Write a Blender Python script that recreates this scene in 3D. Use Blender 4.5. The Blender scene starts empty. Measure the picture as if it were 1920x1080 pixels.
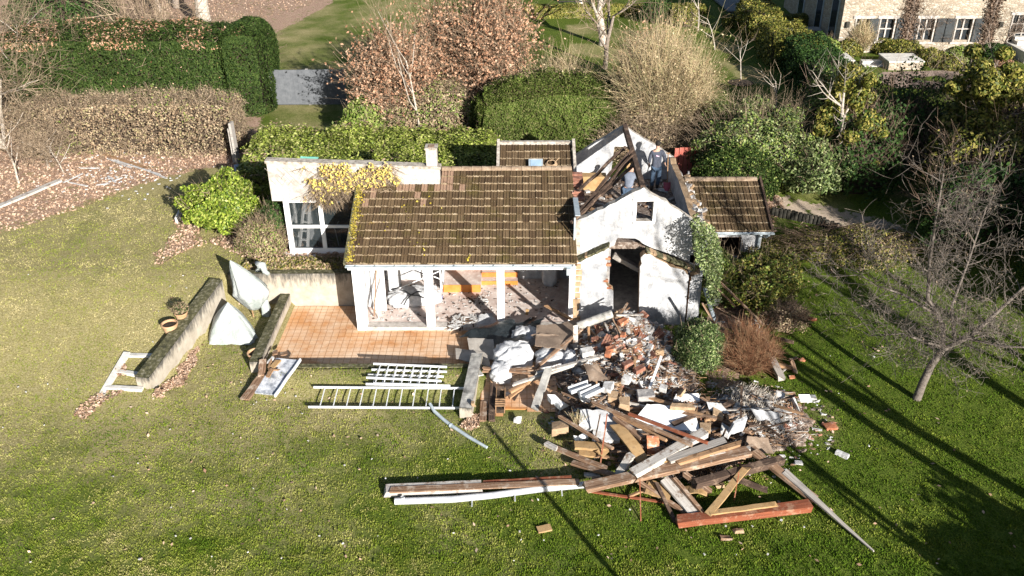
import bpy, math, random
import numpy as np
from mathutils.geometry import tessellate_polygon
from mathutils import Vector, Matrix
scene = bpy.context.scene
COL = scene.collection
R = np.random.RandomState(7)
rad = math.radians
# ------------------------------------------------------------------ camera
FPX, CX, CY, CAMH = 1670., 960., 540., 15.2
_n = np.array([27, 2935, FPX]); _n /= np.linalg.norm(_n)
_up = -_n
_a = np.array([20, -(27*20+FPX*FPX)/2935, FPX]); _a /= np.linalg.norm(_a)
_x = np.cross(_a, _up)
CM = np.array([_x, _a, _up])            # rows: world axes in camera coordinates (x right, y down, z forward)
CP = np.array([0, 0, CAMH])
cam = bpy.data.cameras.new('camera'); camo = bpy.data.objects.new('camera', cam); COL.objects.link(camo)
cam.sensor_width = 36; cam.lens = 36*FPX/1920; cam.clip_end = 600; cam.clip_start = .1
camo.matrix_world = Matrix(((CM[0][0], -CM[0][1], -CM[0][2], 0), (CM[1][0], -CM[1][1], -CM[1][2], 0), (CM[2][0], -CM[2][1], -CM[2][2], CAMH), (0, 0, 0, 1)))
scene.camera = camo
# ------------------------------------------------------------------ light
SUN_EL, SUN_AZ = rad(20), rad(-60)    # direction towards the sun, azimuth from +X
w = bpy.data.worlds.new('World'); scene.world = w; w.use_nodes = True
nt = w.node_tree
sky = nt.nodes.new('ShaderNodeTexSky'); sky.sky_type = 'NISHITA'; sky.sun_disc = False
sky.sun_elevation = SUN_EL; sky.sun_rotation = math.pi/2-SUN_AZ
nt.links.new(sky.outputs[0], nt.nodes['Background'].inputs[0]); nt.nodes['Background'].inputs[1].default_value = .05
sl = bpy.data.lights.new('sun', 'SUN'); sl.energy = 5; sl.angle = rad(.5); sl.color = (1, .95, .87)
so = bpy.data.objects.new('sun', sl); COL.objects.link(so)
sd = Vector((math.cos(SUN_EL)*math.cos(SUN_AZ), math.cos(SUN_EL)*math.sin(SUN_AZ), math.sin(SUN_EL)))
so.rotation_euler = sd.to_track_quat('Z', 'Y').to_euler(); so.location = (10, -10, 30)
vs = scene.view_settings; vs.view_transform = 'Standard'; vs.look = 'None'; vs.gamma = 1; vs.exposure = 1.24
# ------------------------------------------------------------------ point helpers (where things stand in the garden)
def _ray(px, py): return CM @ np.array([px-CX, py-CY, FPX])
def P(px, py, z=0.08):
    d = _ray(px, py); return CP+d*((z-CAMH)/d[2])
def PY(px, py, Y):
    d = _ray(px, py); return CP+d*(Y/d[1])
# ------------------------------------------------------------------ terrain
UP = 1.2
def smooth(t): t = np.clip(t, 0, 1); return t*t*(3-2*t)
def vnoise(x, y, s=1., seed=0):
    v = 0
    rs = np.random.RandomState(seed)
    for k in range(6):
        a, b, c, f = rs.rand()*6.28, rs.rand()*6.28, rs.rand()*6.28, s*(.6+k*.45)
        v = v+np.sin((x*np.cos(a)+y*np.sin(a))*f+b+1.3*np.sin((y*np.cos(a)-x*np.sin(a))*f*.7+c))/(1+k*.35)
    return v/3.2
def vn(x, y, cell, seed=0):
    g = np.random.RandomState(seed).rand(257, 257); u = np.asarray(x)/cell+1000.3; v = np.asarray(y)/cell+1000.7
    i = np.floor(u).astype(int); j = np.floor(v).astype(int); fu = u-i; fv = v-j; fu = fu*fu*(3-2*fu); fv = fv*fv*(3-2*fv); i %= 256; j %= 256
    return (g[i, j]*(1-fu)+g[i+1, j]*fu)*(1-fv)+(g[i, j+1]*(1-fu)+g[i+1, j+1]*fu)*fv
def wall_x(y): return -9.72+(y-25.0)*.2
def gz(x, y):
    x = np.asarray(x, float); y = np.asarray(y, float)
    left = .08+(UP-.08)*smooth((y-18.6)/7.6)
    low = np.full(np.broadcast(x, y).shape, .08)
    onleft = smooth((wall_x(y)-.05-x)/.22+.5)
    onleft = np.where(y < 20.5, smooth((-10.2-x)/.8+.5), onleft)
    front = low+(left-low)*onleft
    front = front+.25*smooth((y-20.1)/1.1)*smooth((x+7.9)/.4)*smooth((-1.1-x)/.2)
    front = np.where((x > -7.72) & (x < 3.2) & (y > np.where(x < -1.28, 21.6, 22.12)), -.06, front)
    stepb = smooth((y-np.where(x < -5.2, 25.6, 28.9))/.2)
    slope = .55*smooth((y-24.5)/7)+.65*smooth((y-30)/6)
    wr = smooth((x-5.8)/1.6)
    tt = stepb*(1-wr)+slope*wr
    z = front+(UP-front)*tt
    z = np.where((x > -5.2) & (x < 7.8) & (y > 24.2) & (y < 28.7) & (x < 5.6), -.06, z)
    far = smooth((y-30)/10)
    z = z+.03*vnoise(x, y, .9, 3)*(1-smooth((x+8)/.5)*smooth((26-y)/.5)*.6)+far*.05*vnoise(x, y, .15, 5)
    return z
def G(px, py):
    z = .08
    for i in range(6):
        p = P(px, py, z); z = float(gz(p[0], p[1]))
    return P(px, py, z)
# ------------------------------------------------------------------ materials
def mk(name): 
    m = bpy.data.materials.new(name); m.use_nodes = True
    t = m.node_tree; b = t.nodes['Principled BSDF']
    return m, t, b
def N(t, typ, **kw):
    n = t.nodes.new(typ)
    for k, v in kw.items():
        if k.startswith('i_'): n.inputs[k[2:].replace('_', ' ')].default_value = v
        else: setattr(n, k, v)
    return n
def ramp(t, cols, fac, pos=None, interp='LINEAR'):
    r = N(t, 'ShaderNodeValToRGB'); cr = r.color_ramp; cr.interpolation = interp
    n = len(cols)
    for i in range(n-2): cr.elements.new(.5)
    for i, c in enumerate(cols):
        cr.elements[i].position = pos[i] if pos else i/(n-1)
        cr.elements[i].color = (*c, 1)
    t.links.new(fac, r.inputs[0]); return r.outputs[0]
def mixc(t, a, b, fac, mode='MIX'):
    m = N(t, 'ShaderNodeMix', data_type='RGBA', blend_type=mode)
    for s, v in ((0, fac), (6, a), (7, b)):
        if isinstance(v, (int, float)): m.inputs[s].default_value = v
        elif isinstance(v, tuple): m.inputs[s].default_value = (*v, 1)
        else: t.links.new(v, m.inputs[s])
    return m.outputs[2]
def noise(t, scale, detail=4, rough=.6, vec=None, dist=0):
    n = N(t, 'ShaderNodeTexNoise'); n.inputs['Scale'].default_value = scale; n.inputs['Detail'].default_value = detail
    n.inputs['Roughness'].default_value = rough; n.inputs['Distortion'].default_value = dist
    if vec is None:
        tc = N(t, 'ShaderNodeTexCoord'); vec = tc.outputs['Object']
    t.links.new(vec, n.inputs['Vector']); return n.outputs['Fac']
def gpos(t): return N(t, 'ShaderNodeNewGeometry').outputs['Position']
def bump(t, b, h, strength=.5, dist=.02):
    n = N(t, 'ShaderNodeBump'); n.inputs['Strength'].default_value = strength; n.inputs['Distance'].default_value = dist
    t.links.new(h, n.inputs['Height']); t.links.new(n.outputs[0], b.inputs['Normal'])
def surf(name, cols, scale=3, rough=.85, bs=20, bst=.4, bd=.01, spec=.3, pos=(.35, .65), dirt=None, dscale=1.2, metal=0, det=6, dlim=(.55, .7)):
    """noise-mottled plain surface; optional stains"""
    m, t, b = mk(name)
    v = gpos(t)
    c = ramp(t, cols, noise(t, scale, det, .65, v), list(np.linspace(pos[0], pos[1], len(cols))))
    if dirt:
        f = ramp(t, [(0, 0, 0), (1, 1, 1)], noise(t, dscale, 8, .7, v), list(dlim))
        c = mixc(t, c, dirt, f)
    t.links.new(c, b.inputs['Base Color']); b.inputs['Roughness'].default_value = rough
    b.inputs['Specular IOR Level'].default_value = spec; b.inputs['Metallic'].default_value = metal
    if bst: bump(t, b, noise(t, bs, 5, .7, v), bst, bd)
    return m
def leafm(name, cols, rough=.55, spec=.35, var=.35, vs_=.8, trans=.0):
    """colour by per-face random value plus clumps"""
    m, t, b = mk(name)
    a = N(t, 'ShaderNodeAttribute', attribute_name='rnd')
    c = ramp(t, cols, a.outputs['Fac'])
    n = noise(t, vs_, 3, .5, gpos(t))
    k = ramp(t, [(1-var,)*3, (1+var*.0,)*3], n, [.35, .65])
    c = mixc(t, c, k, 1., 'MULTIPLY')
    t.links.new(c, b.inputs['Base Color']); b.inputs['Roughness'].default_value = rough
    b.inputs['Specular IOR Level'].default_value = spec*.45
    if trans:
        tr = N(t, 'ShaderNodeBsdfTranslucent'); t.links.new(c, tr.inputs[0])
        ms = N(t, 'ShaderNodeMixShader'); ms.inputs[0].default_value = trans
        t.links.new(b.outputs[0], ms.inputs[1]); t.links.new(tr.outputs[0], ms.inputs[2])
        t.links.new(ms.outputs[0], t.nodes['Material Output'].inputs[0])
    return m
MT = {}
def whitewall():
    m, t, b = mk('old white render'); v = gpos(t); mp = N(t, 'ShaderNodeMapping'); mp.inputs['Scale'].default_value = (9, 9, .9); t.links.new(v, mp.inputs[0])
    c = ramp(t, [(.21, .22, .24), (.34, .345, .36), (.52, .52, .525)], noise(t, 2.2, 8, .7, v), [.32, .45, .62])  # blue-grey mottles paint tree shade into the wall colour, besides the dirt
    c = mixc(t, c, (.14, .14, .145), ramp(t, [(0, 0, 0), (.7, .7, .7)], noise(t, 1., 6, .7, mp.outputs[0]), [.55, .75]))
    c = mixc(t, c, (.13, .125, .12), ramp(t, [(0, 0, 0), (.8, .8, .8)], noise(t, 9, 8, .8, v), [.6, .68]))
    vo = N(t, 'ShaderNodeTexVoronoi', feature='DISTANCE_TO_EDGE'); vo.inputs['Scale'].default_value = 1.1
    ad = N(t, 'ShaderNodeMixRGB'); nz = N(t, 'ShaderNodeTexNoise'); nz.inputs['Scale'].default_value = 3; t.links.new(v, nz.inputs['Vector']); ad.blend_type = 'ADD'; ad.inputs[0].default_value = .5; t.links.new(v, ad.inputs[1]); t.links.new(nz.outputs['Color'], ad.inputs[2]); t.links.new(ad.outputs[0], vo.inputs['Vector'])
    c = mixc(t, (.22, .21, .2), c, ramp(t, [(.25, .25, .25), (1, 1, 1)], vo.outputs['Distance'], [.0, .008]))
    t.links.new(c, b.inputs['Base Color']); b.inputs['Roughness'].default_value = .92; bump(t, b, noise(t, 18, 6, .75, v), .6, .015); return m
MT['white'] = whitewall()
MT['whiteclean'] = surf('white paint', [(.74, .74, .74), (.86, .86, .86)], 3, .6, 10, .1)
MT['offwhite'] = surf('weathered pebbledash', [(.33, .3, .275), (.5, .465, .43)], 9, .9, 60, .7, .01, dirt=(.18, .16, .145), dscale=2.5, dlim=(.5, .75))
MT['coping'] = surf('lichened coping', [(.2, .17, .14), (.45, .41, .36)], 7, .95, 40, .8, .01, pos=(.35, .6))
MT['mossy'] = surf('mossy wall top', [(.035, .035, .02), (.09, .085, .04), (.25, .23, .18)], 9, .95, 40, 1, .02, pos=(.35, .7))
MT['concrete'] = surf('old concrete', [(.2, .19, .18), (.42, .41, .38)], 4, .9, 30, .6, .01, dirt=(.08, .08, .07), dscale=3)
MT['concrete_light'] = surf('pale concrete', [(.42, .41, .38), (.62, .6, .56)], 5, .9, 30, .5, .01)
def retaining():
    m, t, b = mk('stained retaining wall')
    v = gpos(t); tc = N(t, 'ShaderNodeAttribute', attribute_name='hgt')
    base = ramp(t, [(.27, .235, .185), (.42, .38, .32)], noise(t, 3, 6, .65, v), [.3, .7])
    sp = N(t, 'ShaderNodeMapping'); sp.inputs['Scale'].default_value = (7, 7, 1.6); t.links.new(v, sp.inputs[0])
    n = noise(t, 1.4, 7, .7, sp.outputs[0])
    ma = N(t, 'ShaderNodeMath', operation='ADD'); t.links.new(tc.outputs['Fac'], ma.inputs[0]); t.links.new(n, ma.inputs[1])
    f = ramp(t, [(0, 0, 0), (1, 1, 1)], ma.outputs[0], [.74, 1.])
    c = mixc(t, base, (.07, .066, .058), f)
    t.links.new(c, b.inputs['Base Color']); b.inputs['Roughness'].default_value = .95
    bump(t, b, noise(t, 30, 5, .7, v), .5, .01); return m
MT['retain'] = retaining()
def tiles_mat():
    m, t, b = mk('old clay roof tiles')
    v = gpos(t); a = N(t, 'ShaderNodeAttribute', attribute_name='rnd')
    c = ramp(t, [(.066, .042, .024), (.108, .072, .04), (.082, .054, .03), (.135, .093, .053)], a.outputs['Fac'])
    c = mixc(t, c, ramp(t, [(.045, .036, .013), (.14, .115, .028)], noise(t, 14, 4, .7, v), [.35, .7]), ramp(t, [(0, 0, 0), (.8, .8, .8)], noise(t, 1.1, 8, .7, v), [.5, .72]))
    c = mixc(t, c, (.42, .34, .26), ramp(t, [(0, 0, 0), (1, 1, 1)], noise(t, 26, 3, .6, v), [.68, .74]))
    c = mixc(t, c, (.45, .3, .03), ramp(t, [(0, 0, 0), (1, 1, 1)], noise(t, 3.3, 5, .6, v), [.71, .76]))
    c = mixc(t, c, ramp(t, [(.5, .5, .5), (1.2, 1.2, 1.2)], noise(t, 40, 4, .7, v), [.3, .7]), 1., 'MULTIPLY')
    t.links.new(c, b.inputs['Base Color']); b.inputs['Roughness'].default_value = .95; b.inputs['Specular IOR Level'].default_value = .15
    bump(t, b, noise(t, 45, 5, .7, v), .8, .012); return m
MT['rooftile'] = tiles_mat()
MT['tilelip'] = surf('lichen on tile lips', [(.12, .085, .05), (.27, .205, .13), (.44, .37, .27)], 9, .95, 40, .6, .01, pos=(.35, .7))
MT['ridgetile'] = surf('ridge tile', [(.16, .11, .075), (.27, .2, .14), (.4, .34, .26)], 6, .95, 30, .6, .01, pos=(.35, .75))
MT['rednew'] = surf('red clay tile', [(.14, .088, .056), (.25, .16, .11), (.18, .12, .08)], 7, .9, 30, .5, .01)
def patio_mat():
    m, t, b = mk('terracotta paving'); v = gpos(t)
    a = N(t, 'ShaderNodeAttribute', attribute_name='rnd')
    c = ramp(t, [(.46, .21, .08), (.52, .26, .11), (.49, .235, .09), (.56, .31, .15)], a.outputs['Fac'])
    c = mixc(t, c, (.66, .5, .36), ramp(t, [(0, 0, 0), (.85, .85, .85)], noise(t, 1.0, 8, .7, v), [.38, .62]))
    c = mixc(t, c, (.3, .17, .09), ramp(t, [(0, 0, 0), (1, 1, 1)], noise(t, 7, 6, .7, v), [.62, .75]))
    t.links.new(c, b.inputs['Base Color']); b.inputs['Roughness'].default_value = .8
    bump(t, b, noise(t, 30, 5, .7, v), .3, .005); return m
MT['patio'] = patio_mat()
MT['grout'] = surf('grout', [(.44, .2, .07), (.32, .15, .06)], 4, .95, 30, .3)
MT['floor'] = surf('dusty quarry floor', [(.44, .34, .3), (.62, .55, .51)], 3, .9, 30, .4, .01, dirt=(.7, .66, .63), dscale=6)
MT['orange'] = surf('orange glazed tread', [(.5, .16, .03), (.62, .25, .07)], 3, .5, 10, .1)
MT['brick'] = surf('hollow red brick', [(.3, .1, .05), (.44, .19, .1)], 9, .9, 40, .6, .01, dirt=(.55, .48, .42), dscale=6)
MT['brickdark'] = surf('dirty dark red brick', [(.2, .085, .055), (.34, .17, .12)], 7, .9, 40, .6, .01, dirt=(.4, .33, .29), dscale=7)
MT['plaster'] = surf('broken plaster', [(.3, .29, .28), (.6, .6, .6)], 6, .9, 40, .6, .01, dirt=(.22, .18, .15), dscale=5)
MT['tanblock'] = surf('tan block', [(.26, .17, .1), (.42, .3, .19)], 7, .9, 40, .8, .02)
MT['greyrub'] = surf('grey mortar lump', [(.2, .19, .19), (.4, .38, .36)], 6, .9, 40, .8, .02)
MT['rubblesoil'] = surf('crushed rubble', [(.07, .05, .04), (.2, .15, .12), (.42, .38, .34)], 12, .95, 50, 1, .03, pos=(.35, .7))
def wood(name, cols, stretch=1, dirt=None):
    m, t, b = mk(name)
    tc = N(t, 'ShaderNodeTexCoord'); mp = N(t, 'ShaderNodeMapping'); mp.inputs['Scale'].default_value = (1.2, 26, 26)
    t.links.new(tc.outputs['Object'], mp.inputs[0])
    c = ramp(t, cols, noise(t, 1., 7, .7, mp.outputs[0]), list(np.linspace(.32, .68, len(cols))))
    if dirt: c = mixc(t, c, dirt, ramp(t, [(0, 0, 0), (1, 1, 1)], noise(t, 3, 8, .75, tc.outputs['Object']), [.52, .62]))
    t.links.new(c, b.inputs['Base Color']); b.inputs['Roughness'].default_value = .85; b.inputs['Specular IOR Level'].default_value = .2
    bump(t, b, noise(t, 1., 6, .7, mp.outputs[0]), .5, .01); return m
MT['wood'] = wood('brown timber', [(.08, .045, .028), (.2, .12, .075), (.38, .27, .19)], dirt=(.36, .29, .23))
MT['woodtan'] = wood('fresh tan timber', [(.2, .11, .055), (.4, .255, .15)], dirt=(.12, .07, .04))
MT['woodwhite'] = wood('white painted timber', [(.3, .27, .24), (.52, .5, .47)], dirt=(.16, .11, .08))
MT['woodred'] = wood('red brown beam', [(.13, .04, .022), (.28, .09, .045)], dirt=(.3, .17, .11))
MT['wooddark'] = wood('dark rotten timber', [(.03, .022, .018), (.11, .07, .05)], dirt=(.2, .14, .1))
MT['woodgrey'] = wood('grey weathered timber', [(.2, .18, .16), (.42, .39, .36)])
MT['insul'] = surf('tan fibre board', [(.28, .17, .075), (.42, .28, .14)], 4, .95, 30, .4, .01, dirt=(.2, .13, .07), dscale=4)
MT['felt'] = surf('brown felt sheet', [(.16, .115, .085), (.24, .18, .135)], 3, .95, 60, .3, .005, dirt=(.3, .24, .19), dscale=5)
MT['paleboard'] = surf('pale board', [(.27, .245, .215), (.38, .35, .315)], 3, .9, 40, .3, .005)
MT['bag'] = surf('white woven sack', [(.34, .35, .37), (.56, .56, .57)], 4, .7, 12, .7, .04, spec=.3)
MT['fleece'] = surf('white garden fleece', [(.27, .31, .295), (.42, .44, .435)], 1.6, .8, 7, .8, .08, spec=.2)
MT['black'] = surf('black plastic sheet', [(.006, .009, .011), (.02, .026, .03)], 3, .35, 8, .8, .05, spec=.5)
MT['metal'] = surf('galvanised metal', [(.42, .44, .47), (.62, .64, .66)], 6, .45, 10, .1, metal=.25, dirt=(.3, .3, .3), dscale=6)
MT['alu'] = surf('aluminium', [(.62, .64, .66), (.75, .76, .78)], 6, .4, 10, .05, metal=.2)
MT['zinc'] = surf('pale zinc', [(.27, .32, .36), (.42, .47, .5)], 4, .5, 10, .1, metal=.1)
MT['marble'] = surf('scuffed metal sheet', [(.2, .22, .26), (.42, .44, .48), (.62, .64, .68)], 5, .4, 20, .2, .005, pos=(.38, .62), metal=.1)
MT['terra'] = surf('terracotta pot', [(.36, .21, .11), (.48, .32, .2)], 5, .85, 30, .3, .01)
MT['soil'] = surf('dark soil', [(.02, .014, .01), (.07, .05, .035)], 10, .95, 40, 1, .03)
MT['bark'] = surf('grey brown bark', [(.13, .1, .08), (.3, .25, .21)], 9, .9, 40, .8, .02)
MT['barkpale'] = surf('pale bark', [(.26, .22, .18), (.5, .45, .39)], 12, .9, 40, .8, .02, dirt=(.12, .1, .08), dscale=5)
MT['barkgrey'] = surf('mottled grey bark', [(.08, .065, .055), (.21, .18, .155)], 14, .9, 40, .8, .02, dirt=(.06, .05, .04), dscale=7)
MT['barkwhite'] = surf('whitish bark', [(.4, .38, .35), (.62, .6, .57)], 8, .9, 40, .6, .01)
MT['twig'] = leafm('twigs', [(.12, .09, .06), (.24, .18, .125), (.36, .28, .2)], .8, .2)
MT['twigdark'] = leafm('dark twigs', [(.09, .06, .045), (.2, .14, .1), (.3, .22, .17)], .8, .2)
MT['twigred'] = leafm('red brown twigs', [(.12, .05, .03), (.25, .12, .065), (.34, .24, .14)], .8, .2)
MT['twiggold'] = leafm('golden twigs', [(.24, .17, .09), (.38, .29, .17), (.52, .41, .27), (.24, .26, .11)], .8, .2)
MT['leafbright'] = leafm('bright laurel leaves', [(.05, .09, .012), (.12, .19, .02), (.26, .33, .04), (.42, .46, .12)], .45, .4, .4, 1.4)
MT['leafhedge'] = leafm('laurel hedge leaves', [(.06, .085, .015), (.15, .2, .03), (.28, .33, .06), (.42, .42, .16)], .5, .3, .5, 1.1)
MT['yewlight'] = leafm('lighter clipped hedge', [(.04, .06, .012), (.075, .11, .02), (.12, .16, .035), (.18, .17, .07)], .65, .2, .4, .9)  # lighter leaf tones for the rounded hedge
MT['leafmid'] = leafm('hedge leaves', [(.06, .1, .02), (.14, .21, .035), (.25, .33, .07), (.33, .3, .13)], .5, .35, .4, 1.2)
MT['leafdark'] = leafm('dark evergreen leaves', [(.018, .04, .012), (.035, .075, .018), (.06, .11, .025)], .6, .25, .4, 1.2)
MT['yew'] = leafm('clipped yew', [(.015, .032, .008), (.034, .06, .013), (.065, .095, .024)], .65, .2, .35, .8)
MT['beech'] = leafm('dry beech leaves', [(.22, .105, .06), (.37, .2, .12), (.47, .28, .18), (.54, .37, .26)], .6, .3, .35, 1.3)
MT['drybrown'] = leafm('dry hedge leaves', [(.17, .11, .07), (.31, .22, .14), (.43, .34, .23), (.24, .22, .1)], .7, .2, .4, 1.5)
MT['yellow'] = leafm('yellow creeper leaves', [(.28, .18, .1), (.5, .38, .08), (.62, .54, .14), (.55, .4, .18)], .6, .3, .2, 2)
MT['yellowgreen'] = leafm('yellow green leaves', [(.035, .055, .01), (.09, .11, .018), (.2, .19, .035), (.38, .32, .09)], .5, .35, .4, 1.4)
MT['ivy'] = leafm('ivy leaves', [(.025, .045, .014), (.07, .11, .03), (.19, .25, .08), (.38, .42, .21)], .45, .4, .4, 1.6)
MT['litter'] = leafm('fallen leaves', [(.2, .12, .08), (.38, .25, .17), (.5, .35, .25), (.6, .46, .36)], .8, .2, .25, 1)
MT['grass'] = leafm('grass blades', [(.07, .125, .01), (.15, .195, .022), (.26, .265, .07), (.4, .345, .18)], .7, .15, .25, .9)
MT['grassfar'] = MT['grass']
def ground_mat():
    m, t, b = mk('lawn and soil'); v = gpos(t)
    at = N(t, 'ShaderNodeAttribute', attribute_name='zone'); sp = N(t, 'ShaderNodeSeparateColor'); t.links.new(at.outputs['Color'], sp.inputs[0])
    fine = noise(t, 22, 5, .75, v); big = noise(t, .45, 6, .65, v)
    green = ramp(t, [(.02, .035, .005), (.07, .105, .013), (.17, .2, .035)], fine, [.32, .5, .7])
    dry = ramp(t, [(.1, .085, .03), (.26, .225, .1), (.42, .37, .22)], fine, [.32, .5, .7])
    ma = N(t, 'ShaderNodeMath', operation='ADD'); t.links.new(sp.outputs[1], ma.inputs[0]); t.links.new(big, ma.inputs[1])
    c = mixc(t, green, dry, ramp(t, [(0, 0, 0), (1, 1, 1)], ma.outputs[0], [.62, 1.]))
    lit = ramp(t, [(.09, .05, .035), (.27, .17, .12), (.44, .31, .23), (.55, .44, .36)], noise(t, 14, 5, .8, v), [.34, .46, .56, .7])
    ml = N(t, 'ShaderNodeMath', operation='ADD'); t.links.new(sp.outputs[0], ml.inputs[0]); t.links.new(noise(t, 2.2, 6, .75, v), ml.inputs[1])
    c = mixc(t, c, lit, ramp(t, [(0, 0, 0), (1, 1, 1)], ml.outputs[0], [.92, 1.04]))
    pth = ramp(t, [(.26, .2, .15), (.46, .38, .3)], noise(t, 18, 6, .8, v), [.35, .65])
    mp = N(t, 'ShaderNodeMath', operation='ADD'); t.links.new(sp.outputs[2], mp.inputs[0]); t.links.new(noise(t, 3, 6, .7, v), mp.inputs[1])
    c = mixc(t, c, pth, ramp(t, [(0, 0, 0), (1, 1, 1)], mp.outputs[0], [.95, 1.05]))
    t.links.new(c, b.inputs['Base Color']); b.inputs['Roughness'].default_value = .95; b.inputs['Specular IOR Level'].default_value = .1
    bump(t, b, fine, .7, .03); return m
MT['ground'] = ground_mat()
def glassm(name='window glass'):
    m, t, b = mk(name); b.inputs['Base Color'].default_value = (.03, .04, .045, 1); b.inputs['Roughness'].default_value = .04
    b.inputs['Alpha'].default_value = .38; b.inputs['Specular IOR Level'].default_value = .6; return m
MT['glass'] = glassm()
m_, t_, b_ = mk('dark window'); b_.inputs['Base Color'].default_value = (.025, .03, .035, 1); b_.inputs['Roughness'].default_value = .08; MT['darkglass'] = m_
def stone_mat():
    m, t, b = mk('rubble stone wall'); tc = N(t, 'ShaderNodeTexCoord'); mp = N(t, 'ShaderNodeMapping'); mp.inputs['Scale'].default_value = (4.6, 4.6, 11.)
    t.links.new(gpos(t), mp.inputs[0])
    vo = N(t, 'ShaderNodeTexVoronoi'); vo.inputs['Scale'].default_value = 1.; t.links.new(mp.outputs[0], vo.inputs['Vector'])
    ve = N(t, 'ShaderNodeTexVoronoi', feature='DISTANCE_TO_EDGE'); ve.inputs['Scale'].default_value = 1.; t.links.new(mp.outputs[0], ve.inputs['Vector'])
    sp = N(t, 'ShaderNodeSeparateColor'); t.links.new(vo.outputs['Color'], sp.inputs[0])
    c = ramp(t, [(.24, .2, .155), (.38, .33, .26), (.47, .43, .36), (.32, .26, .19)], sp.outputs[0])
    c = mixc(t, c, ramp(t, [(.7, .7, .7), (1.1, 1.1, 1.1)], noise(t, 12, 5, .7), [.3, .7]), 1., 'MULTIPLY')
    c = mixc(t, (.24, .19, .14), c, ramp(t, [(0, 0, 0), (1, 1, 1)], ve.outputs['Distance'], [.03, .12]))
    t.links.new(c, b.inputs['Base Color']); b.inputs['Roughness'].default_value = .95
    bump(t, b, ve.outputs['Distance'], .8, .05); return m
MT['stone'] = stone_mat()
MT['shutter'] = surf('grey shutter', [(.02, .024, .027), (.035, .041, .045)], 3, .6, 20, .1)
MT['greydoor'] = surf('grey painted boards', [(.085, .092, .103), (.125, .132, .145)], 5, .7, 20, .2)
MT['redfence'] = surf('red painted boards', [(.3, .07, .05), (.42, .13, .1)], 4, .8, 20, .3)
MT['jacket'] = surf('dark blue work jacket', [(.045, .052, .075), (.08, .09, .12)], 8, .85, 30, .4, .01)
MT['jacket2'] = surf('grey blue sweatshirt', [(.11, .13, .17), (.17, .19, .24)], 8, .85, 30, .4, .01)
MT['jeans'] = surf('blue jeans', [(.02, .035, .06), (.07, .11, .17)], 6, .85, 30, .3, .01)
MT['skin'] = surf('skin', [(.42, .25, .18), (.5, .32, .24)], 4, .6, 20, .1)
MT['hair'] = surf('black hair', [(.012, .01, .01), (.03, .025, .02)], 8, .8, 30, .5, .01)
MT['boots'] = surf('dark boots', [(.02, .018, .016), (.05, .04, .035)], 6, .7, 20, .2)
MT['bluepl'] = surf('blue grey plastic', [(.2, .25, .34), (.42, .48, .58)], 3, .5, 10, .4, .03)
MT['pink'] = surf('faded red shovel paint', [(.36, .06, .09), (.5, .14, .18)], 5, .6, 20, .2)
MT['lens'] = surf('skylight glass', [(.2, .3, .4), (.35, .45, .55)], 1, .15, 5, .02)
MT['red'] = surf('red plastic', [(.55, .04, .02), (.6, .05, .03)], 1, .5, 5, .02)
MT['gravel'] = surf('pinkish gravel', [(.17, .12, .095), (.29, .215, .175), (.4, .31, .26)], 10, .95, 60, .8, .02)
MT['edging'] = surf('black edging', [(.015, .015, .012), (.05, .045, .035)], 5, .8, 20, .4)
MT['bluecap'] = surf('blue cap', [(.03, .08, .4), (.04, .1, .45)], 1, .5, 5, .02)
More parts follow.
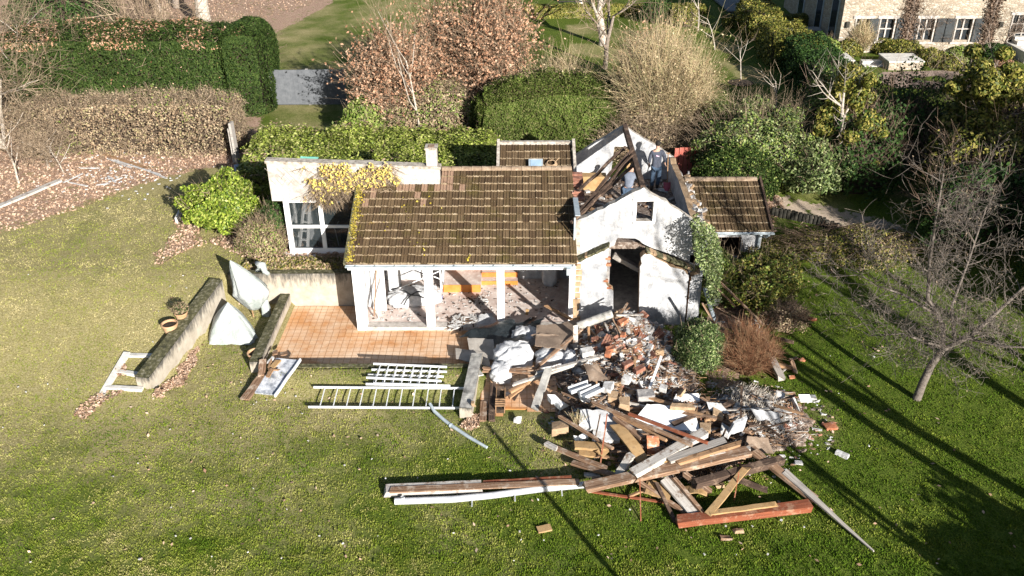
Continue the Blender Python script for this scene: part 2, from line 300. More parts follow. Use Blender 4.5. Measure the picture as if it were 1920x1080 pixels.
# ------------------------------------------------------------------ mesh builder
class MB:
    def __init__(s): s.V = []; s.F = []; s.n = 0; s.att = None
    def add(s, V, F, mi=0, rnd=None, hgt=None):
        V = np.asarray(V, float).reshape(-1, 3); F = np.asarray(F, int)
        if rnd is None: rnd = R.rand(len(F)) if len(F) > 1 and getattr(s, 'rf', False) else np.full(len(F), R.rand())
        s.V.append(V); s.F.append((F+s.n, mi if not np.isscalar(mi) else np.full(len(F), mi), np.broadcast_to(rnd, (len(F),)))); s.n += len(V)
        return s
    def box(s, a, b, mi=0, rnd=None):
        a = [float(v) for v in a]; b = [float(v) for v in b]
        x0, y0, z0 = np.minimum(a, b); x1, y1, z1 = np.maximum(a, b)
        V = [(x0, y0, z0), (x1, y0, z0), (x1, y1, z0), (x0, y1, z0), (x0, y0, z1), (x1, y0, z1), (x1, y1, z1), (x0, y1, z1)]
        return s.add(V, BOXF, mi, rnd)
    def obox(s, p, q, wd, th, mi=0, rnd=None, up=(0, 0, 1), jag=0, taper=1):
        """box from p to q, width wd (sideways), thickness th (up)"""
        p = np.array(p, float); q = np.array(q, float); d = q-p; L = np.linalg.norm(d); d /= L
        sdv = np.cross(d, up); sdv /= np.linalg.norm(sdv)+1e-9; u = np.cross(sdv, d)
        V = []
        for (c, k) in ((p, 1), (q, taper)):
            for (i, j) in ((-1, -1), (1, -1), (1, 1), (-1, 1)):
                V.append(c+sdv*i*wd/2*k+u*j*th/2*(k if k == 1 else max(k, .5))+d*(R.rand()-.5)*jag)
        return s.add(V, [(3, 2, 1, 0), (4, 5, 6, 7), (0, 1, 5, 4), (1, 2, 6, 5), (2, 3, 7, 6), (3, 0, 4, 7)], mi, rnd)
    def quad(s, a, b, c, d, mi=0, rnd=None): return s.add([a, b, c, d], [(0, 1, 2, 3)], mi, rnd)
    def tubes(s, P0, P1, R0, R1, k=5, mi=0, rnd=None):
        P0 = np.asarray(P0, float).reshape(-1, 3); P1 = np.asarray(P1, float).reshape(-1, 3); n = len(P0)
        R0 = np.broadcast_to(R0, n); R1 = np.broadcast_to(R1, n)
        d = P1-P0; d /= np.linalg.norm(d, axis=1)[:, None]+1e-9
        ref = np.where(np.abs(d[:, 2:3]) > .9, np.array([[1., 0, 0]]), np.array([[0., 0, 1]]))
        u = np.cross(d, ref); u /= np.linalg.norm(u, axis=1)[:, None]+1e-9; v = np.cross(d, u)
        ang = np.arange(k)*2*np.pi/k
        ring = u[:, None]*np.cos(ang)[None, :, None]+v[:, None]*np.sin(ang)[None, :, None]
        A = P0[:, None]+ring*R0[:, None, None]; B = P1[:, None]+ring*R1[:, None, None]
        V = np.concatenate([A, B], 1).reshape(-1, 3)
        i = np.arange(k); j = (i+1) % k
        f = np.stack([i, j, j+k, i+k], 1)
        F = (np.arange(n)[:, None, None]*2*k+f[None]).reshape(-1, 4)
        if rnd is None: rnd = R.rand(n)
        return s.add(V, F, mi, np.repeat(np.broadcast_to(rnd, n), k))
    def tube(s, pts, r, k=8, mi=0, cap=True):
        pts = np.asarray(pts, float); n = len(pts); r = np.broadcast_to(r, n)
        V = []
        for i in range(n):
            d = pts[min(i+1, n-1)]-pts[max(i-1, 0)]; d /= np.linalg.norm(d)+1e-9
            ref = np.array([0, 0, 1.]) if abs(d[2]) < .9 else np.array([1., 0, 0])
            u = np.cross(d, ref); u /= np.linalg.norm(u); v = np.cross(d, u)
            for a in range(k):
                t = a*2*math.pi/k; V.append(pts[i]+(u*math.cos(t)+v*math.sin(t))*r[i])
        F = [(i*k+a, i*k+(a+1) % k, (i+1)*k+(a+1) % k, (i+1)*k+a) for i in range(n-1) for a in range(k)]
        s.add(V, F, mi)
        if cap:
            for e in (0, n-1):
                c = len(V); ring = [V[e*k+a] for a in range(k)]
                s.add(ring+[pts[e]], [(a, (a+1) % k, k) for a in range(k)], mi)
        return s
    def lathe(s, c, prof, k=20, mi=0, rnd=None):
        V = [(c[0]+r*math.cos(a*2*math.pi/k), c[1]+r*math.sin(a*2*math.pi/k), c[2]+z) for r, z in prof for a in range(k)]
        F = [(i*k+a, i*k+(a+1) % k, (i+1)*k+(a+1) % k, (i+1)*k+a) for i in range(len(prof)-1) for a in range(k)]
        return s.add(V, F, mi, rnd)
    def grid(s, fn, nu, nv, mi=0, rnd=None):
        u, v = np.meshgrid(np.linspace(0, 1, nu), np.linspace(0, 1, nv), indexing='ij')
        V = np.stack(np.broadcast_arrays(*fn(u, v)), -1).reshape(-1, 3)
        i, j = np.meshgrid(np.arange(nu-1), np.arange(nv-1), indexing='ij'); a = (i*nv+j).ravel()
        F = np.stack([a, a+nv, a+nv+1, a+1], 1); return s.add(V, F, mi, rnd)
    def prism(s, loops, fn, t0, t1, mi=0, ms=None):
        """extrude 2-D polygon (outer + holes) ; fn(u,v,t)->xyz"""
        ms = mi if ms is None else ms
        flat = [p for l in loops for p in l]
        tri = tessellate_polygon([[Vector((p[0], p[1], 0)) for p in l] for l in loops])
        for t in (t0, t1):
            s.add([fn(u, v, t) for u, v in flat], [tuple(x) for x in tri], mi)
        for l in loops:
            n = len(l); V = [fn(u, v, t) for t in (t0, t1) for u, v in l]
            s.add(V, [(i, (i+1) % n, (i+1) % n+n, i+n) for i in range(n)], ms)
        return s
    def leaves(s, C, size, mi=0, nrm=None, asp=.55, rnd=None, jit=.35):
        C = np.asarray(C, float); n = len(C)
        sz = size*(1-jit+2*jit*R.rand(n))
        d = R.randn(n, 3)
        if nrm is not None:
            d = d-nrm*(np.sum(d*nrm, 1)[:, None])*.75
        d /= np.linalg.norm(d, axis=1)[:, None]+1e-9
        e = R.randn(n, 3); 
        if nrm is not None: e = np.cross(d, nrm+R.randn(n, 3)*.5)
        else: e = np.cross(d, e)
        e /= np.linalg.norm(e, axis=1)[:, None]+1e-9
        h = sz[:, None]
        V = np.stack([C-d*h*.5, C+e*h*asp*.5, C+d*h*.5, C-e*h*asp*.5], 1).reshape(-1, 3)
        F = np.arange(n*4).reshape(n, 4)
        return s.add(V, F, mi, R.rand(n) if rnd is None else rnd)
    def ribbons(s, P0, P1, wd, mi=0, rnd=None):
        P0 = np.asarray(P0); P1 = np.asarray(P1); n = len(P0); d = P1-P0; e = np.cross(d, R.randn(n, 3)); e /= np.linalg.norm(e, axis=1)[:, None]+1e-9
        V = np.stack([P0-e*wd/2, P0+e*wd/2, P1+e*wd*.15, P1-e*wd*.15], 1).reshape(-1, 3)
        return s.add(V, np.arange(n*4).reshape(n, 4), mi, R.rand(n) if rnd is None else rnd)
    def build(s, name, mats, parent=None, origin=None, smooth=False, rot=None, bevel=0):
        me = bpy.data.meshes.new(name)
        V = np.concatenate(s.V); 
        org = np.array(parent['_loc']) if parent is not None else (np.array(origin, float) if origin is not None else np.zeros(3))
        Vl = V-org
        if rot is not None: Vl = Vl @ rot            # rot: 3x3 with columns = local axes in world
        lens = np.concatenate([np.full(len(f[0]), f[0].shape[1]) for f in s.F]); idx = np.concatenate([f[0].ravel() for f in s.F])
        me.vertices.add(len(V)); me.vertices.foreach_set('co', Vl.ravel().astype(np.float32))
        me.loops.add(len(idx)); me.loops.foreach_set('vertex_index', idx.astype(np.int32))
        me.polygons.add(len(lens)); st = np.concatenate([[0], np.cumsum(lens)[:-1]])
        me.polygons.foreach_set('loop_start', st.astype(np.int32)); me.polygons.foreach_set('loop_total', lens.astype(np.int32))
        mats = mats if isinstance(mats, (list, tuple)) else [mats]
        for m in mats: me.materials.append(MT[m] if isinstance(m, str) else m)
        me.polygons.foreach_set('material_index', np.concatenate([f[1] for f in s.F]).astype(np.int32))
        me.polygons.foreach_set('use_smooth', np.full(len(lens), bool(smooth)))
        a = me.attributes.new('rnd', 'FLOAT', 'FACE'); a.data.foreach_set('value', np.concatenate([f[2] for f in s.F]).astype(np.float32))
        me.update(calc_edges=True); me.validate()
        o = bpy.data.objects.new(name, me); COL.objects.link(o)
        if parent is not None: o.parent = parent; o['_loc'] = parent['_loc']
        else: o.location = org
        if rot is not None: o.rotation_euler = Matrix(rot.tolist()).to_euler()
        if bevel:
            md = o.modifiers.new('bevel', 'BEVEL'); md.width = bevel; md.segments = 1; md.limit_method = 'ANGLE'
        return o
BOXF = [(3, 2, 1, 0), (4, 5, 6, 7), (0, 1, 5, 4), (1, 2, 6, 5), (2, 3, 7, 6), (3, 0, 4, 7)]
def tag(o, label=None, cat=None, group=None, kind=None):
    if label: o['label'] = label
    if cat: o['category'] = cat
    if group: o['group'] = group
    if kind: o['kind'] = kind
    return o
def thing(name, label, cat, loc, group=None):
    o = bpy.data.objects.new(name, None); COL.objects.link(o); o.location = loc; o['_loc'] = [float(v) for v in loc]
    return tag(o, label, cat, group)
def sub(o, parent):      # make o (built in the frame of parent's parent) a child of mesh part
    o.parent = parent; return o
def done_root(): 
    for o in scene.objects:
        if '_loc' in o: del o['_loc']
def XZ(Y): return lambda u, v, t: (u, t, v)
def jag(pts, amp=.04, n=4, seed=0):
    rs = np.random.RandomState(seed); out = []
    for a, b in zip(pts[:-1], pts[1:]):
        for i in range(n):
            t = i/n; k = 0 if i == 0 else 1
            out.append((a[0]+(b[0]-a[0])*t+k*rs.randn()*amp, a[1]+(b[1]-a[1])*t+k*rs.randn()*amp))
    out.append(pts[-1]); return out
def blob(mb, c, r, seed=0, amp=.15, f=2.5, nu=26, nv=16, power=.7, mi=0, flat=None, tilt=0):
    """closed crumpled lump: superellipsoid with ridged noise"""
    rs = np.random.RandomState(seed); K = rs.randn(7, 3)*f; ph = rs.rand(7)*6.28
    def fn(u, v):
        th = u*2*np.pi; phi = (v-.5)*np.pi
        sg = lambda x: np.sign(x)*np.abs(x)**power
        x, y, z = sg(np.cos(phi))*sg(np.cos(th)), sg(np.cos(phi))*sg(np.sin(th)), sg(np.sin(phi))
        n = 0
        for k in range(7): n = n+np.abs(np.sin(x*K[k, 0]+y*K[k, 1]+z*K[k, 2]+ph[k]))
        fo = np.abs(np.sin(x*K[0, 0]*2.2+z*5+np.sin(y*4+ph[1])*1.5))+np.abs(np.sin(y*K[1, 1]*2.5-z*4+np.sin(x*5+ph[2])))
        s_ = 1+amp*(n/7-.6)*2+(amp*.5*(np.abs(np.sin(u*25.13+1.6*np.sin(v*6)+ph[1]))-.6)*np.sin(v*3.14)+amp*.15*(fo-1.2) if nu > 20 else 0)
        X, Y, Z = x*r[0]*s_, y*r[1]*s_, z*r[2]*s_
        ca, sa = math.cos(tilt), math.sin(tilt)
        X, Y = X*ca-Y*sa, X*sa+Y*ca
        Z = c[2]+Z
        if flat is not None: Z = np.maximum(Z, flat)
        return c[0]+X, c[1]+Y, Z
    return mb.grid(fn, nu, nv, mi)
# ================================================================== SETTING
def inpoly(x, y, poly):
    inside = np.zeros(np.shape(x), bool); n = len(poly); j = n-1
    for i in range(n):
        xi, yi = poly[i]; xj, yj = poly[j]
        c = ((yi > y) != (yj > y)) & (x < (xj-xi)*(y-yi)/(yj-yi+1e-12)+xi); inside ^= c; j = i
    return inside
def gpoly(pts): return [tuple(G(*p)[:2]) for p in pts]
LITTER = [gpoly([(-60, 500), (0, 440), (90, 412), (200, 370), (300, 338), (400, 318), (500, 322), (500, 200), (470, 100), (500, 72), (560, 45), (630, 5), (640, -20), (-400, -20), (-400, 300)]),
          gpoly([(285, 480), (330, 440), (335, 395), (365, 400), (380, 450), (430, 470), (500, 500), (660, 505), (660, 470), (520, 400), (420, 440), (330, 478), (300, 500)]),
          gpoly([(1290, 340), (1420, 335), (1470, 380), (1445, 440), (1400, 345)]),
          gpoly([(1330, 560), (1450, 480), (1440, 640), (1400, 740), (1320, 740), (1280, 640)])]
PATHP = gpoly([(1425, 345), (1470, 362), (1560, 382), (1700, 415), (1720, 450), (1600, 445), (1500, 418), (1440, 400)])
DRYP = [gpoly([(1055, 45), (1125, 42), (1240, 70), (1240, 90), (1130, 75), (1062, 66)]), gpoly([(1063, 80), (1130, 82), (1200, 95), (1250, 120), (1200, 130), (1130, 112), (1066, 100)]),
        gpoly([(1330, 70), (1400, 90), (1395, 110), (1340, 95)]), gpoly([(1340, 110), (1420, 125), (1470, 170), (1380, 150)])]
def soft(x, y, poly, wd=.35):
    a = 0
    for k in range(8):
        a = a+inpoly(x+wd*math.cos(k*.785), y+wd*math.sin(k*.785), poly)
    return a/8.
xs = np.concatenate([np.arange(-90, -18, 1.2), np.arange(-18, 16, .16), np.arange(16, 92, 1.2)])
ys = np.concatenate([np.arange(-12, 12, .8), np.arange(12, 34, .16), np.arange(34, 70, .4), np.arange(70, 200, 4)])
gx, gy = np.meshgrid(xs, ys, indexing='ij')
mb = MB(); mb.add(np.stack([gx, gy, gz(gx, gy)], -1).reshape(-1, 3), np.zeros((0, 4), int))
i, j = np.meshgrid(np.arange(len(xs)-1), np.arange(len(ys)-1), indexing='ij'); a = (i*len(ys)+j).ravel()
mb.F = []; mb.F.append((np.stack([a, a+len(ys), a+len(ys)+1, a+1], 1), np.zeros(len(a), int), np.zeros(len(a))))
go = mb.build('ground', 'ground', smooth=True); tag(go, 'lawn with moss and worn patches around the half demolished house', None, None, 'structure')
X, Y = gx.ravel(), gy.ravel()
zr = sum(soft(X, Y, p) for p in LITTER); zr = np.clip(zr, 0, 1)
dry = .16+.5*smooth((2-X)/12)*smooth((Y-12)/9)-.25*smooth((X-1)/5)*smooth((30-Y)/4)+.1*smooth((Y-36)/10)-.05
dry = dry-.42*smooth((Y-37)/4)
for p in DRYP: dry = dry+.6*soft(X, Y, p, .25)
dry += .18*smooth((X-9)/4)*smooth((18-Y)/4)
dry += .3*np.exp(-((X+.2)/2.2)**2-((Y-18.9)/.9)**2)+.3*np.exp(-((X-8.2)/1.)**2-((Y-19)/1.4)**2)+.25*(vn(X, Y, 1.7, 8)-.5)+.2*np.exp(-((X-3.5)/4.5)**2-((Y-18.6)/2.2)**2)
zb = soft(X, Y, PATHP)
at = go.data.attributes.new('zone', 'FLOAT_COLOR', 'POINT')
at.data.foreach_set('color', np.stack([zr*.55, np.clip(dry, 0, 1), zb*.55, np.ones(len(X))], 1).ravel().astype(np.float32))

def onlawn(x, y):
    ok = ~((x > -8.0) & (x < 3.4) & (y > 21.95) & (y < 29)) & ~((x > -5.6) & (x < 8.1) & (y > 24) & (y < 30.4)) & ~((x > -1.5) & (x < .8) & (y > 19.3) & (y < 22))
    for p in LITTER[:2]: ok &= ~inpoly(x, y, p)
    return ok & ~inpoly(x, y, PATHP)
# grass blades (nobody could count them)
n = 560000
u = R.rand(n); yy = 13.0+u**1.6*19+R.rand(n)*.3; xx = (R.rand(n)-.5)*2*(yy*.66+3)
nn = vn(xx, yy, .11, 1)*.6+vn(xx, yy, .3, 2)*.4
k = onlawn(xx, yy) & (nn > .18+R.rand(n)*.35) & (xx < 15.5); xx, yy = xx[k], yy[k]; n = len(xx)
zz = gz(xx, yy); h = (.016+.034*R.rand(n)**2)*(.6+.9*vn(xx, yy, .16, 3))
an = R.rand(n)*6.28; lx, ly = np.cos(an), np.sin(an); wd = .013+.01*R.rand(n)
tx, ty = R.randn(n)*.018, R.randn(n)*.018
V = np.stack([np.stack([xx-lx*wd, yy-ly*wd, zz-.01], -1), np.stack([xx+lx*wd, yy+ly*wd, zz-.01], -1), np.stack([xx+tx, yy+ty, zz+h], -1)], 1).reshape(-1, 3)
mb = MB(); drym = .3+.5*smooth((2-xx)/13)*(.5+.5*smooth((yy-14)/8))-.25*smooth((xx-1)/5)
mb.add(V, np.arange(3*n).reshape(n, 3), 0, np.clip(drym*.9+R.randn(n)*.12+.55*(vn(xx, yy, .22, 5)-.5)+.5*(vn(xx, yy, .9, 6)-.5)+.45*(vn(xx, yy, 2.1, 7)-.5)+.3*np.exp(-((xx+.2)/2.2)**2-((yy-18.9)/.9)**2), 0, 1))
tag(mb.build('grass', 'grass'), 'short green and yellowing grass of the lawn', None, None, 'stuff')
# fallen leaves
mb = MB(); pts = []
def scatter(poly, n, noisy=.0):
    p = np.array(poly); x = p[:, 0].min()+R.rand(n)*np.ptp(p[:, 0]); y = p[:, 1].min()+R.rand(n)*np.ptp(p[:, 1])
    k = inpoly(x+.25*vnoise(x, y, 3, 1), y+.25*vnoise(x, y, 3, 2), poly); return x[k], y[k]
for poly, n in ((gpoly([(-40, 460), (0, 440), (90, 415), (200, 372), (300, 338), (400, 315), (500, 322), (500, 250), (300, 260), (0, 235)]), 26000), (LITTER[1], 9000),
                (gpoly([(640, 500), (640, 545), (505, 545), (505, 500)]), 100), (gpoly([(285, 745), (370, 650), (378, 665), (345, 720), (305, 745)]), 2600), (gpoly([(140, 775), (170, 750), (190, 735), (240, 725), (235, 740), (180, 770), (165, 790)]), 900),
                (gpoly([(860, 805), (870, 780), (895, 785), (900, 805), (880, 812)]), 900), (LITTER[2], 3000), (gpoly([(640, -10), (420, 60), (300, 60), (300, -10)]), 5000), (gpoly([(215, 690), (240, 683), (240, 700), (215, 705)]), 300)):
    x, y = scatter(poly, n); pts.append((x, y))
x = np.concatenate([p[0] for p in pts]); y = np.concatenate([p[1] for p in pts])
nx = 650; x2 = -12+R.rand(nx)*24; y2 = 14+R.rand(nx)*18; k = onlawn(x2, y2); x = np.concatenate([x, x2[k]]); y = np.concatenate([y, y2[k]])
nrm = np.tile([[0, 0, 1.]], (len(x), 1))+R.randn(len(x), 3)*.3
mb.leaves(np.stack([x, y, gz(x, y)+.02+.04*R.rand(len(x))], -1), .1, nrm=nrm, asp=.6)
tag(mb.build('fallen_leaves', 'litter'), 'dry brown fallen leaves lying in drifts on the ground', None, None, 'stuff')
# patio tiles: individual paving in one sheet
def paving(mb, x0, x1, y0, y1, z, sx=.205, sy=.205, hole=None):
    nx, ny = int(round((x1-x0)/sx)), int(round((y1-y0)/sy))
    for a in range(nx):
        for b in range(ny):
            cx, cy = x0+(a+.5)*(x1-x0)/nx, y0+(b+.5)*(y1-y0)/ny
            if hole and hole(cx, cy): continue
            hx, hy = (x1-x0)/nx/2-.006, (y1-y0)/ny/2-.006; dz = R.randn()*.0012
            mb.add([(cx-hx, cy-hy, z+dz), (cx+hx, cy-hy, z+dz), (cx+hx, cy+hy, z+dz), (cx-hx, cy+hy, z+dz)], [(0, 1, 2, 3)], 0)
mb = MB(); paving(mb, -7.72, -1.25, 21.6, 22.12, .004); paving(mb, -7.72, 3.0, 22.12, 24.05, .004); paving(mb, -7.72, -5.3, 24.05, 25.5, .004)
mb.box((-7.75, 22.1, -.08), (3.0, 24.1, -.004), 1); mb.box((-7.75, 21.5, -.08), (-1.25, 22.1, -.0043), 1); mb.box((-7.75, 24.1, -.08), (-5.25, 25.52, -.0045), 1)
tag(mb.build('patio', ['patio', 'grout']), 'sunken patio of square orange terracotta tiles before the veranda', None, None, 'structure')
mb = MB(); jf = lambda x, y: y < 19.75+.3*vnoise(x*3, 0, 1, 4)-.25*(x < -.5)
paving(mb, -1.2, .95, 19.4, 22.05, .124, hole=jf); mb.box((-1.22, 19.75, .0), (.97, 22.05, .118), 1)
tag(mb.build('lower_paving', ['patio', 'grout']), 'orange tiled landing right of the low garden wall', None, None, 'structure')
# far gravel terrace
mb = MB(); gp = [(1740-105, 152), (1680, 169), (1920+200, 180), (2300, 150), (2300, 118), (1735, 137), (1655, 139)]
gp = [P(px, py, 1.3) for px, py in gp]
mb.prism([[(p[0], p[1]) for p in gp]], lambda u, v, t: (u, v, t), 1.0, 1.42)
tag(mb.build('gravel_terrace', 'gravel'), 'pinkish gravel terrace before the stone house', None, None, 'structure')
# ================================================================== HOUSE
house = thing('house', 'low white house with brown tiled roof, its right gable wing being torn down', 'house', (-1.8, 24.1, 0))
PIT = .394
EY, EZ, RY, RZ = 23.80, 2.50, 27.62, 4.0
def tileroof(name, x0, x1, yE, zE, yR, zR, parent, xl=None, trim=None, seed=3, sag=.0):
    """interlocking tiles: rows overlap with a lichened lip, two ribs per tile"""
    rs = np.random.RandomState(seed); mb = MB()
    L = math.hypot(yR-yE, zR-zE); dy, dz = (yR-yE)/L, (zR-zE)/L; rows = int(round(L/.345)); st = L/rows; TW = .205; cols = int(round((x1-x0)/TW)); tw = (x1-x0)/cols
    prof = [(0, .0), (.06, .03), (.2, .03), (.27, .006), (.42, .006), (.5, .018), (.58, .018), (.66, .006), (.93, .004), (1., .0)]
    for r in range(rows):
        for c in range(cols):
            xa = x0+c*tw
            if trim and not trim(xa+tw/2, r/rows): continue
            q = rs.rand(); wob = rs.randn()*.004; lift = rs.randn()*.005
            V = []
            for e, (t, hh) in enumerate(((-.02, .04+lift), (.93*st+.01, .012), (-.02, 0))):
                for (u, h) in prof:
                    d = r*st+t; H = h+hh if e < 2 else -.0
                    V.append((xa+u*tw+wob, yE+dy*d-dz*H, zE+dz*d+dy*H))
            n = len(prof)
            F = [(k, k+1, n+k+1, n+k) for k in range(n-1)]
            mi_ = 3 if (trim and xa < -1.9 and r/rows > .68+.07*rs.randn() and rs.rand() < .55 and xa < -2.2+.4*rs.randn()) else 0
            mb.add(V, F, mi_, q)
            mb.add(V, [(2*n+k, 2*n+k+1, k+1, k) for k in range(n-1)], 1 if rs.rand() < .75 else 0, rs.rand())
            # thin lip strip on the exposed edge
            V2 = []
            for t in (-.021, .012):
                for (u, h) in prof:
                    d = r*st+t; H = h+.041+lift; V2.append((xa+u*tw+wob, yE+dy*d-dz*H, zE+dz*d+dy*H))
            if rs.rand() < .62: mb.add(V2, [(k, k+1, n+k+1, n+k) for k in range(n-1)], 1, rs.rand())
    th = .1
    mb.add([(x0, yE, zE-.005), (x1, yE, zE-.005), (x1, yR, zR-.005), (x0, yR, zR-.005), (x0, yE+.04, zE-th), (x1, yE+.04, zE-th), (x1, yR, zR-th), (x0, yR, zR-th)], BOXF, 2)
    return mb.build(name, ['rooftile', 'tilelip', 'wooddark', 'rednew'], parent)
Wy = 27.0
tr = lambda x, v: not (x < -2.72 and EY+v*(RY-EY) > Wy-.25)
roof = tileroof('roof', -5.38, 1.62, EY, EZ, RY, RZ, house, trim=tr)
def ridge(x0, x1, y, z, parent, n):
    mb = MB(); L = (x1-x0)/n
    for i in range(n):
        a = x0+i*L
        def fn(u, v): th = v*math.pi; rr = .12+.012*(1-u); return a+u*L*1.0+0*v, y+np.cos(th)*rr, z-.04+np.sin(th)*rr*.8+.004*i*0
        mb.grid(fn, 2, 8, 0); mb.grid(lambda u, v: (a+0*u-.002, y+np.cos(v*math.pi)*(.13)*u, z-.04+np.sin(v*math.pi)*.11*u), 2, 8, 1)
    return mb.build('ridge_tiles', ['ridgetile', 'tilelip'], parent)
ridge(-2.7, 1.6, RY, RZ+.06, roof, 13)
mb = MB()   # verge mortar with moss at the left edge, back slope
mb.obox((-5.42, EY, EZ-.02), (-5.42, Wy, EZ+(Wy-EY)*PIT-.02), .1, .16); mb.build('verge', 'mossy', roof)
mb = MB(); nm = 800; mx = -5.42+np.abs(R.randn(nm))*.11; my = EY+R.rand(nm)*(Wy-EY); k_ = R.rand(nm) < .35+.65*vn(mx, my, .35, 21); mx, my = mx[k_], my[k_]
mx2 = -5.4+R.rand(260)*4; my2 = EY+R.rand(260)*2.6; k_ = vn(mx2, my2, .5, 4) > .66; mx = np.concatenate([mx, mx2[k_]]); my = np.concatenate([my, my2[k_]])
mb.leaves(np.stack([mx, my, EZ+(my-EY)*PIT+.055+.02*R.rand(len(mx))], -1), .07, nrm=np.tile([[0, -.37, .93]], (len(mx), 1))+R.randn(len(mx), 3)*.35, asp=.8); mb.build('moss', leafm('yellow moss', [(.16, .14, .03), (.36, .29, .05), (.5, .38, .05), (.3, .27, .12)], .9, .2), roof)
mb = MB(); mb.add([(-5.4, RY, RZ), (1.62, RY, RZ), (1.62, 28.9, 3.45), (-5.4, 28.9, 3.45)], [(0, 1, 2, 3)]); mb.build('rear_slope', 'rooftile', roof)
def gutter(name, x0, x1, y, z, parent, mat='zinc'):
    mb = MB()
    mb.grid(lambda u, v: (x0+u*(x1-x0), y+np.cos(math.pi+v*math.pi)*.065, z+np.sin(math.pi+v*math.pi)*.065), 2, 9)
    mb.grid(lambda u, v: (x0+u*(x1-x0), y+np.cos(math.pi+v*math.pi)*.058, z+.002+np.sin(math.pi+v*math.pi)*.058), 2, 9)
    mb.tube([(x0, y-.066, z+.004), (x1, y-.066, z+.004)], .011, 6)
    for x in (x0, x1): mb.add([(x, y+math.cos(math.pi+k*math.pi/8)*.065, z+math.sin(math.pi+k*math.pi/8)*.065) for k in range(9)], [tuple(range(9))])
    for x in np.arange(x0+.3, x1, .6): mb.box((x-.012, y-.07, z-.004), (x+.012, y+.1, z+.004))
    return mb.build(name, mat, parent)
gutter('gutter', -5.4, 1.52, EY-.09, EZ-.02, house)
mb = MB(); mb.box((-5.36, EY-.01, EZ-.2), (1.55, EY+.02, EZ-.03)); mb.box((-5.3, 24.0, EZ-.25), (1.6, 24.25, EZ-.06)); mb.build('eaves_board', 'whiteclean', house)
mb = MB(); mb.box((1.3, EY-.2, EZ-.3), (1.42, EY-.08, EZ-.08)); mb.tube([(1.4, EY-.1, EZ-.1), (1.45, 24.2, 1.9), (1.47, 24.3, .1)], .04); mb.build('downpipe', 'zinc', house)
# posts
for x0, x1 in ((-5.3, -4.98), (-3.08, -2.82), (-.83, -.6)):
    mb = MB(); mb.box((x0, 24.0, -.05), (x1, 24.26, EZ-.2)); mb.build('post', 'whiteclean', house, bevel=.01)
mb = MB(); mb.box((1.42, 24.15, 0), (1.6, 24.4, EZ-.15)); mb.build('post', 'whiteclean', house)
# floor slab + threshold
mb = MB(); mb.box((-5.3, 24.28, -.1), (1.6, 28, .1)); mb.build('floor', 'floor', house)
mb = MB(); mb.box((-4.98, 23.98, -.05), (-.83, 24.28, .13)); mb.box((-.6, 23.98, -.05), (1.42, 24.28, .13)); mb.build('threshold', 'offwhite', house)
# inner steps with orange risers
mb = MB()
def step(x0, x1, y0, y1, z0, z1):
    mb.box((x0, y0, z0), (x1, y0+.02, z1), 1); mb.box((x0+.001, y0+.02, z0), (x1-.001, y1, z1-.003), 0)
step(-2.72, -1.45, 26.25, 27.45, .1, .38)
step(-1.45, -.2, 26.75, 27.05, .1, .25); step(-1.45, -.2, 27.05, 27.45, .1, .42); step(-2.72, -.2, 27.45, 28.0, .1, .72)
mb.build('inner_steps', ['floor', 'orange'], house)
# inner walls
mb = MB()
mb.box((-5.3, 24.28, 0), (-5.15, 28, 2.4)); mb.box((-5.15, 27.15, .1), (-2.75, 27.3, 2.9)); mb.box((-2.85, 26.6, .1), (-2.72, 27.15, 2.6)); mb.box((-.2, 27.2, .1), (1.6, 27.35, 2.9))
mb.box((-5.15, 25.3, .1), (-4.75, 25.45, 2.3)); mb.box((-4.55, 25.9, .1), (-4.1, 26.0, 2.2))
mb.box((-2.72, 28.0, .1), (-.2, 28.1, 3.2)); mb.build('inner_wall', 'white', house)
mb = MB(); mb.box((-5.3, 28.6, 0), (1.6, 28.8, 3.4)); mb.build('rear_wall', 'offwhite', house)
# parapet wall above the conservatory
mb = MB()
mb.prism([[(-8.33, 3.17), (-5.45, 3.17), (-5.45, 2.9), (-2.72, 2.9), (-2.72, 4.28), (-8.33, 4.5)]], XZ(0), Wy, Wy+.22)
par = mb.build('parapet_wall', 'offwhite', house)
mb = MB(); mb.add([(-8.37, Wy-.04, 4.5), (-2.68, Wy-.04, 4.28), (-2.68, Wy+.3, 4.28), (-8.37, Wy+.3, 4.5), (-8.37, Wy-.04, 4.6), (-2.68, Wy-.04, 4.36), (-2.68, Wy+.3, 4.36), (-8.37, Wy+.3, 4.6)], BOXF); mb.build('coping', 'coping', par)
mb = MB()   # wire lattice
for k in range(19):
    x = -8.1+k*.2
    for s_ in (-1, 1):
        for q in range(3):
            if R.rand() < .3: continue
            xx0 = x+s_*q*.17
            if -8.25 < xx0 < -4.1: mb.obox((xx0, Wy-.02, 3.75+q*.2), (xx0+s_*.17, Wy-.02, 3.95+q*.2), .012, .008)
mb.build('trellis', 'woodgrey', par)
mb = MB(); cx, cz = -2.97, 4.3
mb.box((-3.14, Wy+.02, 4.2), (-2.8, Wy+.4, 4.93)); mb.box((-3.17, Wy-.01, 4.93), (-2.77, Wy+.43, 4.99), 1); mb.box((-3.07, Wy+.08, 4.99), (-2.87, Wy+.34, 5.0), 2)
mb.build('chimney', ['offwhite', 'coping', 'wood'], house)
mb = MB(); mb.box((-8.3, Wy+.22, 3.2), (-5.4, 30.2, 3.35)); mb.box((-8.3, 30.0, 1.2), (-5.4, 30.2, 3.2)); mb.build('flat_roof', 'coping', house)
